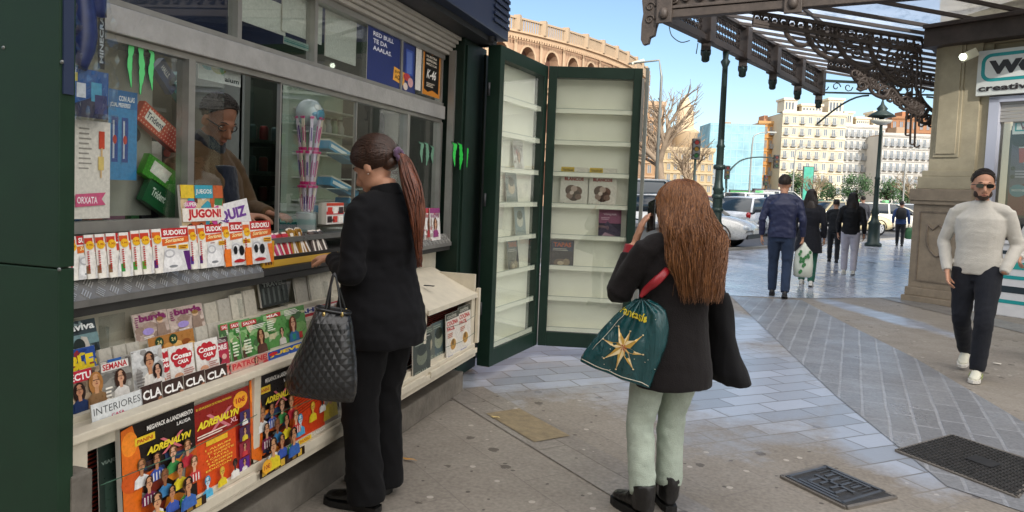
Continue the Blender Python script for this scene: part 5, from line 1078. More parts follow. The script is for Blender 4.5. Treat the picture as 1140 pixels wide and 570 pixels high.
for i,(x,yb,x1) in enumerate(((172,428,196),(190,424,217),(218,417,243))):
    mag(XC,x,yb,x1 if i else 199,yb-35,cosas,'white home magazine with red floral title, '+('leftmost of three','middle of three','rightmost of three')[i],tilt=.15,dx=.004*i)
def redmix(c,w,h):
    c.rect(0,0,w,h,'#a83248'); c.rect(0,h*.8,w,h,'#4a3a3c'); c.text('CORE',w*.1,h*.55,w*.8,h*.2,'#e9dcd8',bold=.04); c.ell(w*.35,h*.2,w*.2,h*.14,'#3a2428'); c.ell(w*.7,h*.3,w*.14,h*.1,'#d8a8a0'); c.lines(w*.1,h*.82,w*.9,h*.97,3,'#c9bcb8')
mag(XC,237,411,256,380,redmix,'dark red patterned magazine between the home magazines and the green trio',tilt=.15)
# ---- row D (front lip) ----
def inter(c,w,h): c.rect(0,0,w,h,'#cdd0cf'); c.text('INTERIORES',w*.04,h*.42,w*.92,h*.36,'#3a3c3e',bold=-.004); c.text('.CASA.',w*.34,h*.12,w*.3,h*.16,'#b52a5a')
a=onx(103,474,XD)
mag(XD+.02,103,481,159,452,inter,'pale grey magazine with long thin title, leftmost of the front row',tilt=.12)
def clara(c,w,h): c.rect(0,0,w,h,'#3a2a26'); c.text('CLARA',w*.06,h*.3,w*1.0*.9,h*.5,'#e6e4e0',bold=.03); c.lines(w*.1,h*.04,w*.5,h*.2,2,'#b9a49a')
for i,(x,yb) in enumerate(((158,461),(181,455),(204,448),(227,441))):
    def cl(c,w,h): c.rect(0,0,w,h,'#3a2a26'); c.text('CLA',w*.08,h*.3,w*.86,h*.46,'#e6e4e0',bold=.03); c.ell(w*.85,h*.15,w*.1,h*.14,'#9a6a50')
    mag(XD+.02,x,yb,x+24,yb-29,cl,'dark brown magazine with large white capitals, '+('first','second','third','fourth')[i]+' of four from the left',tilt=.12,dx=.003*i)
def patr(c,w,h): c.rect(0,0,w,h,'#b39a90'); c.rect(0,h*.35,w*.96,h*.95,'#c4867a'); c.text('PATRONES',w*.03,h*.46,w*.94,h*.42,'#b52c34',bold=.03); c.portrait(w*.62,0,h*.95,'#c79a80','#4a3024','#a34a50',True); c.ell(w*.85,h*.25,w*.08,h*.2,'#b53a40')
mag(XD+.02,250,434,262,407,patr,'half hidden copy of the salmon dressmaking magazine',tilt=.12); mag(XD+.02,257,433,300,405,patr,'full copy of the salmon dressmaking magazine with a red title in the front row',tilt=.12,dx=.004)
def juev(c,w,h): c.rect(0,0,w,h,'#2a4f9c'); c.text('JUEVES',w*.04,h*.45,w*.9,h*.4,'#e2c232',bold=.05); c.ell(w*.12,h*.75,w*.1,h*.16,'#c22a30'); c.text('revista',w*.1,h*.08,w*.7,h*.24,'#e4e2da',shear=.2)
mag(XD+.02,297,421,341,393,juev,'blue magazine with a yellow title at the right end of the front row',tilt=.12,dx=.008)
for i,(x,yb,x1,c1,tt_,lb) in enumerate(((338,408,368,'#3c6aa0','HOGAR','blue covered magazine in the front row, partly behind the black tote bag'),(364,400,392,'#c9b26a','FACIL','straw coloured magazine in the front row beside the customer sleeve'),(395,392,430,'#a8323c','LABOR','dark red magazine in the front row behind the customer'))):
    mag(XD+.02,x,yb,x1,yb-26,sm(tt_,c1,c1),lb,tilt=.12)
# ---- big football collection packs in the lower case ----
XL=-1.762
def footballers(c,w,h,n,y0,sc):
    r=random.Random(n)
    jer=['#e3e2de','#3a55a5','#3f8a4a','#b5303c','#7a2a50','#3f7aa8','#d9c630','#c23a3a']
    k=0
    for row in range(3):
        for i in range(4-(row==2)):
            x=w*(.22+.2*i+(.1 if row==2 else 0)+(.05 if row==1 else 0)); y=y0-row*h*.17; c.portrait(x,y,h*sc,r.choice(['#c9946e','#b57f5a','#8c5a3c','#d6a788']),r.choice(['#20150f','#3a2416','#6a4a2a']),jer[k%8])
            if k%3==1:
                for q in range(4): c.rect(x-h*sc*(.24-q*.14),y+h*sc*.02,x-h*sc*(.19-q*.14),y+h*sc*.3,'#e4e0da'); c.k-=1
                c.k+=1
            k+=1
def pack(c,w,h):
    c.rect(0,0,w,h,'#1d1714'); c.clutter(0,h*.1,w,h*.62,['#5a2a1a','#c4561c','#2a3a5a','#7a3020','#d9862c','#3a2420','#8c8a80'],34); c.poly([(0,h*.2),(w*.2,h*.12),(w*.25,h*.5),(w*.22,h*.75),(w*.14,h),(0,h*.98)],'#d96a1c'); c.ell(w*.1,h*.84,w*.10,h*.11,'#ee8a28'); c.ell(w*.12,h*.5,w*.14,h*.10,'#c9541a')
    c.poly([(w*.8,h*.2),(w,h*.2),(w,h*.55),(w*.85,h*.5)],'#c4561c')
    c.text('MEGAPACK de LANZAMIENTO',w*.32,h*.90,w*.64,h*.045,'#ebe7df',bold=.03,rot=.0); c.rect(w*.16,h*.80,w*.42,h*.87,'#e2bf2c'); c.text('PANINI',w*.19,h*.815,w*.2,h*.035,'#b02a20'); c.text('LALIGA',w*.72,h*.84,w*.2,h*.035,'#e9e6e0')
    for s in (-1,1): c.poly([(w*(.62+s*.14),h*.78),(w*(.67+s*.14),h*.78),(w*(.67-s*.12),h*.63),(w*(.62-s*.12),h*.63)],'#c96a72')
    c.text('ADRENALYN',w*.30,h*.68,w*.62,h*.065,'#e2cc30',bold=.05,shear=.3); c.text('XL',w*.82,h*.60,w*.1,h*.05,'#d9a0a6',bold=.04)
    footballers(c,w,h,3,h*.42,.26); c.rect(0,0,w,h*.09,'#2a1c12'); 
    for k in range(7): c.rect(w*(.05+k*.13),h*.01,w*(.14+k*.13),h*.08,('#c9a23a','#3a2c26','#8a6a2c')[k%3])
    c.portrait(w*.3,h*.03,h*.33,'#c9966e','#2a1a12','#dcc52a'); c.portrait(w*.72,h*.05,h*.31,'#c08a64','#1e1410','#3a62a8')
    c.ell(w*.12,h*.1,w*.1,h*.07,'#e2a52c'); c.text('10€',w*.06,h*.075,w*.12,h*.05,'#a02a20')
def poster(c,w,h):
    c.rect(0,0,w,h,'#8c1f16'); c.rect(w*.02,h*.05,w*.72,h*.62,'#cf4a1a'); c.text('EL GRAN JUEGO DE FUTBOL DE PANINI',w*.04,h*.93,w*.62,h*.03,'#e2c23a'); c.ell(w*.83,h*.88,w*.14,h*.09,'#eda326'); c.text('10€',w*.74,h*.85,w*.18,h*.06,'#b8321e',bold=.04)
    for s in (-1,1): c.poly([(w*(.4+s*.2),h*.86),(w*(.47+s*.2),h*.86),(w*(.47-s*.17),h*.66),(w*(.4-s*.17),h*.66)],'#c8727a')
    c.text('ADRENALYN',w*.04,h*.74,w*.76,h*.075,'#e4d034',bold=.05,shear=.3); c.text('XL',w*.62,h*.68,w*.14,h*.05,'#e2b4b8'); c.lines(w*.04,h*.64,w*.7,h*.69,2,'#e9d9c8')
    c.rect(w*.18,h*.55,w*.56,h*.60,'#e2b52c'); 
    for k in range(7): c.text(('1 ALBUM','20 SOBRES','1 TAPETE','4 CARTAS','5 CROMOS','PREMIUM','EDICION')[k],w*(.16+.03*(k%3)),h*(.50-k*.035),w*(.45-.04*(k%2)),h*.02,'#f0c24a'); c.k-=1
    c.k+=1
    for k in range(4): c.rect(w*.76,h*(.1+k*.17),w*.96,h*(.25+k*.17),('#5a2a7c','#8c2a3a','#4a2a4c','#3a2c5c')[k]); c.portrait(w*.86,h*(.1+k*.17),h*.14,'#c9966e','#2a1a14',('#dcd8d2','#c23a40','#d8c23a','#e4e2dc')[k])
    c.portrait(w*.14,h*.06,h*.22,'#b9d0dc','#3f8fb0','#4fa8cc'); c.portrait(w*.38,h*.1,h*.2,'#d6b048','#c9a02c','#dcc42c'); c.portrait(w*.6,h*.12,h*.2,'#3a3230','#1a1614','#e4e0d8')
    c.rect(w*.05,h*.01,w*.36,h*.05,'#e2bf2c'); c.text('PANINI',w*.08,h*.018,w*.22,h*.026,'#b02a20'); c.text('LALIGA',w*.44,h*.015,w*.28,h*.034,'#efe8e0')
def orange3(c,w,h):
    c.rect(0,0,w,h,'#c9401c')
    for k in range(12): c.poly([(0,h*(.45+k*.045)),(w,h*(.60+k*.045)),(w,h*(.615+k*.045)),(0,h*(.47+k*.045))],'#8c2a14')
    c.portrait(w*.2,h*.15,h*.35,'#b9d0dc','#3f8fb0','#4f9fc8'); c.portrait(w*.55,h*.28,h*.32,'#d6b048','#c9a02c','#dcc42c'); c.portrait(w*.82,h*.36,h*.28,'#3a3230','#1a1614','#e4e0d8'); c.rect(w*.1,h*.03,w*.45,h*.10,'#e2bf2c'); c.text('PANINI',w*.14,h*.042,w*.26,h*.045,'#b02a20'); c.text('LALIGA',w*.52,h*.06,w*.34,h*.05,'#efe8e0')
mag(XL,138,604,219,480,pack,'big black and orange football card pack, left one of the two in the lower case',tilt=.06,th=.02,cat='card pack',name='card_pack',lean=.0)
mag(XL,219,565,279,454,poster,'red football card poster between the two black packs in the lower case',tilt=.06,cat='poster',name='display_poster')
mag(XL,280,533,330,424,pack,'black and orange football card pack, right one of the two in the lower case',tilt=.06,th=.02,cat='card pack',name='card_pack')
mag(XL,326,500,364,430,orange3,'orange-red football poster under the black tote bag in the lower case',tilt=.06,cat='poster',name='display_poster')
def gl2(c,w,h): c.rect(0,0,w,h,'#8a7f74'); c.portrait(w*.5,h*.1,h*.8,'#b98a6a','#3a2c22','#c9b23a'); c.rect(0,h*.85,w,h,'#4a3f3a')
mag(XL,362,474,376,420,gl2,'narrow football card strip right of the orange-red poster',tilt=.06,cat='card strip',name='card_strip')
mag(XL-.03,378,470,410,418,sm('NATURA','#4a8a72','#4a8a72'),'green and red magazine behind the glass of the lower case beside the customer leg',tilt=.06)
# dark glass magazine at the far left of the case
def dk(c,w,h): c.rect(0,0,w,h,'#22302a'); c.text('VIAJES',w*.1,h*.78,w*.6,h*.05,'#7a8a80'); c.rect(w*.2,h*.2,w*.8,h*.6,'#31443b')
mag(XL-.05,112,600,142,500,dk,'dark green cover standing in shadow at the left end of the lower case',tilt=.05)
# ---- end case magazines ----
def cook(c,w,h):
    c.rect(0,0,w,h,'#d5cfc4'); c.rect(0,h*.88,w,h,'#3a3c34'); c.text('cocina',w*.1,h*.9,w*.7,h*.08,'#b9b6a8'); c.text('COCINA',w*.06,h*.76,w*.86,h*.09,'#b83030',bold=.04); c.text('FACIL',w*.06,h*.66,w*.6,h*.08,'#b83030',bold=.04); c.ell(w*.52,h*.36,w*.3,h*.15,'#e4dccb'); c.ell(w*.52,h*.37,w*.22,h*.11,'#b98a3a'); c.ell(w*.5,h*.42,w*.1,h*.06,'#7a5a22'); c.lines(w*.1,h*.08,w*.7,h*.18,3,'#3a4f9a'); c.lines(w*.1,h*.52,w*.5,h*.62,3,'#b86a50')
XE=-1.757
mag(XE,497,408,511,352,cook,'white and red cookery magazine, left one of the pair at the end case',tilt=.05,th=.006); mag(XE,511,400,524,344,cook,'white and red cookery magazine, right one of the pair at the end case',tilt=.05,th=.006)
def darkm(t,c1,c2):
    def f(c,w,h): c.rect(0,0,w,h,c1); c.ell(w*.5,h*.55,w*.3,h*.2,c2); c.ell(w*.5,h*.72,w*.26,h*.14,'#2c3228'); c.text(t,w*.1,h*.12,w*.75,h*.12,'#8c9484'); c.lines(w*.1,h*.85,w*.8,h*.95,2,'#8c9484')
    return f
mag(XE,460,428,479,382,darkm('SELVA','#3a4036','#6a705c'),'dark grey-green magazine leaning outside the end case by the customer jacket',tilt=.04,th=.008); mag(XE-.03,481,408,496,362,darkm('ARTE','#4a5a5c','#8a8f7a'),'blue-grey magazine behind the glass of the end case',tilt=.05); mag(XE-.03,470,412,484,368,darkm('CINE','#5a5f54','#a39a80'),'olive magazine behind the glass of the end case',tilt=.05)
# wires across the lower cases
for z,a,b in ((.58,1.62,2.34),(.55,2.42,3.16),(.585,4.25,4.8),(.46,4.25,4.8)):
    mb=MB(); mb.use(mat('#2c5a44',.4)); mb.tube([(-1.738,a,z),(-1.732,(a+b)/2,z-.012),(-1.738,b,z)],.0016,5,sub=4); mb.build('retaining_wire',K)
# ---- magazines in the open display doors ----
def door_mag(lf,xa,zi,w_,h_,fn,label,dx=0,tilt=.12):
    L,M,w,zs,ux,n=lf
    O=M@V((xa,.014+dx,zs[zi]+.001)); uy=(UZ*math.cos(tilt)-n*math.sin(tilt)); u=ux
    nn=n*math.cos(tilt)+UZ*math.sin(tilt)
    mb=MB(); mb.use(mat('#ccc8be',.6)); P=[O,O+u*w_,O+u*w_+uy*h_,O+uy*h_]
    mb.loft([[p-nn*.003 for p in P],P],smooth=False); bmesh.ops.recalc_face_normals(mb.bm,faces=mb.bm.faces[:])
    c=Card(mb,O,u,uy,nn,.3); fn(c,w_,h_); mb.build('magazine',loc=O,recalc=False,label=label,cat='magazine')
def blan(c,w,h):
    c.rect(0,0,w,h,'#d6d0c6'); c.rect(0,h*.87,w*.48,h,'#c9a92c'); c.text('TENDENCIAS',w*.04,h*.9,w*.4,h*.06,'#2a2420'); c.text('CIPRESOS',w*.12,h*.76,w*.74,h*.08,'#a03038',bold=.04); c.text('BLANCOS',w*.14,h*.66,w*.7,h*.09,'#a03038',bold=.05)
    for a,b,r,cc in ((.4,.42,.22,'#5a4640'),(.6,.4,.2,'#6a5048'),(.5,.3,.24,'#4a3a36'),(.34,.28,.12,'#8a7268'),(.66,.26,.12,'#7a6258'),(.5,.46,.12,'#b09a8e'),(.42,.36,.08,'#c9b6aa')): c.ell(w*a,h*b,w*r,h*r*.62,cc)
    c.text('14',w*.04,h*.04,w*.12,h*.08,'#4a423c')
def lilac(c,w,h): c.rect(0,0,w,h,'#8f5a72'); c.rect(0,0,w,h*.55,'#3a3544'); c.poly([(0,h*.3),(w*.4,h*.62),(w,h*.25),(w,0),(0,0)],'#4f4658'); c.poly([(0,0),(w*.3,h*.25),(w*.9,h*.1),(w,0)],'#a88a98'); c.text('VIAJAR',w*.2,h*.8,w*.6,h*.08,'#d8c2cc'); c.lines(w*.1,h*.66,w*.6,h*.76,2,'#c9a8b8')
def tapas(c,w,h): c.rect(0,0,w,h,'#3c3a3c'); c.rect(w*.03,h*.62,w*.97,h*.97,'#2c3a50'); c.text('TAPAS',w*.12,h*.76,w*.76,h*.16,'#b5542c',bold=.04); c.lines(w*.1,h*.62,w*.9,h*.72,2,'#a8a498'); c.ell(w*.45,h*.2,w*.3,h*.15,'#6a5a4c'); c.ell(w*.7,h*.24,w*.15,h*.12,'#8a7a60'); c.ell(w*.45,h*.2,w*.14,h*.07,'#b9a88c')
k8=2.24/8
def zi_at(y,x=650):
    p=onpl(x,y,G3,V((0,1,0))); return p.z
door_mag(l2,.145,4,.245,.36,blan,'left of two identical white magazines with brown flowers in the open door')
door_mag(l2,.40,4,.245,.36,blan,'right of two identical white magazines with brown flowers in the open door',dx=.004)
door_mag(l2,.50,3,.20,.27,lilac,'purple landscape magazine below the two white ones at the right of the open door')
door_mag(l2,.08,2,.21,.26,tapas,'dark food magazine with an orange title, alone on a low shelf of the open door')
door_mag(l1,.30,4,.22,.28,darkm('MOTOR','#6a7a78','#b9a88c'),'greenish magazine on an upper shelf of the narrow door leaf')
door_mag(l1,.50,3,.22,.28,darkm('SALUD','#7c8f96','#c9c6b8'),'blue-grey magazine halfway up the narrow door leaf')
door_mag(l1,.38,2,.22,.28,lambda c,w,h:tapas(c,w,h),'dark food magazine low in the narrow door leaf')
door_mag(l1,.42,5,.2,.26,sm('MODA','#b0aaa2','#4a4a48'),'pale fashion magazine near the top of the narrow door leaf')
# ---- hanging bag of toys in clear plastic at the left end ----
TB=thing('toy_bag',(-2.09,1.62,1.75),'clear plastic bag with a dark blue toy hanging at the top left','toy')
a=onx(82,132,-2.09); b=onx(128,0,-2.09)
mb=MB(); mb.use(mat('#23305c',.35,var=.3,vs=25)); mb.tube([onx(88,-30,-2.1),onx(92,40,-2.1),onx(86,75,-2.1)],[.035,.045,.03],10,sub=3); mb.tube([onx(100,-25,-2.1),onx(108,20,-2.1)],[.05,.03],10,sub=3); mb.build('foam_toy',TB)
mb=MB(); O=V((-2.10,a.y+.005,a.z+.01)); mb.use(mat('#3a6ba0',.3)); w_=b.y-a.y-.02; h1=.16
c=Card(mb,O,V((0,1,0)),UZ,V((1,0,0))); c.rect(0,0,w_,h1,'#2f5a94'); c.poly([(0,0),(w_,0),(w_,h1*.3),(w_*.5,h1*.42),(0,h1*.25)],'#2a2f4c'); c.rect(w_*.1,h1*.4,w_*.35,h1*.7,'#d6dbe0'); c.rect(w_*.5,h1*.35,w_*.8,h1*.75,'#4fa0c0'); c.rect(0,h1*.72,w_*.12,h1*.9,'#c9b43a'); c.rect(w_*.6,h1*.1,w_*.95,h1*.5,'#3a3f6c')
O2=V((-2.10,a.y+w_*.72,a.z+.18)); c=Card(mb,O2,V((0,1,0)),UZ,V((1,0,0))); c.rect(0,0,w_*.2,.24,'#23282f'); c.text('MINECRAFT',w_*.16,.02,.2,w_*.11,'#a9b2b6',bold=.03,rot=PI/2)
mb.build('toy_card',TB,recalc=False)
mb=MB(); mb.use(PLASTIC); nx,nz_=10,22
grid=[[V((-2.075+.02*noise.noise(V((i*.7,j*.5,0))),a.y-.01+(w_+.03)*i/nx*(1 if j<15 else 1-.04*(j-15)),a.z-.005+(b.z-a.z+.02)*j/nz_)) for i in range(nx+1)] for j in range(nz_+1)]
for j in range(nz_):
    for i in range(nx): mb.face([grid[j][i],grid[j][i+1],grid[j+1][i+1],grid[j+1][i]])
bmesh.ops.remove_doubles(mb.bm,verts=mb.bm.verts[:],dist=1e-5)
for f in mb.bm.faces: f.smooth=True
mb.build('clear_wrap',TB,recalc=False)
# ================= PEOPLE =================
def vm(*c): return V(c)
def hairmat(c1,c2,rough=.42):
    M=bpy.data.materials.new('hair'); M.use_nodes=True; n=M.node_tree; b=n.nodes['Principled BSDF']; tc=n.nodes.new('ShaderNodeTexCoord'); mp=n.nodes.new('ShaderNodeMapping'); mp.inputs['Scale'].default_value=(190,190,4)
    nz=n.nodes.new('ShaderNodeTexNoise'); nz.inputs['Scale'].default_value=1; nz.inputs['Detail'].default_value=5; cr=n.nodes.new('ShaderNodeValToRGB')
    cr.color_ramp.elements[0].position=.3; cr.color_ramp.elements[0].color=hx(c1); cr.color_ramp.elements[1].position=.72; cr.color_ramp.elements[1].color=hx(c2)
    n.links.new(tc.outputs['Object'],mp.inputs[0]); n.links.new(mp.outputs[0],nz.inputs['Vector']); n.links.new(nz.outputs['Fac'],cr.inputs[0]); n.links.new(cr.outputs[0],b.inputs['Base Color']); b.inputs['Roughness'].default_value=rough; b.inputs['Specular IOR Level'].default_value=.55
    bp=n.nodes.new('ShaderNodeBump'); bp.inputs['Strength'].default_value=.15; bp.inputs['Distance'].default_value=.002; n.links.new(nz.outputs['Fac'],bp.inputs['Height']); n.links.new(bp.outputs[0],b.inputs['Normal']); return M
def clothmat(h,rough=.85,var=.1,weave=260,bump=.25,sheen=.3,spec=.3):
    return mat(h,rough,var=var,vs=9,bump=bump,bs=weave,sheen=sheen,spec=spec)
SKIN=mat('#c08f74',.5,var=.06,vs=30,spec=.4); SKIN2=mat('#b27e62',.5,var=.06,vs=30,spec=.4); SKIN3=mat('#a5735a',.5,var=.08,vs=30,spec=.4)
def solid(name,mb,m,parent,vox=.01,sm=4,folds=None,label=None,cat=None,group=None):
    """one continuous surface from overlapping lofts: voxel-joined, smoothed, creased"""
    mb.use(m); me=mb.mesh(name+'_raw'); ob=bpy.data.objects.new(name+'_raw',me); COL.objects.link(ob)
    r=ob.modifiers.new('r','REMESH'); r.mode='VOXEL'; r.voxel_size=vox; r.use_smooth_shade=True
    s=ob.modifiers.new('s','SMOOTH'); s.factor=.5; s.iterations=sm
    dg=bpy.context.evaluated_depsgraph_get(); dg.update(); me2=bpy.data.meshes.new_from_object(ob.evaluated_get(dg)); me2.name=name
    bpy.data.objects.remove(ob); bpy.data.meshes.remove(me)
    if folds:
        ns=[v.normal.copy() for v in me2.vertices]
        for v,nn in zip(me2.vertices,ns): v.co+=nn*folds(v.co)
    me2.materials.clear(); me2.materials.append(m)
    for p in me2.polygons: p.use_smooth=True; p.material_index=0
    o=bpy.data.objects.new(name,me2); COL.objects.link(o)
    if parent: me2.transform(wm(parent).inverted()); o.parent=parent
    tag(o,label,cat,group); return o
def wr(amp,sx=9,sz=22,seed=0,hot=()):
    """crease field: fine cross folds, deeper around the given joints"""
    def f(c):
        q=V((c.x*sx+seed,c.y*sx,c.z*sz)); w=noise.noise(q)*.6+noise.noise(q*2.1)*.4
        r=1-abs(noise.noise(V((c.x*sx*1.3+seed*3,c.y*sx*1.3,c.z*sz*.7+c.x*14))))*2
        k=1
        for (h,rad,mul) in hot: k+=mul*max(0,1-(c-h).length/rad)
        return amp*k*(w*.8+max(0,r)*.35-.1)
    return f
def oval(mb,secs,n=22,p=2.2):
    """secs: (centre, half width x, half depth y) horizontal superellipse rings"""
    R=[]
    for c,a,b in secs:
        c=V(c); ring=[]
        for k in range(n):
            t=2*PI*k/n; ct,st_=math.cos(t),math.sin(t)
            ring.append(c+V((a*math.copysign(abs(ct)**(2/p),ct),b*math.copysign(abs(st_)**(2/p),st_),0)))
        R.append(ring)
    mb.loft(R)
def head(mb,H,Rm,s=1.0,wide=1.0,ears=True,nose=1.0):
    T=lambda x,y,z:H+Rm@V((x*s*wide,y*s,z*s))
    def b(x,y,z,rx,ry,rz): mb.ball(T(x,y,z),(rx*s*wide,ry*s,rz*s),18,Rm)
    b(0,-.012,.045,.074,.094,.082); b(0,.012,.0,.068,.078,.085); b(0,.026,-.045,.054,.062,.065); b(0,.052,-.088,.028,.030,.024); b(.035,.01,-.065,.024,.045,.03); b(-.035,.01,-.065,.024,.045,.03)
    b(.034,.056,-.02,.022,.022,.022); b(-.034,.056,-.02,.022,.022,.022)
    mb.tube([T(0,.078,.018),T(0,.098,-.008),T(0,.112*nose+.0,-.032),T(0,.09,-.042)],[.009*s,.011*s,.014*s,.012*s],8); b(.012,.092,-.038,.009,.010,.008); b(-.012,.092,-.038,.009,.010,.008)
    mb.tube([T(-.035,.078,.026),T(-.015,.090,.026),T(.015,.090,.026),T(.035,.078,.026)],[.010*s]*4,8)
    b(0,.080,-.062,.022,.014,.007); b(0,.079,-.073,.019,.013,.008)
    if ears:
        for sx in (-1,1): mb.ball(T(sx*.077,-.006,-.004),(.010*s,.020*s,.031*s),12,Rm)
def hand(mb,W,d,pn,side,s=1.0,curl=.5,spread=.12,thumb=.7):
    """W wrist, d direction of the palm, pn palm normal (the way fingers close), side +1/-1 thumb side along d x pn"""
    d=V(d).normalized(); pn=V(pn); pn=(pn-d*pn.dot(d)).normalized(); x=d.cross(pn)*side
    mb.loft([[W+d*(t*s)+x*(a*math.cos(2*PI*k/12)*s)+pn*(b*math.sin(2*PI*k/12)*s) for k in range(12)] for t,a,b in ((-.01,.026,.018),(.02,.030,.018),(.05,.040,.016),(.085,.041,.014),(.098,.036,.010))])
    for i,(off,L) in enumerate(((.030,.068),(.010,.077),(-.011,.071),(-.031,.055))):
        p=W+d*(.088*s)+x*(off*s); dd=(d+x*(off*spread*30*.1)).normalized(); pts=[p-dd*.02*s,p]; a=0
        for f in (.45,.32,.23):
            a+=curl*(.9 if f>.4 else 1.0); q=(dd*math.cos(a)+pn*math.sin(a)); pts.append(pts[-1]+q*(L*f*s))
        mb.tube(pts,[.0095*s,.0095*s,.0088*s,.008*s,.0068*s],8,sub=2)
    p=W+d*.025*s+x*.028*s; q1=(d*.6+x*.8*thumb+pn*.35).normalized(); q2=(d*.85+x*.3*thumb+pn*.5).normalized()
    mb.tube([p-q1*.015*s,p+q1*.018*s,p+q1*.045*s,p+q1*.045*s+q2*.03*s],[.013*s,.0125*s,.011*s,.008*s],8,sub=2)
def glue(mb,pts,rads,flat=1,ref=None,n=14): mb.tube(pts,rads,n,flat,ref,sub=4)
def shoe(mb,A,yaw,L=.26,s=1,toe=0,h=.09):
    f=V((-math.sin(yaw),math.cos(yaw),0)); x=V((f.y,-f.x,0)); up=V((0,0,1)); q=(f*math.cos(toe)+up*math.sin(toe)); u2=(up*math.cos(toe)-f*math.sin(toe)); A=V(A)
    R=[]
    for t,w_,hh in ((-.075,.022,.055),(-.065,.032,.085),(-.02,.036,.095),(.04,.038,.085),(.09,.042,.06),(.14,.044,.048),(.175,.034,.038),(.19,.014,.025)):
        c=A+q*(t*L/.265); R.append([c+x*(w_*s*math.cos(2*PI*k/14))+u2*(hh*h/.095*max(0,(.5+.5*math.sin(2*PI*k/14)))) for k in range(14)])
    mb.loft(R)
def sole(mb,A,yaw,L=.26,th=.022,toe=0):
    f=V((-math.sin(yaw),math.cos(yaw),0)); x=V((f.y,-f.x,0)); up=V((0,0,1)); q=(f*math.cos(toe)+up*math.sin(toe)); u2=(up*math.cos(toe)-f*math.sin(toe)); A=V(A)
    o=[(-.085,0),(-.08,.028),(-.04,.036),(.03,.034),(.09,.045),(.14,.046),(.18,.034),(.2,0)]; P=[(t,w_) for t,w_ in o]+[(t,-w_) for t,w_ in o[-2:0:-1]]
    mb.loft([[A+q*(t*L/.265)+x*w_+u2*z for t,w_ in P] for z in (-.004,th)],smooth=False)
def strands(name,parent,m,paths,w0=.004,label=None):
    mb=MB(); mb.use(m)
    for P in paths:
        n_=len(P); mb.tube(P,[w0*(.55+.45*math.sin(PI*min(1,(i+.6)/n_*1.0)))*(1 if i<n_-2 else .5) for i in range(n_)],3,caps=False)
    return mb.build(name,parent,recalc=False,label=label)
def rotm(yaw=0,pitch=0,roll=0): return (Matrix.Rotation(yaw,3,'Z')@Matrix.Rotation(pitch,3,'X')@Matrix.Rotation(roll,3,'Y'))
def person_base(J,skin,hs=1.0,vox=.009,headrot=None,hands=(),wide=1.0,nose=1.0,bare_feet=False,label=None):
    """whole body as one continuous surface from the joints J"""
    mb=MB(); H=V(J['head']); Rm=headrot or Matrix.Identity(3)
    head(mb,H,Rm,hs,wide,nose=nose)
    N=V(J['neck']); glue(mb,[N-V((0,0,.04)),N+V((0,0,.02)),H+Rm@V((0,-.02,-.07))*hs],[.065,.052,.052])
    P=V(J['pelvis']); C=V(J['chest']); w_=J.get('w',.17)
    oval(mb,[(P-V((0,0,.08)),w_*.75,.09),(P,w_*.92,.115),(P.lerp(C,.4),w_*.78,.095),(P.lerp(C,.8),w_*.92,.11),(C,w_*.98,.11),(C+V((0,0,.09)),w_*.7,.08),(N-V((0,0,.01)),.06,.06)])
    for s_ in 'LR':
        a,b,c=V(J['sh'+s_]),V(J['el'+s_]),V(J['wr'+s_]); glue(mb,[a,a.lerp(b,.3),b,b.lerp(c,.35),c],[.05,.046,.038,.037,.025])
        h,k,f=V(J['hip'+s_]),V(J['kn'+s_]),V(J['an'+s_]); glue(mb,[h,h.lerp(k,.4),k,k.lerp(f,.35),f],[.085,.075,.052,.052,.034]); glue(mb,[f,f-V((0,0,.02)),f-V((0,0,.025))+V((0,.01,0))],[.032,.026,.016])
    for hd in hands: hand(mb,*hd[:4],**hd[4])
    o=solid('person',mb,skin,None,vox,3)
    return o
def sleeve(mb,J,s_,inf=.018,end=1.0,cuff=.036):
    a,b,c=V(J['sh'+s_]),V(J['el'+s_]),V(J['wr'+s_]); e=b.lerp(c,end)
    mb.ball(a+V((-.012 if s_=='R' else .012,0,-.012)),(.050+inf*.6,.052+inf*.7,.046+inf*.5),14); a0_=a+(b-a).normalized()*.0
    glue(mb,[a0_,a.lerp(b,.3),a.lerp(b,.75),b,b.lerp(c,.35),e],[.048+inf*.7,.050+inf*.8,.044+inf*.9,.042+inf,.038+inf,cuff+inf*.3])
def shoulders(mb,J,inf=.02):
    a,b=V(J['shL']),V(J['shR']); C=V(J['neck']); glue(mb,[a-V((0,0,.005)),a.lerp(C,.45)+V((0,0,-.015)),C+V((0,0,-.03)),b.lerp(C,.45)+V((0,0,-.015)),b-V((0,0,.005))],[.048+inf*.5,.058+inf*.5,.062+inf*.5,.058+inf*.5,.048+inf*.5])
def legs(mb,J,prof,infl=0,flatk=1.0):
    for s_ in 'LR':
        h,k,f=V(J['hip'+s_]),V(J['kn'+s_]),V(J['an'+s_]); glue(mb,[h,h.lerp(k,.35),h.lerp(k,.75),k,k.lerp(f,.4),k.lerp(f,.8),f+V((0,0,J.get('hem',.0)))],[p+infl for p in prof],flat=flatk,n=18)
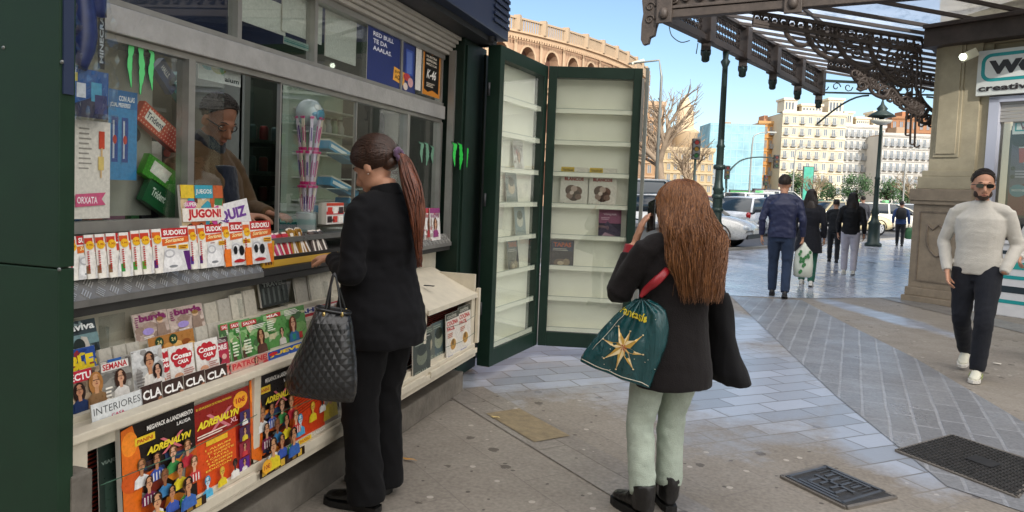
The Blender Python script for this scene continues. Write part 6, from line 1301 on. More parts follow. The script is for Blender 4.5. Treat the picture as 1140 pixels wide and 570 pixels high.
def lids(o,H,Rm,s=1.0,col='#2a1c16',brow='#2a1c16',open_=.0045):
    """eyes and brows as children"""
    for sx in (-1,1):
        mb=MB(); mb.use(mat('#e5e0d8',.25)); c=H+Rm@V((sx*.030*s,.072*s,.006*s)); mb.ball(c,(.012*s,.010*s,open_*1.4*s),10,Rm); mb.use(mat(col,.2)); mb.ball(c+Rm@V((0,.006*s,0)),(.005*s,.005*s,open_*1.2*s),8,Rm); mb.build('eye',o)
        mb=MB(); mb.use(mat(brow,.8)); mb.tube([H+Rm@V((sx*a*s,b*s,c_*s)) for a,b,c_ in ((.014,.093,.028),(.03,.088,.034),(.048,.074,.028))],[.004*s,.0045*s,.002*s],6,flat=.6); mb.build('eyebrow',o)
    mb=MB(); mb.use(mat('#9a5a50',.45)); mb.tube([H+Rm@V((a*s,b*s,c_*s)) for a,b,c_ in ((-.022,.080,-.068),(0,.0935,-.0675),(.022,.080,-.068))],[.003*s,.0055*s,.003*s],6); mb.build('lips',o)
def place(o,loc,rz): o.location=loc; o.rotation_euler=(0,0,rz)
def cap_hair(name,o,H,Rm,s,m,back=.0,low=-.03,thick=.007,front=.068,n=1400,seed=1,fuzz=.012):
    """short hair: thick cap of short lying hairs over the skull"""
    r=random.Random(seed); mb=MB(); mb.use(m)
    def S_(th,ph,k=1): return V((.076*k*math.sin(th)*math.cos(ph),-.012+.097*k*math.sin(th)*math.sin(ph),.045+.085*k*math.cos(th)))*s
    # shell
    rows=[]; NP=26
    for i in range(11):
        ring=[]
        for j in range(NP):
            ph=2*PI*j/NP; fr=max(0,math.sin(ph)); lim=PI*(.60-.36*fr**.8+.09*max(0,-math.sin(ph))) ; th=.05+lim*i/10; k=1+thick/.08*(1-.5*(i/10)**3); ring.append(H+Rm@S_(th,ph,k))
        rows.append(ring)
    mb.loft(rows); 
    for q in range(n):
        ph=r.uniform(0,2*PI); fr=max(0,math.sin(ph)); lim=PI*(.60-.36*fr**.8+.09*max(0,-math.sin(ph))); th=r.uniform(.05,.92)*lim; a=H+Rm@S_(th,ph,1.1); b=H+Rm@S_(min(PI*.6,th+.05),ph+r.uniform(-.15,.15),1.13+fuzz*r.uniform(0,4)); mb.tube([a,(a+b)/2+(a-H)*.03,b],[.0022*s,.002*s,.0008*s],3,caps=False)
    return mb.build(name,o,recalc=False)

# ---------- 1. customer in the black suit ----------
def woman_suit():
    J=dict(head=(-.00,.035,1.568),neck=(0,-.03,1.44),chest=(0,-.02,1.28),pelvis=(0,-.02,.93),w=.185,
      shL=(-.175,-.03,1.385),elL=(-.235,-.04,1.10),wrL=(-.10,.19,1.135),shR=(.175,-.03,1.385),elR=(.235,.02,1.11),wrR=(.16,.26,1.12),
      hipL=(-.09,-.02,.90),knL=(-.095,.01,.48),anL=(-.10,-.05,.09),hipR=(.09,-.02,.90),knR=(.10,.03,.49),anR=(.10,.0,.09))
    Rm=rotm(.12,-.42,0); H=V(J['head'])
    o=person_base(J,SKIN,1.06,.008,Rm,hands=((V((-.085,.215,1.137)),(.25,.95,-.05),(.2,0,-1),1,dict(curl=.45)),(V((.15,.28,1.125)),(-.2,.95,.0),(0,0,-1),-1,dict(curl=.35))))
    lids(o,H,Rm,1.06)
    blk=clothmat('#0e0e11',.9,var=.12,bump=.2,sheen=.02,spec=.2)
    mb=MB(); oval(mb,[((0,-.025,.76),.215,.182),((0,-.025,.82),.228,.186),((0,-.02,.92),.226,.178),((0,-.015,1.02),.200,.152),((0,-.012,1.12),.182,.138),((0,-.02,1.24),.198,.150),((0,-.025,1.33),.200,.138),((0,-.03,1.40),.150,.10),((0,-.03,1.46),.075,.072)],n=26)
    shoulders(mb,J); sleeve(mb,J,'L',.014,.96); sleeve(mb,J,'R',.014,.96)
    solid('jacket',mb,blk,o,.009,4,wr(.011,7,16,1,((V(J['elL']),.14,1.6),(V(J['elR']),.14,1.6),(V((0,0,1.08)),.25,.8))))
    # stand collar and back seam
    mb=MB(); mb.use(blk)
    ring=lambda z,r1,r2,yy:[V((r1*math.cos(2*PI*k/20),yy+r2*math.sin(2*PI*k/20),z+.018*math.sin(2*PI*k/20+PI))) for k in range(20)]
    mb.loft([ring(1.44,.082,.078,-.03),ring(1.475,.072,.068,-.022),ring(1.485,.066,.062,-.02),ring(1.46,.062,.058,-.02)],caps=False); mb.build('collar',o)
    mb=MB(); mb.use(mat('#0c0c0f',.9)); mb.tube([(-.0,-.185,.77),(0,-.178,.95),(0,-.14,1.1),(0,-.16,1.25),(0,-.14,1.36)],.0035,6,sub=4); mb.build('back_seam',o)
    J['hem']=-.045
    mb=MB(); legs(mb,J,[.115,.110,.092,.083,.081,.083,.085]); oval(mb,[((0,-.02,.80),.165,.125),((0,-.02,.88),.175,.135),((0,-.02,.98),.16,.12),((0,-.02,1.02),.14,.1)])
    solid('trousers',mb,clothmat('#0c0c0e',.9,var=.1,bump=.2,sheen=.02,spec=.2),o,.009,4,wr(.010,8,11,5,((V(J['knL']),.2,.9),(V(J['knR']),.2,.9),(V((-.1,-.03,.14)),.15,1.4))))
    for s_,A,yw in (('L',(-.10,-.03,.0),.15),('R',(.10,.06,.0),-.1)):
        mb=MB(); A=V(A)+V((0,0,.025)); shoe(mb,A,yw,.27,1,0,.085); sh=solid('shoe',mb,mat('#0b0b0c',.22,coat=.5,var=.1),o,.005,3)
        mb=MB(); mb.use(mat('#0a0a0a',.5)); sole(mb,A-V((0,0,.018)),yw,.28,.024); mb.build('sole',sh)
    # hair drawn back to a low tail
    hm=hairmat('#22150f','#4c3022'); tie=H+Rm@V((0,-.135,.012)); r=random.Random(4); paths=[]
    R3=V((.083,.104,.095))
    def onsk(d,k=1.0): return H+Rm@(V((d.x*R3.x,d.y*R3.y-.012,d.z*R3.z+.045))*1.10*k)
    mb=MB(); mb.use(hm); rows=[]
    for i in range(12):
        ring=[]
        for j in range(28):
            ph=2*PI*j/28; fr=max(0,math.sin(ph)); lim=PI*(.72-.33*fr**1.5); th=.05+lim*i/11; d=V((math.sin(th)*math.cos(ph),math.sin(th)*math.sin(ph),math.cos(th))); ring.append(onsk(d,1.0))
        rows.append(ring)
    mb.loft(rows); mb.ball(H+Rm@V((0,-.08,.0)),(.055,.045,.045),14,Rm); mb.build('hair_cap',o,recalc=False)
    tl=(Rm.inverted()@(tie-H)); td=V((tl.x/R3.x,(tl.y+.012)/R3.y,(tl.z-.045)/R3.z)).normalized()
    for q in range(1300):
        ph=r.uniform(0,2*PI); fr=max(0,math.sin(ph)); lim=PI*(.72-.33*fr**1.5); th=lim*math.sqrt(r.uniform(.02,1)) if r.random()<.6 else lim*r.uniform(.9,1)
        d=V((math.sin(th)*math.cos(ph),math.sin(th)*math.sin(ph),math.cos(th))); P=[]
        for i in range(9):
            t=i/8; e=d.lerp(td,t).normalized(); P.append(onsk(e,1.015+.02*math.sin(PI*t)+r.uniform(0,.012))-V((0,0,.004*math.sin(PI*t))))
        paths.append(P)
    strands('hair',o,hm,paths,.0028)
    mb=MB(); mb.use(clothmat('#5d4560',.8)); T_=tie+V((0,-.006,-.004)); x=Rm@V((1,0,0)); y=Rm@V((0,0,1))
    mb.tube([T_+x*(.026*math.cos(2*PI*k/16))+y*(.026*math.sin(2*PI*k/16))+V((0,.006*math.sin(k*2.5),0)) for k in range(17)],[.012+.003*math.sin(k*2) for k in range(17)],8,caps=False); mb.build('hair_tie',o)
    paths=[]; tm=hairmat('#2c1710','#8a4a2a')
    for q in range(520):
        a=r.uniform(0,2*PI); rr=math.sqrt(r.random()); P=[]; wv=r.uniform(0,6); L=.50*r.uniform(.7,1.02)
        for i in range(15):
            t=i/14; rad=(.014+.036*math.sin(PI*min(1,t*1.1+.08))*(1-.45*t))*rr; P.append(tie+V((rad*math.cos(a)+.012*math.sin(t*7+wv*.3)-.015*t,-.012-.055*math.sin(min(1,t*2.2)*PI/2)+rad*math.sin(a)*.7-.09*t+.012*math.sin(t*8),-L*t*1.0+.012*math.sin(PI*min(1,t*4)))))
        paths.append(P)
    strands('ponytail',o,tm,paths,.0034)
    mb=MB(); mb.use(tm); mb.tube([tie+V((0,-.012-.055*math.sin(min(1,t*2.2)*PI/2)-.09*t+.012*math.sin(t*8),-.42*t)) for t in [i/8 for i in range(9)]],[.012,.028,.034,.034,.030,.026,.02,.013,.005],10,sub=2); mb.build('ponytail_core',o)
    mb=MB(); mb.use(mat('#c9c4bc',.2,.8)); mb.ball(H+Rm@V((-.081,.0,-.034)),.004,8); mb.build('earring',o)
    tag(o,'woman in a black trouser suit with a long brown ponytail, standing at the kiosk counter','person')
    p=onz(414,557); place(o,(p.x,p.y,0),R_(78)); return o
WS=woman_suit()
# tote bag on her forearm
def tote():
    M=bpy.data.materials.new('woven_black'); M.use_nodes=True; n=M.node_tree; b=n.nodes['Principled BSDF']; b.inputs['Base Color'].default_value=hx('#17191c'); b.inputs['Roughness'].default_value=.3; b.inputs['Coat Weight'].default_value=.3
    tc=n.nodes.new('ShaderNodeTexCoord'); mp=n.nodes.new('ShaderNodeMapping'); mp.inputs['Rotation'].default_value=(0,0,R_(45)); mp.inputs['Scale'].default_value=(38,26,1); ck=n.nodes.new('ShaderNodeTexVoronoi'); ck.distance='CHEBYCHEV'; ck.inputs['Randomness'].default_value=0; ck.inputs['Scale'].default_value=1
    n.links.new(tc.outputs['UV'],mp.inputs[0]); n.links.new(mp.outputs[0],ck.inputs['Vector']); bp=n.nodes.new('ShaderNodeBump'); bp.invert=True; bp.inputs['Strength'].default_value=1; bp.inputs['Distance'].default_value=.006; n.links.new(ck.outputs['Distance'],bp.inputs['Height']); n.links.new(bp.outputs[0],b.inputs['Normal'])
    cr=n.nodes.new('ShaderNodeValToRGB'); cr.color_ramp.elements[0].color=hx('#1b1d20'); cr.color_ramp.elements[1].color=hx('#060708'); cr.color_ramp.elements[0].position=.2; cr.color_ramp.elements[1].position=.5; n.links.new(ck.outputs['Distance'],cr.inputs[0]); n.links.new(cr.outputs[0],b.inputs['Base Color'])
    nrm=(CAM-onz(380,560)); nrm.z=0; nrm.normalize(); P0=dep(357,395,2.86); f=lambda x,y:onpl(x,y,P0,nrm)
    T_=thing('tote_bag',f(357,440),'large black woven leather tote bag hanging from the suited woman\'s forearm','bag')
    rows=[(348,352,390),(362,344,393),(380,336,395),(400,326,397),(418,319,398),(432,317,397),(441,322,394)]
    mb=MB(); mb.use(M); N=24; R=[]; uvl=[]
    for i,(y,xl,xr) in enumerate(rows):
        a=f(xl,y-(6 if i==0 else 0)+ (i>3)*(-4)); b_=f(xr,y+(i>3)*5); c=(a+b_)/2; hx_=(b_-a)/2; d=[.045,.06,.07,.078,.08,.075,.05][i]; ring=[]
        for k in range(N):
            t=2*PI*k/N; ct,st_=math.cos(t),math.sin(t); ring.append(c+hx_*math.copysign(abs(ct)**.6,ct)+nrm*(d*math.copysign(abs(st_)**.7,st_)-.0)+nrm*.006*noise.noise(V((k*.9,i*1.3,2)))+V((0,0,.004*noise.noise(V((k,i,5))))))
        R.append(ring)
    mb.loft(R)
    uv=mb.bm.loops.layers.uv.new('uv')
    x_=f(400,400)-f(300,400); x_.normalize()
    for fc in mb.bm.faces:
        for l in fc.loops: q=l.vert.co-P0; l[uv].uv=(q.dot(x_)*1.2+q.dot(nrm)*1.2,q.z*1.2)
    mb.build('bag_body',T_,recalc=True)
    trim=mat('#141517',.35,coat=.3)
    mb=MB(); mb.use(trim); mb.tube(R[0]+[R[0][0]],.006,6,caps=False); mb.build('rim',T_)
    fa=V((0,0,0))
    for off,(xa,xb) in ((.05,(356,384)),(-.05,(360,388))):
        mb=MB(); mb.use(trim); mb.tube([f(xa,368)+nrm*off,f(xa+6,345)+nrm*off*.8,f(368,318)+nrm*off*.5,f(372.5,305)+nrm*off*.3,f(376,318)+nrm*off*.5,f(xb-4,345)+nrm*off*.8,f(xb,368)+nrm*off],[.006]*7,8,flat=.6,sub=4); mb.build('handle',T_)
        mb=MB(); mb.use(mat('#b9a36a',.25,.9)); 
        for xx in (xa+5,xb-3): q=f(xx,348)+nrm*(off*.85); mb.ball(q,(.008,.008,.014),8)
        mb.build('ring',T_)
tote()
# ---------- 2. girl on the phone, long hair, teal bag ----------
def girl():
    J=dict(head=(.03,.03,1.42),neck=(.015,-.03,1.295),chest=(.01,-.02,1.15),pelvis=(0,-.01,.84),w=.165,
      shL=(-.15,-.03,1.26),elL=(-.245,.06,1.03),wrL=(-.165,.10,1.255),shR=(.175,-.03,1.255),elR=(.235,.05,1.01),wrR=(.06,.24,1.04),
      hipL=(-.085,-.01,.80),knL=(-.115,.03,.43),anL=(-.125,-.05,.09),hipR=(.085,-.01,.80),knR=(.055,.05,.44),anR=(.045,.03,.09))
    Rm=rotm(.25,-.12,.03); H=V(J['head'])
    o=person_base(J,SKIN,.96,.0065,Rm,hands=((V((-.155,.098,1.27)),(.28,-.12,1),(1,-.25,-.1),1,dict(curl=.22,s=.95,spread=.25)),(V((.045,.245,1.045)),(-1,.25,.1),(0,-.2,-1),1,dict(curl=.6,s=.9))))
    lids(o,H,Rm,.96)
    blk=clothmat('#151112',.88,var=.14,bump=.35,weave=180,sheen=.08,spec=.25)
    mb=MB(); oval(mb,[((.01,-.02,.615),.185,.145),((.01,-.02,.68),.188,.145),((0,-.015,.80),.182,.138),((0,-.01,.95),.165,.125),((.005,-.012,1.06),.168,.125),((.01,-.015,1.15),.178,.128),((.012,-.02,1.23),.155,.105),((.015,-.03,1.30),.085,.08)],n=26)
    shoulders(mb,J,.018); sleeve(mb,J,'L',.016,.80,.042); sleeve(mb,J,'R',.016,.92,.04)
    solid('jacket',mb,blk,o,.009,5,wr(.006,8,15,3,((V(J['elL']),.14,1.8),(V(J['elR']),.14,1.6),(V((0,0,.95)),.25,.5))))
    mb=MB(); a,b=V(J['elL']),V(J['wrL']); glue(mb,[a.lerp(b,.72),a.lerp(b,.88),a.lerp(b,.97)],[.040,.038,.040]); solid('sweater_cuff',mb,clothmat('#8e1622',.8,var=.1,bump=.5,weave=120),o,.006,2,wr(.002,30,30))
    mb=MB(); J['hem']=.03; legs(mb,J,[.096,.088,.073,.065,.063,.062,.060]); oval(mb,[((0,-.01,.70),.145,.105),((0,-.01,.80),.16,.125),((0,-.01,.90),.145,.11)])
    solid('jeans',mb,clothmat('#a6b1a4',.9,var=.22,bump=.4,weave=200,sheen=.05),o,.008,3,wr(.0055,8,15,8,((V(J['knL']),.17,1.4),(V(J['knR']),.17,1.4),(V((-.12,-.03,.16)),.12,1.6),(V((.05,.03,.16)),.12,1.6))))
    for A,yw in (((-.125,-.03,0),.25),((.045,.05,0),-.1)):
        A=V(A); mb=MB(); shoe(mb,A+V((0,0,.03)),yw,.25,1.05,0,.10); glue(mb,[A+V((0,-.02,.06)),A+V((0,-.03,.13)),A+V((0,-.025,.165))],[.05,.053,.056]); bt=solid('boot',mb,mat('#0c0b0c',.4,coat=.25,var=.15,bump=.3,bs=60),o,.006,3,wr(.003,30,30,2))
        mb=MB(); mb.use(mat('#0a0a0a',.6)); sole(mb,A+V((0,0,.004)),yw,.265,.032); mb.build('sole',bt)
        mb=MB(); mb.use(mat('#1c1a1a',.6)); f=V((-math.sin(yw),math.cos(yw),0)); x=V((f.y,-f.x,0))
        for q in range(4): mb.tube([A+f*(.06-.018*q)+x*(.04*math.cos(t))+V((0,0,.085+.018*q+.035*math.sin(t)-.01)) for t in [PI*i/6 for i in range(7)]],.003,5)
        mb.build('laces',bt)
    # hair: waist-long, falling over back and shoulders
    hm=hairmat('#4a2615','#b07848',.4); r=random.Random(11); paths=[]; s=1.06
    R3=V((.080,.100,.092))*s
    def onsk(d,k=1.0): return H+Rm@V((d.x*R3.x*k,d.y*R3.y*k-.012,d.z*R3.z*k+.043))
    mb=MB(); mb.use(hm); rows=[]
    for i in range(12):
        ring=[]
        for j in range(28):
            ph=2*PI*j/28; fr=max(0,math.sin(ph)); lim=PI*(.68-.30*fr**1.4); th=.05+lim*i/11; ring.append(onsk(V((math.sin(th)*math.cos(ph),math.sin(th)*math.sin(ph),math.cos(th))),1.0))
        rows.append(ring)
    mb.loft(rows)
    core=[((.03,-.065,1.42),.082,.055),((.033,-.08,1.34),.100,.06),((.036,-.095,1.25),.115,.062),((.045,-.10,1.18),.10,.045),((.05,-.10,1.12),.05,.02)]
    oval(mb,core,20,2); mb.build('hair_cap',o,recalc=False)
    for q in range(6500):
        # start along the parting or anywhere on the scalp, angle ph picks where it falls
        ph=r.uniform(PI*.70,PI*2.16) if r.random()<.9 else r.uniform(PI*.62,PI*.72)
        th0=r.uniform(.02,.9)*PI*.45; d0=V((math.sin(th0)*math.cos(ph),math.sin(th0)*math.sin(ph),math.cos(th0)))
        dE=V((math.cos(ph)*.97,math.sin(ph)*.97,-.12)).normalized(); P=[]
        lay=r.uniform(0,.024)+.008
        for i in range(6): P.append(onsk(d0.lerp(dE,i/5.5).normalized(),1+lay/.08*(.35+.65*i/5)*.8))
        c0=P[-1]; u=math.cos(ph); vv=math.sin(ph); L=(.42 if vv<-.1 else .37)*(1-.5*r.random()**1.6)*r.uniform(.92,1.08); w1=r.uniform(0,6.28); clump=math.floor(ph*22+lay*200); wv=random.Random(clump*7).uniform(0,6.28); rin=math.sqrt(r.uniform(.25,1))
        for i in range(1,14):
            t=i/13; z=c0.z-L*t; k=min(1,t*1.6)
            ax=.025+.035*t; tx=ax+(.112+.040*math.sin(PI*min(1,t*.9+.1)))*u*rin*(1-.25*max(0,t-.6)); ty=-.095-.02*t+(.085+.03*t)*min(.35,vv)*rin
            ty=min(ty,.03) 
            x=c0.x*(1-k)+tx*k; y=c0.y*(1-k)+ty*k
            amp=.018*t*t+.003; x+=amp*math.sin(t*9+wv)+.002*math.sin(t*17+w1); y+=amp*math.cos(t*8+wv)
            P.append(V((x,y,z)))
        paths.append(P)
    fly=[[p+V((.018*math.sin(i*.5+q),.012*math.cos(i*.4+q*2),0))*(i/len(P_)) *1.6 for i,p in enumerate(P_)] for q,P_ in enumerate(paths[::22])]
    strands('hair',o,hm,paths,.0018); strands('flyaway_hair',o,hm,fly,.0009)
    tag(o,'young woman with long wavy auburn hair holding a phone to her ear, pale green jeans','person')
    p=onz(736,570); place(o,(p.x,p.y,0),R_(33)); return o,J
GI,GJ=girl()
def wpt(o,p): return o.matrix_basis@V(p)
# phone
mb=MB(); mb.use(mat('#0d0e11',.2,coat=.4)); a=wpt(GI,(-.085,.085,1.395)); Mx=Matrix.Translation(a)@Matrix.Rotation(R_(33),4,'Z')@Matrix.Rotation(R_(-14),4,'X')@Matrix.Rotation(R_(8),4,'Y')
mb.box((-.005,-.037,-.075),(.005,.037,.075),Mx,.004); mb.build('smartphone',loc=a,label='black smartphone held against the long-haired woman\'s ear',cat='phone')
# shopping bag: teal plastic with a gold star, hung by a red handle from the crook of her arm
def teal_bag():
    nrm=(CAM-onz(700,560)); nrm.z=0; nrm.normalize(); el=wpt(GI,GJ['elL']); P0=el+nrm*.11; f=lambda x,y:onpl(x,y,P0,nrm)
    T_=thing('shopping_bag',f(690,425),'shiny teal plastic shopping bag with a gold star and red handle','bag')
    M=bpy.data.materials.new('teal_plastic'); M.use_nodes=True; n=M.node_tree; b=n.nodes['Principled BSDF']; b.inputs['Base Color'].default_value=hx('#0f4448'); b.inputs['Roughness'].default_value=.22; b.inputs['Coat Weight'].default_value=.4
    tc=n.nodes.new('ShaderNodeTexCoord'); mp=n.nodes.new('ShaderNodeMapping'); mp.inputs['Scale'].default_value=(9,9,3); nz=n.nodes.new('ShaderNodeTexNoise'); nz.inputs['Scale'].default_value=1.5; nz.inputs['Detail'].default_value=6; nz.inputs['Distortion'].default_value=1.2
    bp=n.nodes.new('ShaderNodeBump'); bp.inputs['Strength'].default_value=.9; bp.inputs['Distance'].default_value=.03; n.links.new(tc.outputs['Object'],mp.inputs[0]); n.links.new(mp.outputs[0],nz.inputs['Vector']); n.links.new(nz.outputs['Fac'],bp.inputs['Height']); n.links.new(bp.outputs[0],b.inputs['Normal'])
    top=(712,331)
    rows=[((707,333),(722,333)),((695,341),(733,338)),((683,352),(742,346)),((670,366),(745,366)),((660,378),(742,384)),((652,389),(736,400)),((647,397),(730,414)),((646,402),(724,432))]
    def edge(v):
        v*=len(rows)-1; i=min(int(v),len(rows)-2); t=v-i; L=[rows[i][0][k]*(1-t)+rows[i+1][0][k]*t for k in (0,1)]; R=[rows[i][1][k]*(1-t)+rows[i+1][1][k]*t for k in (0,1)]; return L,R
    NU,NV=40,30
    def surf(u,v,sg):
        L,R=edge(v); x=L[0]*(1-u)+R[0]*u; y=L[1]*(1-u)+R[1]*u
        bul=(math.sin(PI*u)**.4)*(.012+.05*math.sin(PI*min(1,v*.85+.05))**.7)
        fold=.016*(1-.55*v)*math.sin((u-.5)*22/(.5+v))*math.sin(PI*u)+.006*noise.noise(V((u*7,v*6,sg)))
        return f(x,y)+nrm*sg*(bul+fold if sg>0 else bul)
    mb=MB(); mb.use(M)
    for sg in (1,-1):
        G=[[mb.bm.verts.new(surf(i/NU,j/NV,sg)) for i in range(NU+1)] for j in range(NV+1)]
        for j in range(NV):
            for i in range(NU):
                fc=mb.bm.faces.new((G[j][i],G[j][i+1],G[j+1][i+1],G[j+1][i])); fc.smooth=True
    bmesh.ops.remove_doubles(mb.bm,verts=mb.bm.verts[:],dist=2e-4); mb.build('bag_body',T_)
    # printed star: 8 rays laid on the surface, as thin relief following it
    gold=mat('#c9a24e',.35,.3,var=.15,vs=40); pale=mat('#e4cfa0',.4,var=.1,vs=40); red=mat('#a5272a',.4)
    def uvp(x,y,l=.004):
        # find u,v for a picture point
        best=None
        for j in range(0,61):
            v=j/60; L,R=edge(v); 
            if abs(R[0]-L[0])<1: continue
            u=(x-L[0])/(R[0]-L[0]); yy=L[1]*(1-u)+R[1]*u; e=abs(yy-y)
            if 0<=u<=1 and (best is None or e<best[0]): best=(e,u,v)
        if not best: return f(x,y)+nrm*.08
        return surf(best[1],best[2],1)+nrm*l
    mb=MB(); cx,cy=694,384
    for k,(ex,ey) in enumerate(((689,362),(705,408),(672,375),(716,371),(673,396),(716,392),(686,408),(702,366))):
        d=V((ex-cx,ey-cy)); n2=V((-d.y,d.x)).normalized()*3.4
        for sgn,m_ in ((1,gold),(-1,pale)):
            mb.use(m_); m1=uvp(cx+d.x*.28+n2.x*sgn,cy+d.y*.28+n2.y*sgn,.005); c0=uvp(cx,cy,.005); m3=uvp(cx+d.x*.6,cy+d.y*.6,.005); tip=uvp(ex,ey,.005); m4=uvp(cx+d.x*.6+n2.x*sgn*.5,cy+d.y*.6+n2.y*sgn*.5,.005)
            mb.face([c0,m1,m4,m3]); mb.face([m3,m4,tip])
        mb.use(pale); mb.ball(uvp(ex,ey,.004),.0045,6)
    mb.use(red)
    for k in range(6):
        a=k*PI/3; mb.face([uvp(cx,cy,.008),uvp(cx+5*math.cos(a),cy+5*math.sin(a),.0075),uvp(cx+3*math.cos(a+.5),cy+3*math.sin(a+.5),.0075)])
    mb.build('star_print',T_,recalc=False)
    mb=MB(); mb.use(mat('#c9b52c',.4)); vs,fs_,tw,th=glyphs('Fantasía',.02,.35)
    for fc in fs_:
        mb.face([uvp(690+vs[i][0]/tw*30,346.5+vs[i][0]/tw*10-(vs[i][1]/th)*9,.005) for i in fc])
    mb.build('bag_lettering',T_,recalc=False)
    mb=MB(); mb.use(mat('#cfd0c0',.5)); 
    mb.tube([uvp(648+i*7.4,399+i*2.9,.003) for i in range(11)],.0018,5); mb.build('bag_seam',T_,recalc=False); mb=MB(); mb.use(mat('#cfd0c0',.5)); mb.tube([uvp(697-i*4.1,346+i*4.6,.003) for i in range(10)],.0013,5)
    for q in range(16): 
        r_=random.Random(q); mb.ball(uvp(r_.uniform(664,732),r_.uniform(352,412),.003),.0022,6)
    mb.build('bag_seam',T_,recalc=False)
    mb=MB(); mb.use(mat('#8f1420',.45,coat=.2)); c=f(713,331)
    elw=el+V((0,0,.0)); 
    mb.tube([c,f(719,323),f(730,313)+nrm*.02,f(741,303)+nrm*.0,f(744,300)-nrm*.07,f(732,312)-nrm*.12,c-nrm*.03],[.008,.016,.020,.017,.014,.012,.008],8,flat=.5,sub=5); mb.build('handle',T_)
teal_bag()
# jacket carried over her far arm
def carried():
    e=wpt(GI,GJ['elR']); x=V((math.cos(R_(33)),math.sin(R_(33)),0)); y=V((-x.y,x.x,0))
    P=lambda a,b,z:e+x*a+y*b+V((0,0,z))
    mb=MB(); M=clothmat('#0f0f12',.8,var=.15,bump=.2,sheen=.03,spec=.25); rr=[]
    secs=[(.00,-.02,.035,.05,.09),(.02,-.0,-.04,.075,.12),(.03,.0,-.16,.065,.15),(.045,.0,-.26,.085,.17),(.065,.0,-.33,.10,.19),(.085,0,-.38,.10,.19)]
    mb.loft([[P(cx+a*math.cos(2*PI*k/22),cy+b*math.sin(2*PI*k/22),cz+.02*math.sin(2*PI*k/22)*(-cz*2)) for k in range(22)] for cx,cy,cz,a,b in secs])
    return solid('carried_jacket',mb,M,None,.009,4,wr(.012,10,4,6))
cj=carried(); c0=wpt(GI,GJ['elR']); cj.data.transform(Matrix.Translation(-c0)); cj.location=c0; tag(cj,'black jacket hanging over the right arm of the long-haired woman','jacket')
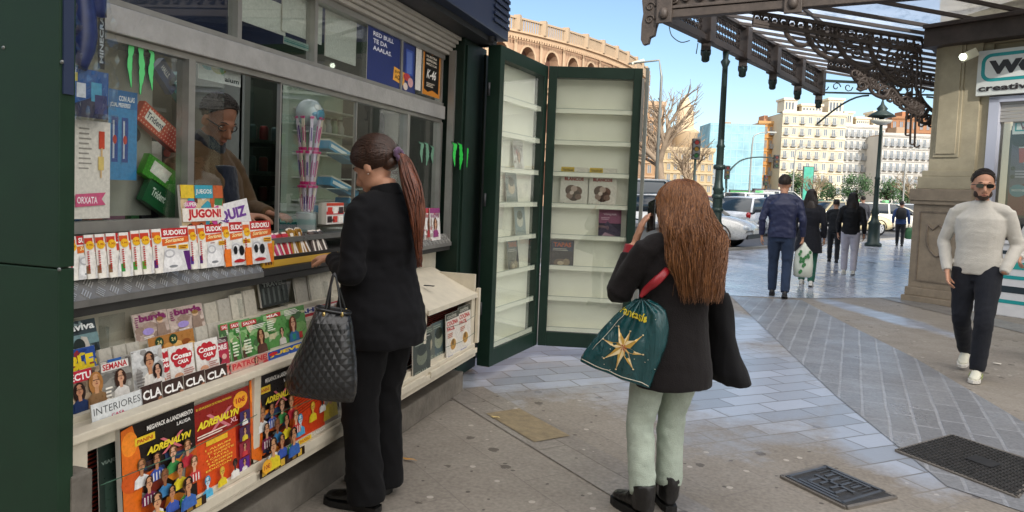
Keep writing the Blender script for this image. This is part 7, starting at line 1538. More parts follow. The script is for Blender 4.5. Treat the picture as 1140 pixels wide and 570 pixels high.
# ---------- generic walker for the middle distance ----------
def walker(label,px,py,face,height,top,topc,legc,hair,female=False,stride=.18,shoec='#15151a',skin=SKIN,long=False,coat=None,arms='swing',topfold=.008,wide=1.0,pts=None,hairlen=.25,headyaw=0,loc=None,vox=.012):
    k=height/1.75; K_=lambda *a:V(a)*k
    s_=stride
    J=dict(head=K_(0,.02,1.645),neck=K_(0,-.02,1.49),chest=K_(0,-.02,1.32),pelvis=K_(0,0,.97),w=.17*k*wide,
      shL=K_(-.185*wide,-.02,1.43),elL=K_(-.25*wide,-.05,1.14),wrL=K_(-.25*wide,.03,.90),shR=K_(.185*wide,-.02,1.43),elR=K_(.25*wide,-.06,1.14),wrR=K_(.26*wide,.02,.90),
      hipL=K_(-.09,0,.93),knL=K_(-.095,.07+s_*.3,.51),anL=K_(-.09,s_,.085),hipR=K_(.09,0,.93),knR=K_(.095,.04-s_*.25,.50),anR=K_(.09,-s_,.10))
    if pts: J.update({a:(b if isinstance(b,bool) else V(b)) for a,b in pts.items()})
    Rm=rotm(headyaw,-.08,0); H=J['head']
    hands=[]
    for q in 'LR':
        if J.get('hand'+q,True): hands.append((J['wr'+q]+(J['wr'+q]-J['el'+q]).normalized()*.02,(J['wr'+q]-J['el'+q]),(1 if q=='L' else -1,.2,0),1 if q=='L' else -1,dict(curl=.4,s=k)))
    o=person_base(J,skin,k*1.07,vox,Rm,hands=hands)
    lids(o,H,Rm,k*1.07)
    mb=MB(); T_=topc
    z=lambda a:a*k
    if coat:
        b_=coat; secs=[((0,-.01,z(b_)),.25*k,.20*k),((0,-.01,z(b_+.12)),.235*k,.19*k),((0,-.01,z(.95)),.2*k,.15*k)]
    else: secs=[((0,-.005,z(.88)),.175*k*wide,.125*k),((0,-.005,z(.97)),.18*k*wide,.13*k)]
    oval(mb,secs+[((0,-.01,z(1.1)),.168*k*wide,.125*k),((0,-.015,z(1.25)),.185*k*wide,.135*k),((0,-.02,z(1.36)),.19*k*wide,.13*k),((0,-.02,z(1.44)),.13*k,.095*k),((0,-.02,z(1.52)),.068*k,.068*k)],n=22)
    shoulders(mb,J,.016*k); sleeve(mb,J,'L',.012*k,.97); sleeve(mb,J,'R',.012*k,.97)
    solid(top,mb,T_,o,vox*.9,4,wr(topfold,8,18,len(label),((J['elL'],.14,1),(J['elR'],.14,1))))
    mb=MB(); legs(mb,J,[.105*k,.098*k,.082*k,.073*k,.070*k,.064*k,.058*k]); oval(mb,[((0,0,z(.82)),.14*k,.10*k),((0,0,z(.90)),.152*k,.110*k),((0,0,z(.96)),.14*k,.10*k)])
    solid('trousers',mb,legc,o,vox*.9,3,wr(.006,9,14,2,((J['knL'],.17,1.2),(J['knR'],.17,1.2),(J['anL'],.15,1.3),(J['anR'],.15,1.3))))
    for q,toe in (('L',.0),('R',-.25 if s_>.05 else 0)):
        A=J['an'+q]-V((0,0,.075*k)); A.z=max(A.z,.012); mb=MB(); shoe(mb,A+V((0,0,.012)),0,.26*k,1,toe,.09); sh=solid('shoe',mb,mat(shoec,.5,var=.1),o,.009,2)
        mb=MB(); mb.use(mat('#d9d6ce' if shoec!='#15151a' else '#1a1a1a',.6)); sole(mb,A,0,.27*k,.022,toe); mb.build('sole',sh)
    if hair:
        if female:
            r=random.Random(len(label)); mb=MB(); mb.use(hair); rows=[]
            def onsk(d,kk=1.0): return H+Rm@V((d.x*.084*k*kk,d.y*.104*k*kk-.012*k,d.z*.096*k*kk+.045*k))
            for i in range(10):
                ring=[]
                for j in range(22):
                    ph=2*PI*j/22; fr=max(0,math.sin(ph)); lim=PI*(.66-.28*fr**1.4); th=.05+lim*i/9; ring.append(onsk(V((math.sin(th)*math.cos(ph),math.sin(th)*math.sin(ph),math.cos(th)))))
                rows.append(ring)
            mb.loft(rows); hl=hairlen*k
            oval(mb,[((0,H.y-.05*k,H.z+.03*k),.085*k,.06*k),((0,H.y-.075*k,H.z-.1*k),.10*k,.05*k),((0,H.y-.1*k,H.z-.1*k-hl*.6),.115*k,.045*k),((0,H.y-.1*k,H.z-.1*k-hl),.07*k,.025*k)],18,2)
            for q in range(500):
                a=r.uniform(PI*.9,PI*2.1); P=[onsk(V((math.cos(a)*.9,math.sin(a)*.9,.45)).normalized(),1.06),onsk(V((math.cos(a),math.sin(a),-.1)).normalized(),1.1)]
                for i in range(1,7): t=i/6; P.append(V((.12*k*math.cos(a)*(1-.3*t)+.01*math.sin(i+q),H.y-.085*k-.02*t+.06*k*math.sin(a)*.5,H.z-.05*k-(hl+.06*k)*t*r.uniform(.9,1.05))))
                mb.tube(P,.0035,3,caps=False)
            mb.build('hair',o,recalc=False)
        else: cap_hair('hair',o,H,Rm,k*1.07,hair,n=700)
    tag(o,label,'person')
    p=onz(px,py) if loc is None else V(loc); place(o,(p.x,p.y,0),R_(face)); return o,J
dark_hair=hairmat('#120c0a','#2a1c15',.5)
# man in the white sweater
wht=clothmat('#c4c0b6',.9,var=.08,bump=.5,weave=150,sheen=.2); jean=clothmat('#191c24',.85,var=.2,bump=.3,weave=200,sheen=.05)
MW,MJ=walker('man with sunglasses and beard in a white sweater and dark jeans, hands in pockets',1079,416,158,1.79,'sweater',wht,jean,hairmat('#15100d','#30241c',.7),stride=.20,shoec='#cfcdbb',wide=1.02,headyaw=.25,vox=.009,topfold=.0045,
   pts=dict(wrL=(-.205,.10,.93),elL=(-.275,-.06,1.17),wrR=(.215,.10,.91),elR=(.28,-.06,1.17),anL=(-.08,.24,.085),knL=(-.10,.20,.52),anR=(.07,-.26,.16),knR=(.09,.03,.50),handL=False,handR=True))
_mwl,_mwr=MW.location.copy(),MW.rotation_euler.copy(); place(MW,(0,0,0),0); HK=1.07
H=MJ['head']; Rm=rotm(.25,-.08,0); k=1.79/1.75*HK
mb=MB(); mb.use(mat('#0b0b0d',.15,coat=.5))
for sx in (-1,1):
    c=H+Rm@(V((sx*.033,.083,.006))*k); q=Rm@V((sx*.25,1,0)).normalized(); x=Rm@V((1,-.25*sx,0)).normalized(); z_=V((0,0,1))
    mb.loft([[c+q*o_+x*(.030*sc*math.copysign(abs(math.cos(2*PI*i/16))**.7,math.cos(2*PI*i/16)))+z_*(.019*sc*math.copysign(abs(math.sin(2*PI*i/16))**.7,math.sin(2*PI*i/16))) for i in range(16)] for o_,sc in ((.004,1),(.012,.95))])
    mb.tube([c+x*.028*sx+V((0,0,.008)),H+Rm@(V((sx*.080,.03,.014))*k),H+Rm@(V((sx*.081,-.02,.008))*k)],.0035,6)
mb.bar(H+Rm@(V((-.012,.098,.016))*k),H+Rm@(V((.012,.098,.016))*k),.005,.006); mb.build('sunglasses',MW)
mb=MB(); 
mb.ball(H+Rm@(V((0,.044,-.082))*k),(.040*k,.043*k,.034*k),16,Rm); mb.ball(H+Rm@(V((.040,.018,-.062))*k),(.026*k,.046*k,.034*k),12,Rm); mb.ball(H+Rm@(V((-.040,.018,-.062))*k),(.026*k,.046*k,.034*k),12,Rm); mb.ball(H+Rm@(V((0,.082,-.052))*k),(.026*k,.013*k,.006*k),10,Rm)
solid('beard',mb,hairmat('#2a1f19','#4a382c',.85),MW,.005,1,lambda c:.002*noise.noise(c*140))
mb=MB(); glue(mb,[V((0,-.02,1.50)),V((0,-.015,1.545)),V((0,-.01,1.56))],[.068,.064,.060]); solid('sweater_collar',mb,wht,MW,.007,2)
for ang,c_ in ((-.08,'#8a9a5c'),(.24,'#c8a35a')): pass
mb=MB(); mb.use(mat('#9aa860',.5)); A=V((-.08,.24,.0)); 
mb.bar(A+V((-.046,.0,.055)),A+V((-.046,.09,.04)),.004,.03); mb.bar(A+V((.046,.0,.055)),A+V((.046,.09,.04)),.004,.03)
mb.build('shoe_stripe',MW); MW.location=_mwl; MW.rotation_euler=_mwr
# man in the quilted blue jacket, back view
qb=bpy.data.materials.new('quilted_navy'); qb.use_nodes=True; n=qb.node_tree; b=n.nodes['Principled BSDF']; b.inputs['Base Color'].default_value=hx('#232a4a'); b.inputs['Roughness'].default_value=.5
tc=n.nodes.new('ShaderNodeTexCoord'); sx_=n.nodes.new('ShaderNodeSeparateXYZ'); ab=n.nodes.new('ShaderNodeMath'); ab.operation='ABSOLUTE'; ma=n.nodes.new('ShaderNodeMath'); ma.operation='MULTIPLY_ADD'; ma.inputs[1].default_value=.45; sn=n.nodes.new('ShaderNodeMath'); sn.operation='MULTIPLY'; sn.inputs[1].default_value=55; si=n.nodes.new('ShaderNodeMath'); si.operation='SINE'; bp=n.nodes.new('ShaderNodeBump'); bp.inputs['Strength'].default_value=.35; bp.inputs['Distance'].default_value=.006
n.links.new(tc.outputs['Object'],sx_.inputs[0]); n.links.new(sx_.outputs[0],ab.inputs[0]); n.links.new(ab.outputs[0],ma.inputs[0]); n.links.new(sx_.outputs[2],ma.inputs[2]); n.links.new(ma.outputs[0],sn.inputs[0]); n.links.new(sn.outputs[0],si.inputs[0]); n.links.new(si.outputs[0],bp.inputs['Height']); n.links.new(bp.outputs[0],b.inputs['Normal'])
BM,BJ=walker('man in a quilted navy jacket and blue jeans walking away with a shopping bag',866,331,-4,1.82,'jacket',qb,clothmat('#26344c',.85,var=.2,sheen=.1),hairmat('#241a14','#3a2c22',.6),stride=.14,wide=1.1)
p=wpt(BM,BJ['wrR']); BG=thing('carrier_bag',p-V((0,0,.5)),'white and green patterned carrier bag in the hand of the navy jacket man','bag')
mb=MB(); mb.use(mat('#c9cfc4',.35,var=.1)); c=p-V((-.03,0,.08)); R=[]
for z,a,bb in ((-.0,.012,.01),(-.06,.05,.03),(-.14,.12,.06),(-.34,.14,.08),(-.50,.13,.08),(-.52,.10,.05)): R.append([c+V((a*math.cos(2*PI*i/18)+.006*noise.noise(V((i,z*9,0))),bb*math.sin(2*PI*i/18),z)) for i in range(18)])
mb.loft(R); mb.build('bag_body',BG)
mb=MB(); mb.use(mat('#3f7a4a',.4)); 
for k_ in range(14):
    r_=random.Random(k_); x=r_.uniform(-.09,.09); z=r_.uniform(-.48,-.12); y=-math.sqrt(max(0,1-(x/.14)**2))*.082; mb.loft([[c+V((x+.02*math.cos(2*PI*i/8),y+o_,z+.028*math.sin(2*PI*i/8))) for i in range(8)] for o_ in (.004,-.003)])
mb.build('leaf_print',BG,recalc=False)
mb=MB(); mb.use(mat('#c9cfc4',.4)); mb.tube([c+V((-.02,0,-.02)),p+V((-.01,0,-.07)),p+V((.02,0,-.07)),c+V((.02,0,-.02))],.004,6); mb.build('handle',BG)
# woman in the dark coat beside him
navyc=clothmat('#14161f',.75,var=.12,sheen=.1)
walker('woman in a long dark hooded coat and green trousers walking beside the navy jacket man',897,318,-8,1.66,'coat',navyc,clothmat('#1f5a48',.85),dark_hair,female=True,coat=.62,stride=.2,shoec='#d9d6ce')
# woman in the short black jacket and white trousers
walker('woman with long black hair in a short black jacket and pale lilac trousers',944,306,-8,1.66,'jacket',clothmat('#101013',.6,var=.12,sheen=.05),clothmat('#b9b4bd',.85,var=.05),dark_hair,female=True,stride=.08,shoec='#cfcabc',hairlen=.32)
# partly hidden figure between them
walker('small figure in black half hidden left of the pale trousered woman',927,292,-5,1.5,'jacket',clothmat('#14161a',.8),clothmat('#15171c',.85),dark_hair,stride=.15)
# far figure with the green bag
FM_,FJ=walker('distant walker in a blue and black jacket with a rucksack carrying a green bag',1001,274,-12,1.55,'jacket',clothmat('#2c4472',.8),clothmat('#14161c',.85),dark_hair,stride=.16,wide=1.1)
mb=MB(); mb.use(mat('#14171c',.7,var=.1)); oval(mb,[((0,-.20,.95),.13,.06),((0,-.22,1.05),.17,.10),((0,-.22,1.25),.16,.10),((0,-.19,1.36),.11,.05)],16); o=mb.build('rucksack',None); o.location=FM_.location; o.rotation_euler=FM_.rotation_euler; tag(o,'black rucksack on the back of the distant walker with the green bag','rucksack')
p=wpt(FM_,FJ['wrR'])-V((0,0,.08)); GB=thing('green_bag',p-V((0,0,.45)),'green carrier bag held by the distant walker with the rucksack','bag'); mb=MB(); mb.use(mat('#3a6a45',.5,var=.1)); mb.loft([[p+V((a*math.cos(2*PI*i/12)+.05,.06*math.sin(2*PI*i/12),z)) for i in range(12)] for z,a in ((-.05,.1),(-.2,.15),(-.42,.16),(-.45,.1))]); mb.build('bag_body',GB); mb=MB(); mb.use(mat('#3a6a45',.5)); mb.tube([p+V((-.02,0,-.06)),p+V((.02,0,.04)),p+V((.1,0,-.06))],.008,6); mb.build('handle',GB)
# person cut by the right edge
walker('person in a white knitted top and grey trousers cut off by the right edge',1163,400,152,1.68,'sweater',clothmat('#cfcbc4',.9,var=.08,bump=.5,sheen=.2),clothmat('#8f8a94',.85),hairmat('#2a1c14','#4a3424'),female=True,stride=.12,pts=dict(elR=(.28,.02,1.10),wrR=(.24,.2,1.0)))
# two more distant strollers
walker('tiny stroller in a grey coat on the far pavement left of the lamp post',958,268,10,1.68,'coat',clothmat('#4a4a50',.8),clothmat('#22242a',.85),dark_hair,coat=.8,stride=.12,vox=.02)
# ---------- the seller inside ----------
def seller():
    hp=onx(243,135,-2.72); k=1.0; zz=hp.z-1.645
    J=dict(head=(.0,.04,1.62),neck=(0,-.04,1.49),chest=(0,-.03,1.30),pelvis=(0,0,.95),w=.2,shL=(-.2,-.04,1.40),elL=(-.27,.05,1.13),wrL=(-.14,.28,1.12),shR=(.2,-.04,1.40),elR=(.27,.05,1.13),wrR=(.12,.28,1.12),
      hipL=(-.1,0,.92),knL=(-.1,.02,.5),anL=(-.1,0,.08),hipR=(.1,0,.92),knR=(.1,.02,.5),anR=(.1,0,.08))
    Rm=rotm(-.25,-.50,0); H=V(J['head'])
    o=person_base(J,SKIN3,1.08,.009,Rm,hands=((V((-.13,.30,1.12)),(.3,.9,0),(0,0,-1),1,dict(curl=.4)),(V((.11,.30,1.12)),(-.3,.9,0),(0,0,-1),-1,dict(curl=.4))),nose=1.06)
    lids(o,H,Rm,1.08,open_=.002,brow='#3a322c')
    mb=MB(); oval(mb,[((0,-.02,.85),.2,.15),((0,-.02,1.0),.22,.17),((0,-.02,1.15),.215,.165),((0,-.03,1.3),.22,.16),((0,-.04,1.4),.17,.12),((0,-.04,1.48),.1,.09)]); shoulders(mb,J,.025); sleeve(mb,J,'L',.026,.95); sleeve(mb,J,'R',.026,.95)
    solid('jacket',mb,clothmat('#5e4830',.85,var=.12,sheen=.1),o,.01,4,wr(.009,8,14,2))
    mb=MB(); glue(mb,[V((0,-.035,1.42)),V((0,-.02,1.50)),V((0,.0,1.55))],[.10,.09,.075]); oval(mb,[((0,.09,1.0),.06,.06),((0,.10,1.2),.07,.065),((0,.07,1.38),.08,.06)],14); solid('dark_scarf',mb,clothmat('#1c2230',.9,var=.15),o,.008,3,wr(.008,20,20))
    cap_hair('hair',o,H,Rm,1.08,hairmat('#2c2622','#5a524c',.6),n=900)
    mb=MB(); mb.use(mat('#17171a',.3))
    for sx in (-1,1):
        c=H+Rm@V((sx*.035,.092,.004)); x=Rm@V((1,-.2*sx,0)).normalized(); z_=Rm@V((0,0,1)); mb.tube([c+x*(.024*math.cos(2*PI*i/14))+z_*(.017*math.sin(2*PI*i/14)) for i in range(15)],.0026,5,caps=False); mb.tube([c+x*.024*sx+z_*.006,H+Rm@V((sx*.086,.0,.012))],.0026,5)
    mb.bar(H+Rm@V((-.012,.098,.008)),H+Rm@V((.012,.098,.008)),.004,.004); mb.build('glasses',o)
    mb=MB(); legs(mb,J,[.11,.1,.085,.078,.075,.07,.065]); solid('trousers',mb,clothmat('#20242c',.85),o,.012,3)
    tag(o,'kiosk seller with glasses in a tan jacket and dark scarf looking down behind the window','person')
    c=Matrix.Rotation(R_(-88),3,'Z')@H; place(o,(hp.x-c.x,hp.y-c.y,hp.z-H.z-.0),R_(-88)); return o
seller()
mb=MB(); mb.use(mat('#3a3632',.7)); s_=bpy.data.objects[-1] if False else None
mb.box((-4.15,1.45,.275),(-2.2,5.05,max(.30,onx(243,135,-2.72).z-1.62+.0))); mb.build('inner_floor',K)
# ================= VEHICLES AND STREET =================
def car(label,px,D,face,body,kind='hatch',L=4.3,W=1.78,Hh=1.48,taxi=False,cat='car',lights=True,loc=None):
    t=thing('parked_car',(0,0,0),label,cat)
    pc=mat(body,.28,.15,coat=.8,var=.03); gl=mat('#1c2830',.08,coat=.6); blk_=mat('#141416',.5)
    # sections along the length y (front at +)
    van=kind=='van'
    if van: prof=[(-.5,.45,.98,.98),(-.49,.45,1.0,.99),(-.25,.43,1.0,1.0),(.1,.43,1.0,1.0),(.30,.43,1.0,.98),(.44,.45,.62,.92),(.5,.5,.50,.75)]
    rows=[]
    if van: st=[(-.50,.35,1.0),(-.485,.28,1.05),(-.2,.26,1.08),(.2,.26,1.06),(.36,.27,1.0),(.46,.28,.95),(.50,.36,.80)]
    else: st=[(-.50,.42,.78),(-.48,.30,.92),(-.40,.26,.96),(-.2,.24,.95),(.0,.24,.93),(.22,.24,.92),(.34,.25,.88),(.44,.27,.78),(.49,.33,.66),(.50,.42,.58)]
    mb=MB(); mb.use(pc)
    for y,zb,zt in st:
        e=abs(y)*2; wv=W/2*(1-.13*max(0,e-.75)/.25); h=zt
        rows.append([V((-wv*.94,y*L,zb)),V((-wv,y*L,zb+.12)),V((-wv,y*L,(zb+h)/2)),V((-wv*.97,y*L,h-.07)),V((-wv*.88,y*L,h)),V((0,y*L,h+.02)),V((wv*.88,y*L,h)),V((wv*.97,y*L,h-.07)),V((wv,y*L,(zb+h)/2)),V((wv,y*L,zb+.12)),V((wv*.94,y*L,zb))])
    mb.loft(rows); 
    for ed in mb.bm.faces: ed.smooth=True
    mb.build('body',t)
    # cabin
    zb=.92 if not van else 1.0; Hc=Hh
    if kind=='hatch': cs=[(-.475,.0),(-.40,.93),(-.22,1),(.02,.98),(.16,.55),(.27,.0)]
    elif kind=='sedan': cs=[(-.36,.0),(-.24,.92),(-.12,1),(.04,.98),(.16,.5),(.25,.0)]
    else: cs=[(-.495,.0),(-.48,.96),(-.3,1),(.18,1),(.30,.6),(.40,.0)]
    mb=MB(); mb.use(gl); rows=[]
    for y,h in cs:
        z=zb+(Hc-.04-zb)*h; wv=W/2*(.9-.14*h); rows.append([V((-W/2*.92,y*L,zb-.05)),V((-(W/2*.92+wv)/2,y*L,(zb+z)/2)),V((-wv,y*L,z)),V((0,y*L,z+.02)),V((wv,y*L,z)),V(((W/2*.92+wv)/2,y*L,(zb+z)/2)),V((W/2*.92,y*L,zb-.05))])
    mb.loft(rows); mb.build('windows',t)
    mb=MB(); mb.use(pc); rr=[]
    for y,h in cs[1:-2]:
        z=zb+(Hc-.04-zb)*h; wv=W/2*(.9-.14*h)+.012; rr.append([V((-wv,y*L,z-.03)),V((-wv*.9,y*L,z+.03)),V((0,y*L,z+.05)),V((wv*.9,y*L,z+.03)),V((wv,y*L,z-.03))])
    mb.loft(rr); 
    for sx in (-1,1):
        for i in range(len(cs)-1):
            (y0,h0),(y1,h1)=cs[i],cs[i+1]
            if i in (0,len(cs)-2,len(cs)-3): 
                p=V((sx*(W/2*(.9-.14*h0)+.005),y0*L,zb+(Hc-.04-zb)*h0)); q=V((sx*(W/2*(.9-.14*h1)+.005),y1*L,zb+(Hc-.04-zb)*h1)); mb.bar(p,q,.07,.05)
        yb=-.08*L; mb.bar(V((sx*(W/2*.92),yb,zb-.04)),V((sx*(W/2*.765),yb,Hc-.06)),.07,.03)
        if van: 
            for yy in (-.3*L,): mb.box((sx*W/2*.80-.04,yy-.6,zb),(sx*W/2*.80+.12*sx*.3+.04,yy+.55,Hc-.1))
    mb.build('roof',t)
    # wheels
    for sx in (-1,1):
        for y in (-.30*L,.31*L):
            c=V((sx*(W/2-.10),y,.32)); mb=MB(); mb.use(blk_); mb.lathe(c-V((.10,0,0)),[(.22,0),(.31,.01),(.325,.05),(.325,.15),(.31,.19),(.22,.20)],20,V((1,0,0))); wh=mb.build('wheel',t)
            mb=MB(); mb.use(mat('#a9abad',.3,.7)); c2=c+V((sx*.095,0,0)); mb.lathe(c2-V((.01,0,0)),[(.21,0),(.21,.02)],20,V((1,0,0))); mb.use(mat('#3a3b3d',.5))
            for k in range(7): a=2*PI*k/7; mb.ball(c2+V((sx*.012,.135*math.cos(a),.135*math.sin(a))),(.004,.03,.03),8)
            mb.build('rim',wh)
            mb=MB(); mb.use(blk_); mb.tube([V((sx*(W/2-.01),y+.37*math.cos(a),.33+.37*math.sin(a))) for a in [PI*i/10 for i in range(11)]],.02,5); mb.build('wheel_arch',t)
    for sx in (-1,1):
        z1=.62 if not van else .75
        mb=MB(); mb.use(mat('#dfe6ea',.1,coat=.5)); mb.ball(V((sx*W*.36,.485*L,z1)),(.17,.10,.08),12); mb.build('headlight',t)
        mb=MB(); mb.use(mat('#a5151a',.2,coat=.5)); mb.ball(V((sx*W*.40,-.485*L,.80 if not van else .9)),(.10,.08,.14 if not van else .22),12); mb.build('tail_light',t)
        mb=MB(); mb.use(pc); mb.ball(V((sx*(W/2+.06),.19*L,1.0 if not van else 1.15)),(.10,.06,.075),10); mb.build('mirror',t)
    mb=MB(); mb.use(blk_); mb.box((-W*.4,.49*L,.30),(W*.4,.505*L,.42)); mb.box((-W*.45,-.505*L,.30),(W*.45,-.49*L,.45)); mb.build('bumper',t)
    mb=MB(); mb.use(mat('#dcdcd6',.4)); mb.box((-.26,-.513*L,.55),(.26,-.506*L,.66)); mb.box((-.26,.508*L,.44),(.26,.515*L,.54)); mb.build('number_plate',t)
    for s_ in (-1,1):
        mb=MB(); mb.use(mat('#2a2c2e',.5)); 
        for y in (-.27*L,-.075*L,.14*L): mb.bar(V((s_*(W/2+.002),y,.32)),V((s_*(W/2*.985),y,.9)),.012,.006)
        mb.build('door_seam',t)
    if taxi:
        mb=MB(); mb.use(mat('#7ad08a',.3)); mb.box((-.22,-.3,Hc+.02),(.22,-.14,Hc+.14),None,.02); mb.build('taxi_sign',t)
    p=gd(px,D) if loc is None else loc; t.location=(p.x,p.y,.012); t.rotation_euler=(0,0,R_(face)); return t
car('white car side on, its nose showing right of the long-haired woman',762,22.0,-106,'#d6d6d2','hatch',L=4.2)
car('silver hatchback seen from behind with red tail lights, left of the navy jacket man',843,29,-30,'#b4bac2','hatch',L=4.2,Hh=1.52)
car('white estate taxi with a roof sign standing behind the silver hatchback',846,40,-40,'#dedede','van',L=4.6,Hh=1.75,taxi=True)
car('grey delivery van with side windows behind the long-haired woman',716,26,-95,'#8f9294','van',L=4.6,Hh=2.0,cat='van')
car('black car whose roof shows above the grey van',752,32,-95,'#1c1e24','hatch',L=4.4,Hh=1.9)
car('cream car between the dark coat woman and the black jacket woman',936,33,-60,'#c9bb94','sedan')
car('pale yellow taxi behind the lamp post base',955,40,-70,'#cfc08a','sedan',taxi=True)
car('white taxi right of the lamp post near the distant walker',988,38,-75,'#d6d2c4','hatch',taxi=True)
car('silver car parked farthest right beside the stone pilaster',1022,44,-80,'#b9bcc0','hatch')
car('dark blue car in the far lane above the taxis',900,52,-80,'#2a3450','sedan')
car('white van in the far lane behind the traffic light arm',868,58,-80,'#dddcd6','van',Hh=2.1,cat='van')
car('small red car in the far lane left of the iron column',790,50,-85,'#8a2420','hatch')
car('beige car in the far lane right of the bare tree',775,36,-88,'#b9ab8c','sedan')
# grey utility cabinet with teal stickers by the kiosk door
p=gd(722,8.2); ux=V((math.cos(R_(8)),math.sin(R_(8)),0)); z1=1.12
C_=thing('utility_cabinet',p,'grey street cabinet with teal stickers between the kiosk door and the woman','cabinet')
Mx=Matrix.Translation(p)@Matrix.Rotation(R_(8),4,'Z'); mb=MB(); mb.use(mat('#85888a',.5,.2,var=.12)); mb.box((-.28,-.2,0),(.30,.2,z1),Mx,.01); mb.box((-.31,-.24,z1),(.33,.22,z1+.05),Mx,.01); mb.build('housing',C_)
for (a,b,w_,h_,c_,tx) in ((-.10,.86,.22,.11,'#2f9a98','24H'),(-.22,.70,.12,.2,'#2f9a98','i'),(-.20,.52,.10,.15,'#d8dcdc','')):
    mb=MB(); mb.use(mat(c_,.4)); mb.box((a,-.203,b),(a+w_,-.201,b+h_),Mx)
    if tx: text(mb,mat('#e6eeee',.4),tx,Mx@V((a+w_*.2,-.2035,b+h_*.3)),V((math.cos(R_(8)),math.sin(R_(8)),0)),UZ,w_*.55,h_*.4)
    mb.build('sticker',C_,recalc=False)
mb=MB(); mb.use(mat('#4a4d50',.5)); mb.box((.06,-.205,.2),(.065,-.2,1.05),Mx); mb.build('door_gap',C_)
# traffic lights
def signal(px,D,top,label,arm=False):
    p=gd(px,D); z=dep(px,top,D).z; t=thing('traffic_light',p,label,'traffic light'); dk=mat('#1b1d1e',.5)
    mb=MB(); mb.use(irong); mb.lathe(p,[(.12,0),(.12,.2),(.06,.3),(.05,z)],10); 
    if arm:
        q=dep(arm[0],arm[1],D); a=V((p.x,p.y,z)); mb.tube([V((p.x,p.y,z*.6)),V((p.x,p.y,z*.85)),a.lerp(q,.25)+V((0,0,.25)),a.lerp(q,.6)+V((0,0,.3)),q],[.06,.06,.05,.045,.04],8,sub=4)
    mb.build('pole',t)
    heads=[V((p.x,p.y,z-.35))]+([dep(arm[0],arm[1]+4,D)] if arm else [])
    for h in heads:
        mb=MB(); mb.use(dk); mb.box((-.17,-.12,-.45),(.17,.1,.45),Matrix.Translation(h)@Matrix.Rotation(YAW,4,'Z'),.03); hd=mb.build('signal_head',t)
        for i,cc in enumerate(('#5a1512','#5a4312','#123a1c')):
            mb=MB(); mb.use(mat(cc,.2)); c=h-_f0*.13+UZ*(.28-.28*i); mb.lathe(c,[(.10,0),(.09,.02)],12,-_f0); mb.use(dk); mb.tube([c+_r0*(.12*math.cos(a))+UZ*(.12*math.sin(a))-_f0*.06 for a in [PI*j/8 for j in range(9)]],.02,5); mb.build('lens',hd)
signal(770,31,157,'dark traffic light on a pole in front of the bare tree'); signal(806,48,186,'traffic light with a long curved arm over the road',arm=(864,176)); signal(849,60,196,'small traffic light on a plain pole far down the street, left of the cream block')
# advertising boards across the road
for px,D,c1,c2,lb,w_,h_ in ((822,60,'#3f8a4a','#c9b43a','green and yellow advertising panel by the road',1.9,1.4),(852,62,'#5a4f5a','#a0705a','dark framed poster board by the road',2.6,1.6),(896,80,'#3aa088','#2f7a74','tall teal banner column across the road',1.2,4.5)):
    p=gd(px,D); t=thing('advertising_panel',p,lb,'sign'); Mx=Matrix.Translation(p)@Matrix.Rotation(YAW,4,'Z'); mb=MB(); mb.use(mat('#3a3c3e',.5)); mb.box((-w_/2,-.1,.6),(w_/2,.1,.7+h_),Mx); mb.box((-.08,-.08,0),(.08,.08,.6),Mx); mb.build('frame',t)
    mb=MB(); mb.use(mat(c1,.4,var=.2,vs=3)); mb.box((-w_/2+.08,-.12,.68),(w_/2-.08,-.101,.62+h_),Mx); mb.use(mat(c2,.4,var=.2,vs=3)); mb.ball(Mx@V((0,-.12,.65+h_/2)),(w_*.25,.01,h_*.25),10); mb.build('poster',t)
# bare tree behind the kiosk door
def bare_tree(px,D,h,seed,label,col='#8a6a4c',spread=1.0):
    r=random.Random(seed); p=gd(px,D); t=thing('bare_tree',p,label,'tree'); bark=mat(col,.85,var=.2,vs=3,bump=.4); TR=MB(); TR.use(bark); CRN=MB(); CRN.use(bark)
    def br(a,d,L,rad,lv):
        P=[a]; q=a.copy(); dd=d.copy()
        for i in range(4): dd=(dd+V((r.uniform(-.16,.16),r.uniform(-.16,.16),r.uniform(-.03,.12)))).normalized(); q=q+dd*L/4; P.append(q.copy())
        (TR if lv==0 else CRN).tube(P,[rad,rad*.9,rad*.8,rad*.7,rad*.6],6 if lv<3 else 3,caps=False)
        if lv>=5: return
        for _ in range(5 if lv==0 else (3 if lv<4 else 2)):
            k=r.randint(1,4); a2=P[k] if lv else P[r.randint(3,4)]; ang=r.uniform(0,2*PI); tilt=r.uniform(.35,.8)*spread; o_=dd.orthogonal().normalized(); o_.rotate(Matrix.Rotation(ang,3,dd)); nd=(dd*math.cos(tilt)+o_*math.sin(tilt)).normalized(); nd.z=abs(nd.z)*.7+.15; br(a2,nd.normalized(),L*r.uniform(.62,.8),rad*.58,lv+1)
    br(p.copy(),V((r.uniform(-.05,.05),0,1)).normalized(),h*.30,h*.028,0); TR.build('trunk',t,recalc=False); CRN.build('crown',t,recalc=False)
bare_tree(742,44,11.5,4,'large bare tree with pale brown branches right of the kiosk door',col='#8f7d69')
bare_tree(772,58,9.0,9,'smaller bare tree behind the traffic light on the left',col='#9a8770')
bare_tree(905,75,6,12,'thin leafless street tree right of the tall cream block entrance',col='#8a7a60')
bare_tree(1012,80,6.5,15,'thin leafless street tree beside the stone pilaster',col='#8a7a60')
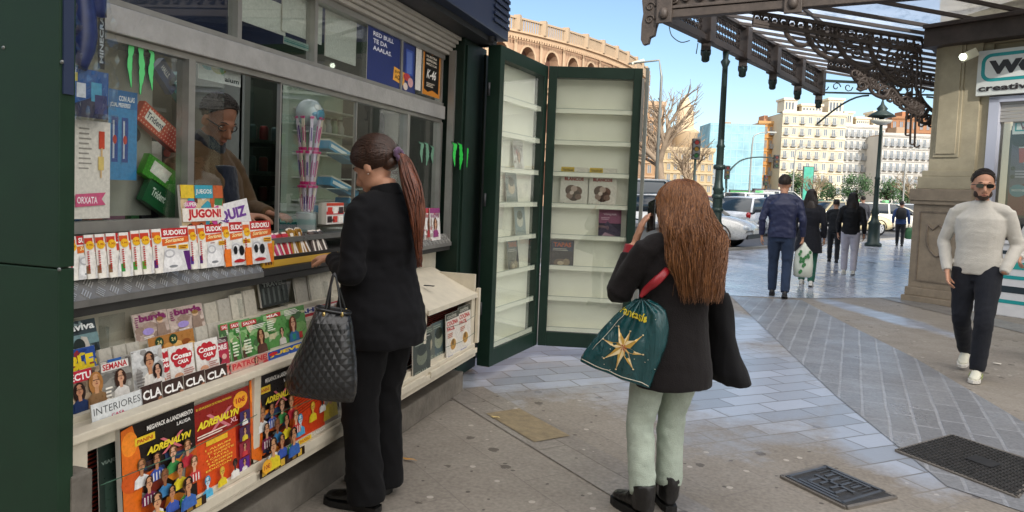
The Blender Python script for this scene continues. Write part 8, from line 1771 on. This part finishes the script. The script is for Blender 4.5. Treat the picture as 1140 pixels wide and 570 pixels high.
def bush_tree(px,D,h,seed,label,c='#34502a'):
    r=random.Random(seed); p=gd(px,D); t=thing('street_tree',p,label,'tree'); mb=MB(); mb.use(mat('#4a3a2a',.85)); mb.tube([p,p+V((.05,0,h*.45)),p+V((0,0,h*.7))],[.12,.09,.05],7)
    for k in range(5): a=r.uniform(0,6.3); mb.tube([p+UZ*h*.45,p+V((math.cos(a)*h*.2,math.sin(a)*h*.2,h*.75))],[.05,.02],5)
    mb.build('trunk',t); mb=MB()
    cl=[(p+V((r.uniform(-1,1)*h*.26,r.uniform(-1,1)*h*.26,h*r.uniform(.5,.95)))) for _ in range(9)]
    for k in range(1500):
        c_=r.choice(cl); d=V((r.gauss(0,1),r.gauss(0,1),r.gauss(0,1))).normalized()*h*.14*r.uniform(.2,1.7); mb.use(mat((c,'#45663a','#2a4224')[k%3],.7)); q=c_+d; u=V((r.gauss(0,1),r.gauss(0,1),r.gauss(0,1))).normalized()*h*.03; v=u.orthogonal().normalized()*h*.018; mb.face([q-u,q+v,q+u,q-v])
    mb.build('crown',t,recalc=False)
for i,(px,D,h,lb) in enumerate(((884,90,4.5,'small leafy tree left of the teal banner column'),(918,95,4.0,'round leafy tree above the cream car'),(950,92,4.6,'leafy tree behind the black jacket woman, against the white block'),(985,88,4.2,'leafy tree right of the lamp post across the road'),(1008,96,3.8,'low leafy tree above the distant walker'))): bush_tree(px,D,h,i+3,lb)
# far railings / hedge line
mb=MB(); r=random.Random(2); a=gd(860,84); b=gd(1045,84)
for k in range(5200):
    q=a.lerp(b,r.random())+V((0,r.uniform(-.5,.5),r.uniform(.1,1.5))); mb.use(mat(('#35543a','#4a6a44','#3f7a6a')[k%3],.8)); u=V((r.gauss(0,1),r.gauss(0,1),r.gauss(0,1))).normalized()*.16; v=u.orthogonal().normalized()*.09; mb.face([q-u,q+v,q+u,q-v])
mb.build('hedge',recalc=False,loc=a,label='long clipped green hedge along the far side of the road',cat='hedge')
for i,(px,D,lb) in enumerate(((832,56,'slim modern lamp pole far left of the tall cream block'),(880,70,'slim modern lamp pole in front of the tall cream block'),(1003,66,'slim modern lamp pole near the stone pilaster'))):
    p=gd(px,D); mb=MB(); mb.use(mat('#9a9c98',.4,.5)); mb.tube([p,p+UZ*5.5,p+UZ*6.4+_r0*.3,p+UZ*6.6+_r0*1.2],[.09,.06,.05,.04],8,sub=3); mb.bar(p+UZ*6.6+_r0*1.1,p+UZ*6.6+_r0*1.8,.2,.1); mb.build('street_light',loc=p,label=lb,cat='street lamp')
